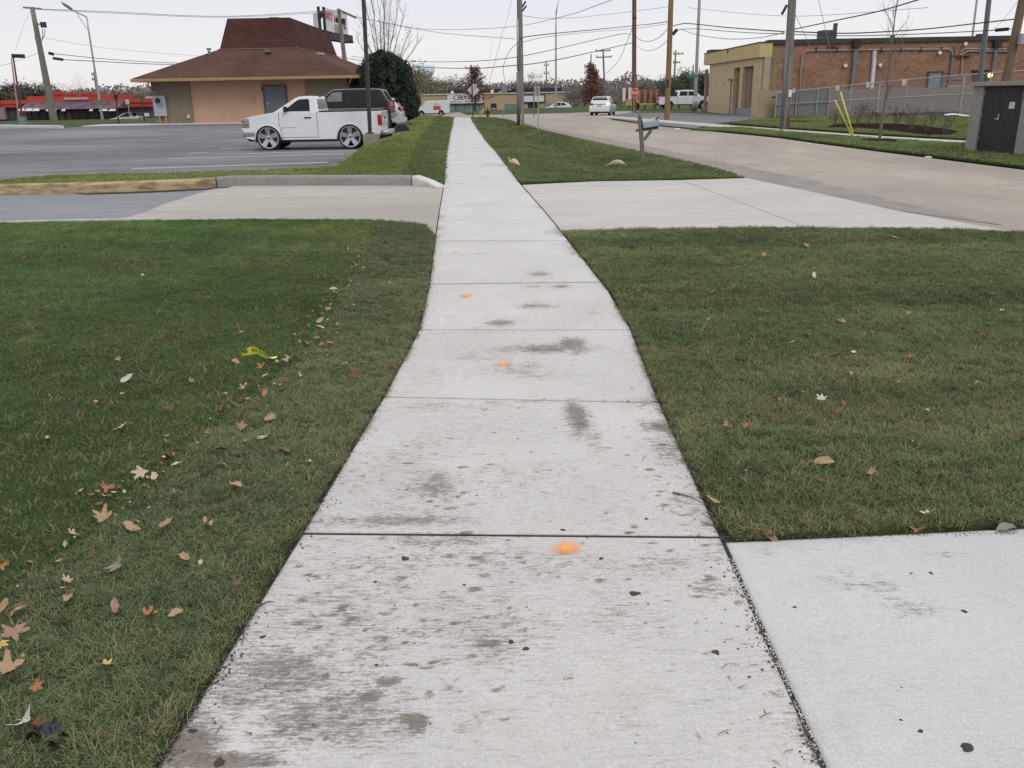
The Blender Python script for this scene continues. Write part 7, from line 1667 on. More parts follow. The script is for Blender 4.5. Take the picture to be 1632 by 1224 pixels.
LT = [('olive', 648, 128, 92, 1.0, 0, 'tall olive green tree just right of the dark evergreen'), ('olive', 672, 150, 108, 1.2, 1, 'olive tree below the water tower drum'), ('olive', 690, 160, 113, 1.2, 0, 'fading olive tree right of the water tower'),
      ('purple', 703, 175, 116, 1.5, 0, 'bare brownish tree left of the rusty oak, nearest the olive trees'), ('purple', 722, 178, 121, 1.5, 1, 'bare purplish tree behind the signboard of the shop row'), ('purple', 738, 185, 120, 1.4, 0, 'bare purplish tree close behind the diamond sign'),
      ('bare', 785, 190, 137, 1.5, 0, 'low bare tree right of the rusty oak over the shop roof'), ('brown', 817, 165, 128, 1.3, 0, 'golden brown low tree left of the tall grey pole'), ('purple', 838, 168, 113, 1.3, 1, 'russet bare tree right of the tall grey pole'), ('bare', 856, 165, 106, 1.3, 0, 'tall bare twiggy tree above the blank signboard'), ('bare', 877, 172, 115, 1.2, 1, 'bare tree left of the slim pale street lamp'), ('purple', 893, 185, 134, 1.4, 0, 'low bare tree right of the slim pale street lamp'),
      ('purple', 918, 140, 130, 1.5, 1, 'dark bare thicket tree at the right end of the shop row'), ('purple', 932, 150, 132, 1.3, 0, 'dark bare tree behind the driving crossover'), ('bare', 975, 170, 128, 1.4, 0, 'pale bare tree right of the distant crossarm pole'), ('bare', 990, 160, 126, 1.3, 1, 'bare tree left of the stop sign'), ('purple', 1003, 150, 123, 1.3, 1, 'dark bare tree directly behind the stop sign'),
      ('olive', 1028, 150, 118, 1.3, 1, 'olive tree between the brown and tan poles'), ('purple', 1044, 160, 126, 1.5, 0, 'bare purplish tree left of the tan pole'), ('purple', 1054, 170, 124, 1.4, 1, 'bare tree close left of the tan pole'),
      ('green', 1083, 130, 100, 1.2, 0, 'green tree with sky gaps right of the tan pole'), ('green', 1102, 138, 108, 1.1, 1, 'green tree behind the pale lamp pole'), ('green', 1119, 140, 110, 1.3, 0, 'dense green tree left of the yellow building'), ('olive', 1070, 150, 116, 1.0, 0, 'yellowing tree directly behind the tan pole'),
      ('green', 2, 190, 126, 1.8, 1, 'dark green tree at the far left edge'), ('green', 52, 175, 124, 1.3, 0, 'green grey tree left of the leaning pole'), ('brown', 36, 180, 134, 1.6, 0, 'brownish tree above the low left end of the red roof'), ('purple', 82, 185, 130, 1.4, 0, 'bare tree just right of the leaning pole'), ('bare', 122, 150, 106, 1.1, 1, 'tall bare tree rising above the red script letters'), ('bare', 105, 180, 131, 1.5, 0, 'low bare tree behind the first red letters'), ('bare', 140, 180, 128, 1.5, 1, 'low bare tree left of the street lamp'),
      ('brown', 192, 185, 139, 1.8, 0, 'low brown tree behind the right half of the red roof'), ('olive', 216, 190, 145, 2.0, 1, 'low olive tree at the right end of the red roof'), ('olive', 236, 190, 143, 1.8, 0, 'low yellowing tree close to the shingled restaurant'), ('bare', 212, 140, 123, .7, 0, 'thin leaning bare tree left of the shingled restaurant')]
for kind, px, Y, py, wd, vr, lab in LT: far_tree(kind, px, Y, py, lab, wd, vr)
far_tree('oak', 757, 112, 103, 'rusty leaved oak behind the diamond sign', 1.45)
far_tree('oak', 656, 96, 116, 'thin russet tree at the right edge of the dark evergreen', .9)
far_tree('oak', 942, 122, 97, 'rusty leaved oak behind the driving crossover', 1.1)
far_tree('oak', 948, 128, 112, 'smaller rusty oak close right of the taller one', 1.2)
# far-off wood as one mass, distance haze mixed into its colours
b = MB(); R = random.Random(5)
for i in range(60000):
    az = R.uniform(-.66, .40); Y = R.uniform(205, 300); hmx = 2.4 + 5.0 * float(fbm(az * 34, Y * .02, 1, 3)) ; z = grade(0, 200) + R.random() ** .8 * (hmx + 1.0)
    c = Vector((az * Y, Y, z)); s = R.uniform(.12, .42); u = Vector((R.gauss(0, 1), R.gauss(0, .4), R.gauss(0, 1))).normalized(); v = Vector((u.z, R.gauss(0, .3), -u.x)).normalized()
    b.add([c - u * s, c + v * s * .6, c + u * s, c - v * s * .6], [(0, 1, 2, 3)], R.randrange(3))
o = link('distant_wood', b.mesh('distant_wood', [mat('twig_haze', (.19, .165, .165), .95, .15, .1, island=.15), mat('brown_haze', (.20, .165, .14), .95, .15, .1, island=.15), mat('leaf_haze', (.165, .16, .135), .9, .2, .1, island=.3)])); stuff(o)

# big dark evergreen with the bare tree behind it
def evergreen():
    Yg = 55.2; q = Q(618, 213, Yg); x0, x1 = Q(570, 160, Yg).x, Q(661, 160, Yg).x; g = grade(q.x, Yg); cx = (x0 + x1) / 2; rw = (x1 - x0) / 2; H = Q(610, 89, Yg).z - g
    t = thing('evergreen_shrub', 'huge dark rounded evergreen shrub standing beyond the parked cars', 'shrub', (cx, Yg, g))
    tb = MB(); tb.tube([(cx, Yg, g - .2), (cx, Yg, g + 1.2)], [.16, .12], 8); part('trunk', tb, M_BARK, t)
    b = MB(); R = random.Random(3)
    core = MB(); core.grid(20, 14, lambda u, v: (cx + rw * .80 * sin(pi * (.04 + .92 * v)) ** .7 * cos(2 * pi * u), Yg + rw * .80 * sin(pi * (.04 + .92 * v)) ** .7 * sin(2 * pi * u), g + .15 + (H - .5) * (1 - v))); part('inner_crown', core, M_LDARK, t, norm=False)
    for i in range(26000):
        a = R.random() * 2 * pi; v = R.random(); prof = min(1.0, (v / .10) ** .6 * .55 + .45) * (1 - max(0, (v - .52) / .48) ** 2.2) ** .62
        lump = 1 + .34 * (float(vnoise(a * 2.6, v * 7)) - .5) + .14 * (float(vnoise(a * 8, v * 20, 1, 3)) - .5)
        r = rw * prof * lump * (1 - .22 * R.random() ** 2); z = g + .12 + v * (H - .25 + .5 * float(vnoise(a * 3, 4.4)))
        c = Vector((cx + r * cos(a), Yg + r * sin(a), z)); s = R.uniform(.05, .17); r *= 1 + (.12 if R.random() < .08 else 0); u = Vector((cos(a) * .5 + R.gauss(0, .5), sin(a) * .5 + R.gauss(0, .5), .6 + R.gauss(0, .5))).normalized(); w = u.orthogonal().normalized(); 
        w = (w * cos(R.random() * 6) + u.cross(w) * sin(R.random() * 6)).normalized()
        b.add([c - u * s * .6, c + w * s * .4, c + u * s, c - w * s * .4], [(0, 1, 2, 3)], 0 if R.random() < .8 else 1)
    for i in range(260):
        a = R.random() * 2 * pi; v = .08 + .92 * R.random(); pr = min(1.0, (v / .10) ** .6 * .55 + .45) * (1 - max(0, (v - .52) / .48) ** 2.2) ** .62
        c0 = Vector((cx + rw * pr * 1.02 * cos(a), Yg + rw * pr * 1.02 * sin(a), g + .12 + v * (H - .02)))
        for j in range(34):
            c = c0 + Vector((R.gauss(0, .09), R.gauss(0, .09), R.gauss(0, .13))); s = R.uniform(.04, .10); u = Vector((R.gauss(0, .5), R.gauss(0, .5), 1)).normalized(); w = u.orthogonal().normalized()
            b.add([c - u * s * .6, c + w * s * .4, c + u * s, c - w * s * .4], [(0, 1, 2, 3)], j % 2)
    part('crown', b, [M_LDARK, mat('leaf_dark_green', (.034, .055, .028), .85, .3, 3, island=.4)], t, norm=False)
evergreen()
R = random.Random(12); Yv = 66.0; q = Q(612, 130, Yv); g = grade(q.x, Yv)
t = thing('bare_tree', 'bare upright tree with a few clinging leaves rising behind the dark evergreen', 'tree', (q.x, Yv, g))
b = MB(); cb = MB(); tips = []
b.tube([(q.x, Yv, g - .3), (q.x, Yv, g + 1.8)], [.22, .16], 8); part('trunk', b, M_BARKG, t, smooth=True)
for (px, py) in ((578, -10), (590, -22), (600, -30), (611, -38), (613, -30), (624, -12), (640, -20), (648, 6), (660, 36), (573, 30), (566, 56), (676, 58), (655, 64)):
    e = Q(px, py, Yv + R.uniform(-1.5, 1.5)); s0 = Vector((q.x + R.uniform(-.1, .1), Yv, g + R.uniform(1.3, 1.8))); d = (e - s0); L = d.length; pts = []; rr = []
    m_ = s0.lerp(e, .35) + Vector((0, 0, L * .10))
    for i in range(9):
        k = i / 8; pts.append(s0 * (1 - k) ** 2 + m_ * 2 * k * (1 - k) + e * k * k + Vector((R.gauss(0, .04), R.gauss(0, .04), 0))); rr.append(.050 * (1 - k) + .009)
    cb.tube(pts, rr, 5, 0, cap=False)
    for j in range(11):
        k = R.randint(2, 7); sub = (d.normalized() + Vector((R.gauss(0, .38), R.gauss(0, .38), R.gauss(0, .15) + .1))).normalized()
        branchy(cb, pts[k], sub, .013, L * .22, 1, R, (1, 3), .45, .6, tips, .10, .05, 3)
leaves(cb, [p for p in tips if abs(p.x - q.x) < 2.2 and p.z < 7], 170, .04, .08, .10, R)
part('crown', cb, [mat('branch_greybrown', (.17, .145, .13), .9, .2, 3), M_LRUST], t, norm=False)
# saplings and young shrubs across the road
def sapling(base, top, lab, seed, Yoff=0.0, nbr=16, r=.045):
    qb = P(*base); R = random.Random(seed); tpp = Q(*top, qb.y); t = thing('sapling', lab, 'tree', tuple(qb)); b = MB(); pts = [qb.lerp(tpp, i / 8) + Vector((R.gauss(0, .02) * (i > 0), R.gauss(0, .02), 0)) for i in range(9)]
    b.tube([qb - Vector((0, 0, .1))] + pts, [r] + [r * (1 - .88 * i / 8) + .004 for i in range(9)], 6); part('trunk', b, M_BARKG, t, smooth=True)
    cb = MB(); L = (tpp - qb).length
    for k in range(nbr):
        h = .28 + .62 * k / nbr; i = int(h * 8); p = pts[i].lerp(pts[i + 1], h * 8 - i); a = R.random() * 6.28
        branchy(cb, p, Vector((cos(a) * .75, sin(a) * .75, 1.0)), .012, L * (.30 - .17 * h) * R.uniform(.7, 1.2), 1, R, (2, 4), .42, .55, None, .08, .06, 3)
    part('crown', cb, M_BARKG, t, norm=False)
sapling((1402, 224.5), (1431, -8), 'tall thin bare sapling in a mulch ring by the far walk', 4, nbr=22, r=.05)
sapling((1269.5, 194.5), (1276, 105), 'thin bare sapling with a mulch ring right of the thick grey pole', 9, nbr=10, r=.035)
for k, (px, py, h_, lv, lab) in enumerate(((1330, 200, .95, 26, 'leftmost leafy twig shrub of the mulch bed'), (1343, 200, .7, 6, 'small bare twig shrub second from the left in the mulch bed'), (1366, 198, 1.05, 46, 'leafy young shrub in the left part of the mulch bed'), (1382, 199, 1.1, 54, 'tallest dark leaved shrub beside the sapling'), (1396, 199, .7, 8, 'sparse low shrub left behind the sapling'), (1428, 201, .95, 44, 'bushy shrub right of the sapling'), (1449, 200, .9, 30, 'leafy shrub with a tuft of dark leaves behind the bed'), (1452, 206, .6, 10, 'low brown twig shrub in the middle of the bed'), (1476, 208, .55, 8, 'low bare shrub in the right half of the bed'), (1484, 199, .8, 26, 'dark leaved shrub behind the right half of the bed'), (1506, 211, .65, 10, 'twig shrub near the right end of the bed'), (1513, 204, .9, 14, 'rightmost taller twig shrub before the white sheet'))):
    q = P(px, py, .05); R = random.Random(50 + k); t = thing('young_shrub', lab, 'shrub', tuple(q), 0, 'young shrubs in the mulch bed'); b = MB(); tips = []
    for i in range(9):
        a = R.random() * 6.28; pts, rr, d = limb(b, q + Vector((R.gauss(0, .05), R.gauss(0, .05), -.02)), Vector((cos(a) * .3, sin(a) * .3, 1)), .012, h_ * R.uniform(.7, 1.1), 5, 0, .12, R, 3); tips += pts[3:]
        for _ in range(3): p2, _, _ = limb(b, pts[R.randint(2, 4)], Vector((R.gauss(0, .6), R.gauss(0, .6), .8)), .006, h_ * .25, 2, 0, .1, R, 3); tips += p2[1:]
    part('stems', b, mat('stem_brown', (.15, .11, .075), .9, .2, 3), t, norm=False)
    b = MB(); leaves(b, tips, lv * 2, .03, .06, .04, R, 0); part('foliage', b, mat('leaf_plum', (.06, .042, .04), .8, .3, 3, island=.4) if lv > 12 else M_LBROWN, t, norm=False)
# dark fabric and rubble line at the foot of the fence
b = MB(); a, c = P(1395, 187.5), P(1530, 184.5)
b.grid(40, 2, lambda u, v: (a.x + (c.x - a.x) * u, a.y + (c.y - a.y) * u + v * .5, .02 + (.16 + .12 * float(vnoise(u * 30, 2))) * (v > .4) )); single('silt_fence', b, M_TRIM, 'low black silt fabric along the foot of the board fence', 'silt fence', norm=False)

# ------------------------------------------------------------------ small things lying about
def leaf_mesh(kind, m, seed):
    R = random.Random(seed); out = []
    if kind == 'maple':
        lobes = [(0, 1.0), (52, .86), (108, .60), (-52, .86), (-108, .60)]
        for a in range(0, 360, 12):
            best = .30
            for la, lr in lobes:
                d = abs((a - la + 180) % 360 - 180); best = max(best, lr * .78 * math.exp(-(d / 19.0) ** 2) + .36)
            best *= R.uniform(.86, 1.1)
            if 168 <= a <= 192: best *= .55
            out.append((best * sin(radians(a)), best * cos(radians(a))))
    elif kind == 'curled':
        for a in range(0, 360, 18): r_ = R.uniform(.9, 1.1); out.append((.42 * r_ * sin(radians(a)), .95 * r_ * cos(radians(a))))
    else:
        for a in range(0, 360, 20): r_ = R.uniform(.85, 1.15); out.append((.60 * r_ * sin(radians(a)), .85 * r_ * cos(radians(a))))
    n = len(out); cu = R.uniform(.5, 1.3) * (1.5 if kind == 'curled' else 1); cv = R.uniform(-.2, .9); tw = R.uniform(-.3, .3)
    def h(u, v): return cu * u * u * .9 + cv * v * v * .5 + tw * u * v + .05 * sin(7 * u + 5 * v + seed)
    b = MB(); vs = [(0, 0, 0)]
    for f in (.5, 1.0): vs += [(u * f, v * f, h(u * f, v * f) + (0.04 * R.uniform(-1, 1) if f == 1 else 0)) for u, v in out]
    fs = [(0, 1 + i, 1 + (i + 1) % n) for i in range(n)] + [(1 + i, 1 + n + i, 1 + n + (i + 1) % n, 1 + (i + 1) % n) for i in range(n)]
    b.add(vs, fs); b.tube([(0, -.3, h(0, -.3)), (.03, -.8, .10), (.10, -1.25, .05)], [.03, .022, .016], 4)
    zmin = min(v[2] for v in b.v); b.v = [(x, y, z - zmin) for x, y, z in b.v]
    return b.mesh('fallen_leaf', m, True)
LC = {'tan': (.36, .25, .15), 'cream': (.46, .37, .26), 'brown': (.17, .095, .055), 'rust': (.18, .07, .04), 'orange': (.32, .15, .07), 'yellow': (.50, .38, .13), 'pink': (.33, .20, .15), 'grey': (.24, .21, .17), 'red': (.20, .045, .04), 'pale': (.50, .48, .40)}
LM = {k: mat('leaf_dry_' + k, c, .85, .28, 18, bump=.3, island=.1) for k, c in LC.items()}
LMESH = {}
LEAVES = [  # px, py, kind, colour, size cm, own label or None
 (228,444,'oval','pale',3.5,None),(437,508,'curled','cream',6,'pale curled leaf alone on the bright lawn above the yellow tape'),(385,537,'curled','cream',4,None),(263,546,'maple','rust',6.5,'rust red leaf alone in the middle of the bright left lawn'),(189,580,'maple','pink',6,'pinkish brown leaf left of the middle of the bright lawn'),(376,585,'oval','tan',5.5,'pale brown leaf just left of the yellow caution tape'),(205,613,'curled','pale',8,'long pale grey leaf sliver on the left lawn'),(305,617,'maple','tan',5,None),(197,637,'curled','tan',4,None),(219,638,'oval','orange',4,None),
 (160,651,'curled','tan',10,'large tan curled leaf, upper one of a touching pair on the left lawn'),(150,658,'maple','cream',8,'pale maple leaf, lower one of a touching pair on the left lawn'),(266,663,'maple','brown',6,None),(195,692,'curled','cream',8,'pale rolled leaf lying left, below the touching pair'),(212,686,'curled','brown',4.5,None),(60,685,'oval','cream',3,None),(78,708,'curled','yellow',4,None),
 (354,669,'maple','rust',10,'large rust coloured maple leaf on the seam of old lawn and new sod'),(375,656,'curled','brown',7,None),(392,650,'maple','rust',6,None),(391,628,'maple','tan',8,'tan maple leaf standing on edge along the sod seam'),(422,637,'curled','orange',7,'orange leaf on the sod right of the seam'),(419,594,'maple','orange',8,'orange tan leaf just below the yellow caution tape'),(424,608,'oval','pale',5,None),
 (463,581,'maple','tan',13,'big tan leaf touching the right end of the yellow caution tape'),(446,586,'maple','pale',6,'white torn leaf at the right end of the yellow caution tape'),(487,556,'curled','pink',8,'pink tan leaf in the cluster above the caution tape'),(510,547,'maple','pink',8,'largest pinkish leaf of the cluster above the caution tape'),(513,538,'curled','cream',7,'cream leaf at the middle of the cluster above the caution tape'),(511,529,'curled','cream',6,'cream leaf near the top of the cluster above the tape'),(510,519,'curled','tan',8,'topmost tan leaf of the cluster above the tape'),(483,540,'curled','tan',6,'tan leaf on the left side of the cluster above the tape'),(527,555,'oval','tan',5,None),(513,557,'oval','orange',4.5,None),(524,500,'maple','pink',8,'pinkish leaf on the sod corner above the cluster'),(553,499,'curled','tan',8,'tan twisted leaf right of the sod corner'),(532,467,'curled','cream',8,'long cream leaf by the darker sod patch'),(648,500,'maple','tan',6,'tan leaf nearest the walk on the sod beside the darker patch'),
 (563,609,'maple','rust',9,'rust leaf in the middle of the sod strip'),(550,589,'curled','tan',5,None),(577,589,'oval','rust',4,None),(502,592,'maple','orange',5,None),(455,617,'maple','rust',6,None),(473,654,'maple','orange',6,'bright orange leaf on the sod strip below the caution tape'),(432,678,'oval','tan',7,'round tan leaf above the star shaped maple leaf'),(425,707,'maple','cream',13,'large pale star shaped maple leaf on the sod strip'),(386,693,'maple','pink',8,'pinkish brown leaf left above the star shaped leaf'),(328,703,'maple','orange',6,None),(352,728,'curled','brown',8,None),(272,743,'maple','rust',10,'dark rust leaf on the seam left of the pale tall leaf'),(311,748,'maple','rust',5,None),(283,752,'curled','cream',5,None),(354,754,'curled','tan',7,None),(393,740,'oval','pale',3.5,None),(453,730,'curled','brown',7,None),(489,749,'maple','yellow',6,'yellow leaf on the sod strip close to the walk'),
 (228,764,'maple','cream',11,'tall pale leaf standing up on the sod seam'),(249,774,'curled','cream',7,None),(576,374,'oval','rust',9,'rust leaf near the far end of the sod strip by the driveway'),(624,455,'curled','tan',9,None),(624,472,'maple','rust',7,None),(616,418,'curled','brown',10,None),(631,594,'maple','rust',4,None),
 (166,803,'maple','yellow',9,'bright yellow leaf standing in the left lawn'),(172,789,'maple','orange',8,'orange brown leaf just above the bright yellow one'),(232,789,'maple','orange',5,None),(167,840,'maple','tan',12,'big crumpled brown leaf pile on the sod seam'),(119,866,'maple','cream',7,'cream star leaf left of the sod seam'),(212,856,'curled','tan',9,'long tan leaf on the sod right of the crumpled brown leaf'),(266,849,'curled','pink',6,'small pinkish curled leaf on the near sod'),(335,853,'maple','tan',8,'brown star leaf in the middle of the near sod'),(377,787,'oval','tan',6,'round tan leaf on the sod close to the walk'),(277,804,'maple','grey',7,'grey shrivelled leaf on the near sod'),(78,887,'maple','rust',6,'rust leaf deep in the near left lawn'),(6,917,'maple','orange',6,'orange red leaf at the left edge of the picture'),
 (92,913,'curled','tan',6,'rounded tan leaf in the near left lawn'),(109,941,'maple','cream',5,None),(116,968,'curled','tan',7,None),(189,915,'maple','grey',10,'large grey brown shrivelled leaf on the near sod'),(187,982,'curled','pink',5,None),(238,997,'maple','orange',7,'orange tan leaf with a long stem on the near sod'),(283,996,'oval','tan',5,None),(26,1022,'maple','pink',12,'large pinkish tan leaf near the left edge'),(4,1042,'maple','yellow',6,'yellow leaf cut by the left edge'),(14,1088,'maple','tan',12,'tan star leaf in the lower left corner'),(32,992,'oval','tan',5,None),(8,986,'curled','tan',6,None),(172,1079,'maple','yellow',6,'yellow leaf with a thin stalk low in the sod'),(61,1112,'maple','orange',5,'orange leaf low in the sod near the left edge'),(43,1168,'maple','pale',8,'pale green white leaf low at the left'),(58,1175,'maple','rust',6,'rust leaf between the pale leaf and the black scrap'),(103,1013,'curled','brown',6,None),(334,1076,'curled','tan',6,'tan leaf hanging over the left edge of the walk'),(296,902,'oval','tan',4,None),(321,911,'oval','pale',2.2,None),(380,948,'maple','brown',4.5,None),
 (1285,542,'curled','pale',8,'white elongated leaf in the middle of the right lawn'),(1261,554,'oval','pale',4,None),(1378,542,'maple','orange',5,None),(1342,521,'maple','pink',9,'reddish pink maple leaf in the middle of the right lawn'),(1194,544,'curled','brown',7,'dark brown curled leaf on the right lawn left of the white one'),(1144,567,'maple','rust',5,None),(1130,516,'maple','tan',5,None),(1111,557,'curled','tan',5,None),(1174,470,'curled','orange',9,'orange tan upright leaf high on the right lawn'),(1217,413,'maple','tan',9,None),(1296,446,'curled','pale',8,None),(1334,574,'curled','brown',8,'dark brown domed leaf right of the middle of the right lawn'),(1452,579,'maple','orange',8,'large orange leaf in the right half of the right lawn'),(1480,585,'curled','pale',5,None),(1359,570,'oval','pale',4,None),
 (1267,636,'curled','cream',10,'large cream curled leaf beside the dark green sod patch'),(1237,647,'maple','orange',6,'orange leaf left below the cream curled leaf'),(1308,647,'maple','pale',7,'white star leaf below the dark green sod patch'),(1342,653,'maple','orange',4,None),(1329,671,'maple','orange',8,'bright orange leaf below the white star leaf'),(1158,689,'maple','pink',6,'pinkish leaf, left one of two near the walk'),(1190,690,'maple','orange',6,'orange leaf, right one of two near the walk'),(1476,665,'curled','pale',5,None),(1312,749,'curled','tan',10,'flat tan leaf in the near part of the right lawn'),(1305,779,'curled','rust',6,'rust leaf below the flat tan one'),(1343,773,'maple','brown',5,None),(1386,765,'maple','tan',6,'tan leaf right of the flat tan one'),(1491,771,'maple','rust',5,None),(1569,544,'maple','rust',8,None),(1449,507,'maple','tan',7,None),(1424,385,'curled','tan',14,'long tan leaf at the far edge of the right lawn'),(1581,476,'curled','pale',7,None),(1596,502,'oval','cream',4,None),
 (1122,794,'maple','rust',5,'rust leaf lying at the right edge of the walk'),(1134,811,'curled','tan',6,'tan leaf stuck in the soil edge right of the walk'),(1019,472,'curled','tan',6,None),(1096,461,'maple','orange',7,None),(1135,473,'curled','tan',7,None),(1147,494,'oval','rust',5,None),(1285,397,'oval','tan',7,None),(1039,401,'curled','tan',9,None),(1158,404,'oval','cream',7,None),(1627,712,'curled','orange',5,'orange leaf at the right edge of the picture'),(994,380,'maple','orange',10,'orange leaf at the far corner of the right lawn next to the driveway'),
 (1221,856,'curled','pink',9,'flat pinkish tan leaf on the near left corner of the right pad'),(1326,846,'maple','red',6,'dark red leaf at the far edge of the right pad'),(1460,845,'maple','orange',7,'orange brown leaf at the far edge of the right pad'),(1477,832,'maple','pale',6,'white leaf standing in the grass above the right pad'),(1503,841,'maple','yellow',6,'yellow green leaf at the far edge of the right pad'),(1604,846,'curled','grey',10,'grey cup shaped leaf in the right corner of the pad'),(1271,852,'oval','orange',3.5,'small orange leaf at the edge of the right pad'),
 (1060,262,'curled','pale',10,None),(1110,385,'oval','tan',6,None),(1500,460,'oval','cream',4,None),(1355,604,'oval','tan',3.5,None),(1430,620,'curled','tan',4,None),(1100,610,'oval','rust',4,None),(1555,620,'curled','tan',4,None),(1240,480,'oval','orange',4,None)]
CN = {'tan': 'tan', 'cream': 'cream', 'brown': 'brown', 'rust': 'rust red', 'orange': 'orange', 'yellow': 'yellow', 'pink': 'pinkish', 'grey': 'grey', 'red': 'red', 'pale': 'whitish'}
for k, (px, py, kind, c, cm, lab) in enumerate(LEAVES):
    q = P(px, py); key = (kind, c, k % 5)
    if key not in LMESH: LMESH[key] = leaf_mesh(kind, LM[c], hash((len(kind), k)) % 97)
    o = link('fallen_leaf', LMESH[key]); left = px < 700
    lift = .040 if (py < 1230 and not (px in (1221, 1326, 1460, 1503, 1604, 1271, 334, 1122))) else .004
    o.location = (q.x, q.y, q.z + lift); s = min(cm, 8.5 + (cm - 8.5) * .4) / 100 * (.50 if kind == 'maple' else .58); o.scale = (s, s, s)
    R = random.Random(k * 5 + 1); o.rotation_euler = (R.uniform(-.6, .7), R.uniform(-.6, .6), R.uniform(0, 6.28))
    if px > 700 and lift < .01: o.rotation_euler[0] *= .25; o.rotation_euler[1] *= .25
    sod = left and px > np.interp(q.y, sy, sx_) * 0 + 0 and q.x > np.interp(q.y, sy, sx_)
    zone = ('the dull sod strip' if sod else 'the bright left lawn') if left else ('the right sod' if py > 300 else 'the swale grass')
    tag(o, lab or f"small {CN[c]} {'curled ' if kind == 'curled' else ('lobed ' if kind == 'maple' else 'oval ')}leaf {'in the near part of' if q.y < 3.9 else ('amid' if q.y < 6 else 'in the far part of')} {zone}", 'leaf', 'fallen leaves on ' + zone)

# dirt clods on the concrete
M_CLOD = mat('clod', (.135, .112, .095), .97, .35, 60, bump=.8)
def clod_mesh(seed):
    R = random.Random(seed); b = MB(); bm = bmesh.new(); bmesh.ops.create_icosphere(bm, subdivisions=2, radius=1)
    for v in bm.verts:
        n = 1 + .28 * sin(v.co.x * 3.1 + seed) * cos(v.co.y * 4.3 + seed) + R.uniform(-.12, .12); v.co = Vector((v.co.x * n, v.co.y * n, max(-.05, v.co.z * n * .6)))
    me = bpy.data.meshes.new('dirt_clod'); bm.to_mesh(me); bm.free(); me.materials.append(M_CLOD); return me
CM = [clod_mesh(i) for i in range(5)]
for k, (px, py, mm, lab) in enumerate(((1012, 946, 17, 'largest dark dirt clod right of the middle of the nearest slab'), (815, 1023, 11, 'dirt clod left one of a pair in the middle of the nearest slab'), (838, 1034, 10, 'dirt clod right one of a pair in the middle of the nearest slab'), (1141, 1040, 12, 'round dirt clod near the right edge of the nearest slab'), (419, 1015, 9, 'small dirt clod near the left edge of the nearest slab'), (645, 890, 15, 'flat dirt clod below the joint, left of the orange paint'), (958, 890, 9, 'small dirt clod right of the orange paint dot'), (897, 845, 11, 'dirt lump sitting in the joint above the orange paint dot'), (1114, 855, 8, 'small clod at the right end of the nearest joint'), (740, 932, 6, 'tiny clod left of the middle of the nearest slab'), (598, 927, 7, 'tiny clod in the left half of the nearest slab'), (307, 1165, 12, 'lump of mud in the lower left corner of the walk'), (350, 1216, 16, 'mud lump at the very bottom left of the walk'), (1266, 968, 8, 'dark pebble sized clod near the left side of the right pad'), (1484, 914, 10, 'right one of two clods in the upper part of the right pad'), (1452, 914, 7, 'left one of two clods in the upper part of the right pad'), (1537, 975, 12, 'oval dark clod below the ring mark on the right pad'), (1541, 1192, 18, 'largest flat stone like clod in the lower right corner'), (1436, 1148, 6, 'tiny clod in the lower middle of the right pad'), (1467, 1166, 9, 'crumbly clod in the lower middle of the right pad'), (1437, 1096, 5, 'tiny dark clod in the middle of the right pad'), (1060, 742, 7, 'small clod on the second slab near its right side'), (825, 700, 8, 'small clod in the middle of the second slab'), (1030, 827, 10, 'clod near the right end of the second slab'), (760, 790, 7, 'clod left of the middle of the second slab'), (600, 1060, 6, 'tiny clod in the lower left part of the nearest slab'))):
    q = P(px, py); o = link('dirt_clod', CM[k % 5]); s = mm / 1000.0 * .85; o.location = (q.x, q.y, q.z - s * .1); o.scale = (s * 1.3, s, s * .8); o.rotation_euler = (0, 0, k * 1.7); tag(o, lab, 'dirt clod', 'dirt clods on the concrete')
# crumbs of soil along both edges and over the slabs
b = MB(); R = random.Random(21)
def crumb(x, y, s, z=0.0):
    g = grade(x, y) + z; a = R.random() * 3; c_, s_ = cos(a) * s, sin(a) * s
    b.add([(x - c_, y - s_, g), (x + s_ * .8, y - c_ * .8, g), (x + c_, y + s_, g), (x - s_ * .7, y + c_ * .7, g), (x, y, g + s * .8)], [(0, 1, 4), (1, 2, 4), (2, 3, 4), (3, 0, 4)])
for i in range(5200):
    y = 1.2 + 9.5 * R.random() ** 1.5; side = R.random() < .5; d = abs(R.gauss(0, .018)) if R.random() < .75 else abs(R.gauss(0, .07)); w_ = float(fbm(3.0 if side else 8.0, y, 2.2, 3))
    if R.random() > max(0, w_ * 2.4 - .7): continue
    x = xL(y) + d - .004 if side else xR(y) - d + .004; crumb(x, y, .0015 + .006 * R.random() ** 2.2)
for i in range(900):
    y = 1.2 + 8.5 * R.random() ** 1.3; x = xL(y) + R.random() * (xR(y) - xL(y)); m_ = float(mud_at(np.array([x]), np.array([y]))[0])
    if R.random() < m_ * .9 + .10: crumb(x, y, R.uniform(.0015, .005))
for i in range(420):
    x = 0.85 + 2.0 * R.random(); y = PADF[0].y + .03 - abs(R.gauss(0, .015)); 
    crumb(x, y, R.uniform(.002, .006))
o = link('soil_crumbs', b.mesh('soil_crumbs', M_CLOD)); stuff(o); o['label'] = 'crumbs of soil scattered along the edges of the walk'
# white grit caught in the joint beside the pad
b = MB()
for i in range(950):
    y = 0.9 + 1.9 * R.random() ** 1.1; x = xR(y) + .008 + R.uniform(-.006, .008)
    crumb(x, y, R.uniform(.0018, .0045), -.004 - .008 * R.random())
o = link('joint_grit', b.mesh('joint_grit', mat('grit_white', (.50, .49, .46), .8, .3, 90, island=.6))); stuff(o); o['label'] = 'white grit lying in the joint between the walk and the right pad'
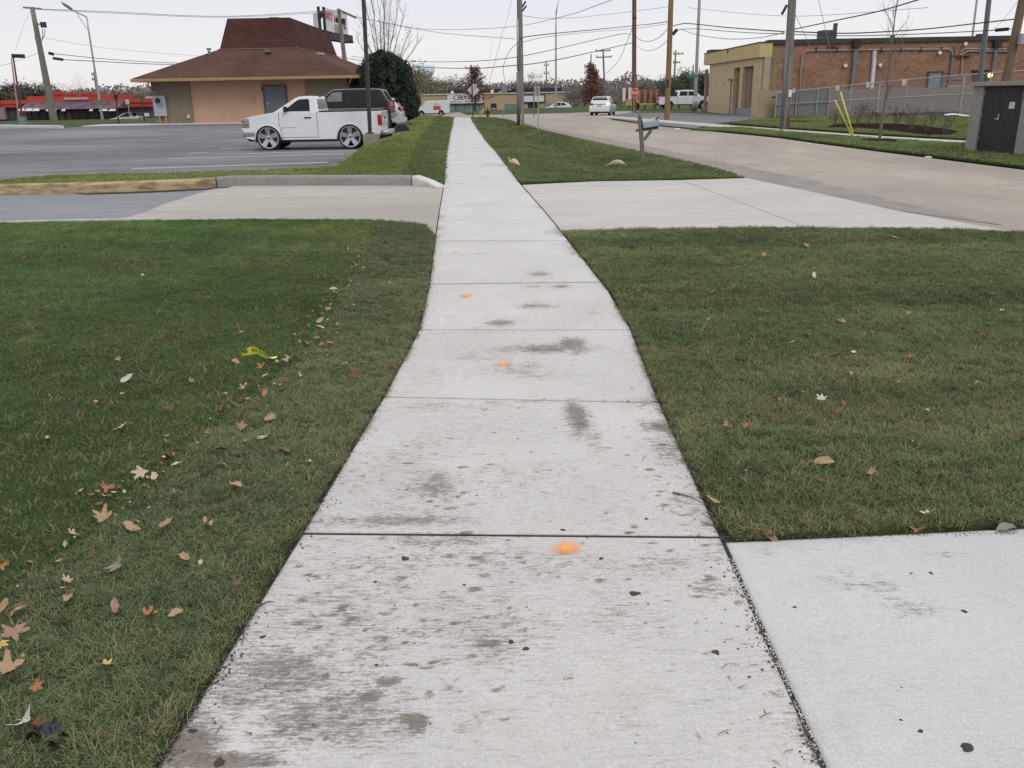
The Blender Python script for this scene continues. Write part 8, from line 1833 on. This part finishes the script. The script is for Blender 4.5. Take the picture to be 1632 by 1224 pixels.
# grass blades and twigs dropped on the walk
b = MB()
for i in range(260):
    y = 1.3 + 9 * R.random() ** 1.3; e = R.random()
    x = (xL(y) + abs(R.gauss(0, .10))) if e < .35 else ((xR(y) - abs(R.gauss(0, .14))) if e < .85 else xL(y) + R.random() * (xR(y) - xL(y)))
    a = R.gauss(0, .6) + (pi if R.random() < .5 else 0); L = R.uniform(.012, .05); g = grade(x, y) + .003; c_, s_ = cos(a), sin(a); w = .0014
    b.add([(x - s_ * w, y + c_ * w, g), (x + s_ * w, y - c_ * w, g), (x + c_ * L * .5 + s_ * w, y + s_ * L * .5 - c_ * w + .002, g + .003), (x + c_ * L * .5 - s_ * w, y + s_ * L * .5 + c_ * w + .002, g + .003), (x + c_ * L, y + s_ * L, g + .001)], [(0, 1, 2, 3), (3, 2, 4)])
o = link('grass_clippings', b.mesh('grass_clippings', mat('clipping', (.15, .125, .06), .9, .3, 30, island=.4))); stuff(o); o['label'] = 'dry clippings and bits of root scattered on the walk'
for (x0, y0_, x1, y1_, lab) in ((408, 972, 438, 960, 'thin dark twig on the left edge of the nearest slab'), (1072, 786, 1128, 806, 'thin forked twig at the right edge of the second slab'), (392, 985, 386, 1030, 'tiny curved root by the left edge of the walk')):
    a, c = P(x0, y0_), P(x1, y1_); b2_ = MB(); b2_.tube([a + Vector((0, 0, .004)), a.lerp(c, .5) + Vector((0, .012, .008)), c + Vector((0, 0, .004))], [.003, .0025, .0012], 5); single('twig', b2_, M_CLOD, lab, 'twig')

# orange utility marking sprayed on the slabs
def mat_spray():
    m = bpy.data.materials.new('spray_orange'); N, L = nodes(m); bs = N['Principled BSDF']; bs.inputs['Roughness'].default_value = .7
    bs.inputs['Base Color'].default_value = (.93, .36, .09, 1)
    a = N.new('ShaderNodeAttribute'); a.attribute_name = 'fade'
    g = N.new('ShaderNodeNewGeometry'); n = N.new('ShaderNodeTexNoise'); n.inputs['Scale'].default_value = 110; n.inputs['Detail'].default_value = 6; n.inputs['Roughness'].default_value = .85; L.new(g.outputs['Position'], n.inputs['Vector'])
    ad_ = N.new('ShaderNodeMath'); ad_.operation = 'MULTIPLY_ADD'; ad_.inputs[1].default_value = 1.9; L.new(n.outputs['Fac'], ad_.inputs[0]); L.new(a.outputs['Fac'], ad_.inputs[2])
    r = N.new('ShaderNodeMapRange'); r.interpolation_type = 'SMOOTHSTEP'; r.inputs['From Min'].default_value = 1.12; r.inputs['From Max'].default_value = 1.95; r.inputs['To Max'].default_value = .90; L.new(ad_.outputs[0], r.inputs['Value']); L.new(r.outputs[0], bs.inputs['Alpha']); return m
MSP = mat_spray()
for k, (px, py, rx, ry, lab) in enumerate(((903, 874, .052, .050, 'nearest and largest orange spray paint dot on the walk'), (803, 581, .060, .062, 'second nearest orange spray paint dot'), (743, 471, .062, .085, 'third orange spray paint dot, left of the middle of its slab'), (725, 402, .055, .09, 'farthest faint orange spray paint dot near the driveway'))):
    q = P(px, py); b = MB(); fade = []; n = 26
    for j in range(n + 1):
        for i in range(n + 1):
            u, v = (i / n - .5) * 2, (j / n - .5) * 2; x, y = q.x + u * rx * 1.7, q.y + v * ry * 1.7; b.v.append((x, y, grade(x, y) + .0045)); ang_ = math.atan2(v, u); rr_ = math.hypot(u, v) * (1 + .10 * sin(3 * ang_ + k) + .06 * sin(7 * ang_ + 2 * k))
            fade.append(max(0, 1.08 - rr_ * 1.12) * (1.0, .9, .85, .6)[k])
    for j in range(n):
        for i in range(n): a = j * (n + 1) + i; b.f.append((a, a + 1, a + n + 2, a + n + 1)); b.m.append(0)
    me = b.mesh('paint_mark', MSP); me.attributes.new('fade', 'FLOAT', 'POINT').data.foreach_set('value', fade); o = link('paint_mark', me); tag(o, lab, 'paint mark', 'orange utility marks on the walk')

# torn caution tape
M_TAPE = mat('tape_yellow', (.80, .80, .10), .5, .06, 8); M_INK = mat('tape_ink', (.03, .03, .03), .6, .1, 8)
ta_, tb_ = P(398, 574), P(444, 577); tdir = (tb_ - ta_); tdir.z = 0; Lt = tdir.length; tdir.normalize(); tn = Vector((-tdir.y, tdir.x, 0))
def tape(u, v, off=0.0):  # u 0..1 along, v 0..1 up the tape
    rise = .052 * (1 - sst(.55, .95, u)); p = ta_ + tdir * (Lt * u) + tn * (.012 * sin(6 * u) - .02 * v); w = 1 - .55 * sst(.60, 1.0, u)
    return Vector((p.x, p.y, ta_.z + .030 + .012 * sin(8 * u) + v * w * rise * 1.15 + .006)) + Vector((0, -.03 * v * (1 - rise * 19), 0)) + Vector((0, -off, off * .3))
tt_ = thing('caution_tape', 'torn piece of yellow caution tape with black letters lying on the left lawn', 'caution tape', tuple(ta_))
b = MB(); b.grid(36, 6, lambda u, v: tape(u, v)); part('tape', b, M_TAPE, tt_, smooth=True, norm=False)
b = MB(); b.grid(6, 3, lambda u, v: ta_ + Vector((-.05 * u - .004, -.01 * v + .01, .03 + .022 * v + .015 * abs(u - .5)))); part('tape_end', b, M_TAPE, tt_, norm=False)
b = MB(); text_mb(b, 'AUTI', 1.0, lambda u, v: tape(min(.98, max(0, .10 + u * .23)), .5 + v * .80, .0025), bold=.0, align='LEFT'); part('lettering', b, M_INK, tt_, norm=False)
# black plastic scrap in the lower left
q = P(80, 1185); b = MB(); b.grid(10, 8, lambda u, v: (q.x + (u - .5) * .10, q.y + (v - .5) * .06 + .02 * sin(5 * u), q.z + .03 + .022 * sin(9 * u + 3 * v) * cos(6 * v)))
single('plastic_scrap', b, mat('plastic_black', (.022, .024, .035), .35, .2, 20), 'crumpled scrap of black plastic in the lower left of the sod', 'plastic scrap', smooth=True, norm=False)
# crumpled paper against the yellow kerb
q = P(263, 302, -.02); b = MB(); b.add([(q.x - .13, q.y - .02, q.z), (q.x + .14, q.y - .03, q.z), (q.x + .13, q.y + .02, q.z + .05), (q.x - .04, q.y + .05, q.z + .13), (q.x - .10, q.y + .04, q.z + .11), (q.x - .02, q.y - .08, q.z + .035), (q.x + .08, q.y + .08, q.z)], [(0, 5, 3, 4), (5, 1, 2, 3), (3, 2, 6), (4, 3, 6), (0, 4, 6)])
single('paper_cup', b, mat('paper_pink', (.62, .56, .62), .7, .05, 9), 'crumpled pinkish paper lying against the yellow kerb', 'litter', norm=False)
# two cream sacks in the swale
M_SACK = mat('sack_cream', (.50, .385, .255), .9, .12, 12, bump=.5, bscale=60)
def sack(pxa, pxb, r, lab, tail):
    a, c = P(*pxa), P(*pxb); pts = [a.lerp(c, i / 10) + Vector((0, 0, .02)) for i in range(11)]; rad = [r * f for f in (.25, .55, .85, 1.0, 1.05, .95, .75, .5, .32, .2, .08)]
    for i, p in enumerate(pts): p.z = grade(p.x, p.y) + .02 + rad[i] * .75
    b = MB(); b.tube(pts, rad, 12); 
    p0 = pts[0]; b.tube([p0, p0 + Vector(tail) * .5, p0 + Vector(tail)], [r * .25, r * .15, r * .30], 8)
    single('cream_sack', b, M_SACK, lab, 'sack', smooth=True)
sack((812, 262), (831, 266), .085, 'cream cloth sack with a tied end standing up, beside the walk in the swale', (-.02, 0, .16))
sack((996, 263.5), (962, 266), .085, 'long cream cloth sack lying flat left of the mailbox', (.16, 0, -.02))
for px, py, s, lab in ((833, 222, .10, 'small pale scrap on the swale below the tan sign'), (806, 214.5, .06, 'tiny pale scrap on the swale left of the other scrap'), (1480, 251, .10, 'pale stone at the far edge of the road'), (1080, 206, .16, 'pale rubble lump at the corner of the far verge'), (1290, 229, .06, 'small pale stone in the edge of the far verge'), (1140, 279.5, .10, 'pale scrap at the edge of the driveway apron')):
    q = P(px, py); o = link('scrap', CM[1]); o.location = q; o.scale = (s, s * .7, s * .5); o2 = o.data.copy(); o2.materials[0] = M_WB; o.data = o2; tag(o, lab, 'scrap')
# tiny leaf bits too small to pick apart, thickest along the seam of the sod
b = MB(); R = random.Random(31)
for i in range(760):
    if i < 480:
        t = R.random(); y = 1.6 + 9.5 * t; x = float(np.interp(y, sy, sx_)) + R.gauss(0, .13); s = R.uniform(.006, .020)
    elif i < 620: y = 1.5 + 9.5 * R.random(); x = xL(y) - R.random() * 4.5; s = R.uniform(.005, .013)
    else: y = 3.2 + 8 * R.random(); x = xR(y) + R.random() * 5.0; s = R.uniform(.005, .013)
    c = Vector((x, y, grade(x, y) + R.uniform(.012, .036))); u = Vector((R.gauss(0, 1), R.gauss(0, 1), R.gauss(0, .4))).normalized(); v = u.cross(Vector((R.gauss(0, .4), R.gauss(0, .4), 1))).normalized()
    b.add([c - u * s, c + v * s * .6, c + u * s + Vector((0, 0, .004)), c - v * s * .6], [(0, 1, 2, 3)], R.randrange(4))
o = link('leaf_bits', b.mesh('leaf_bits', [LM['tan'], LM['brown'], LM['rust'], LM['cream']])); stuff(o); o['label'] = 'tiny bits of dry leaf scattered in the grass'
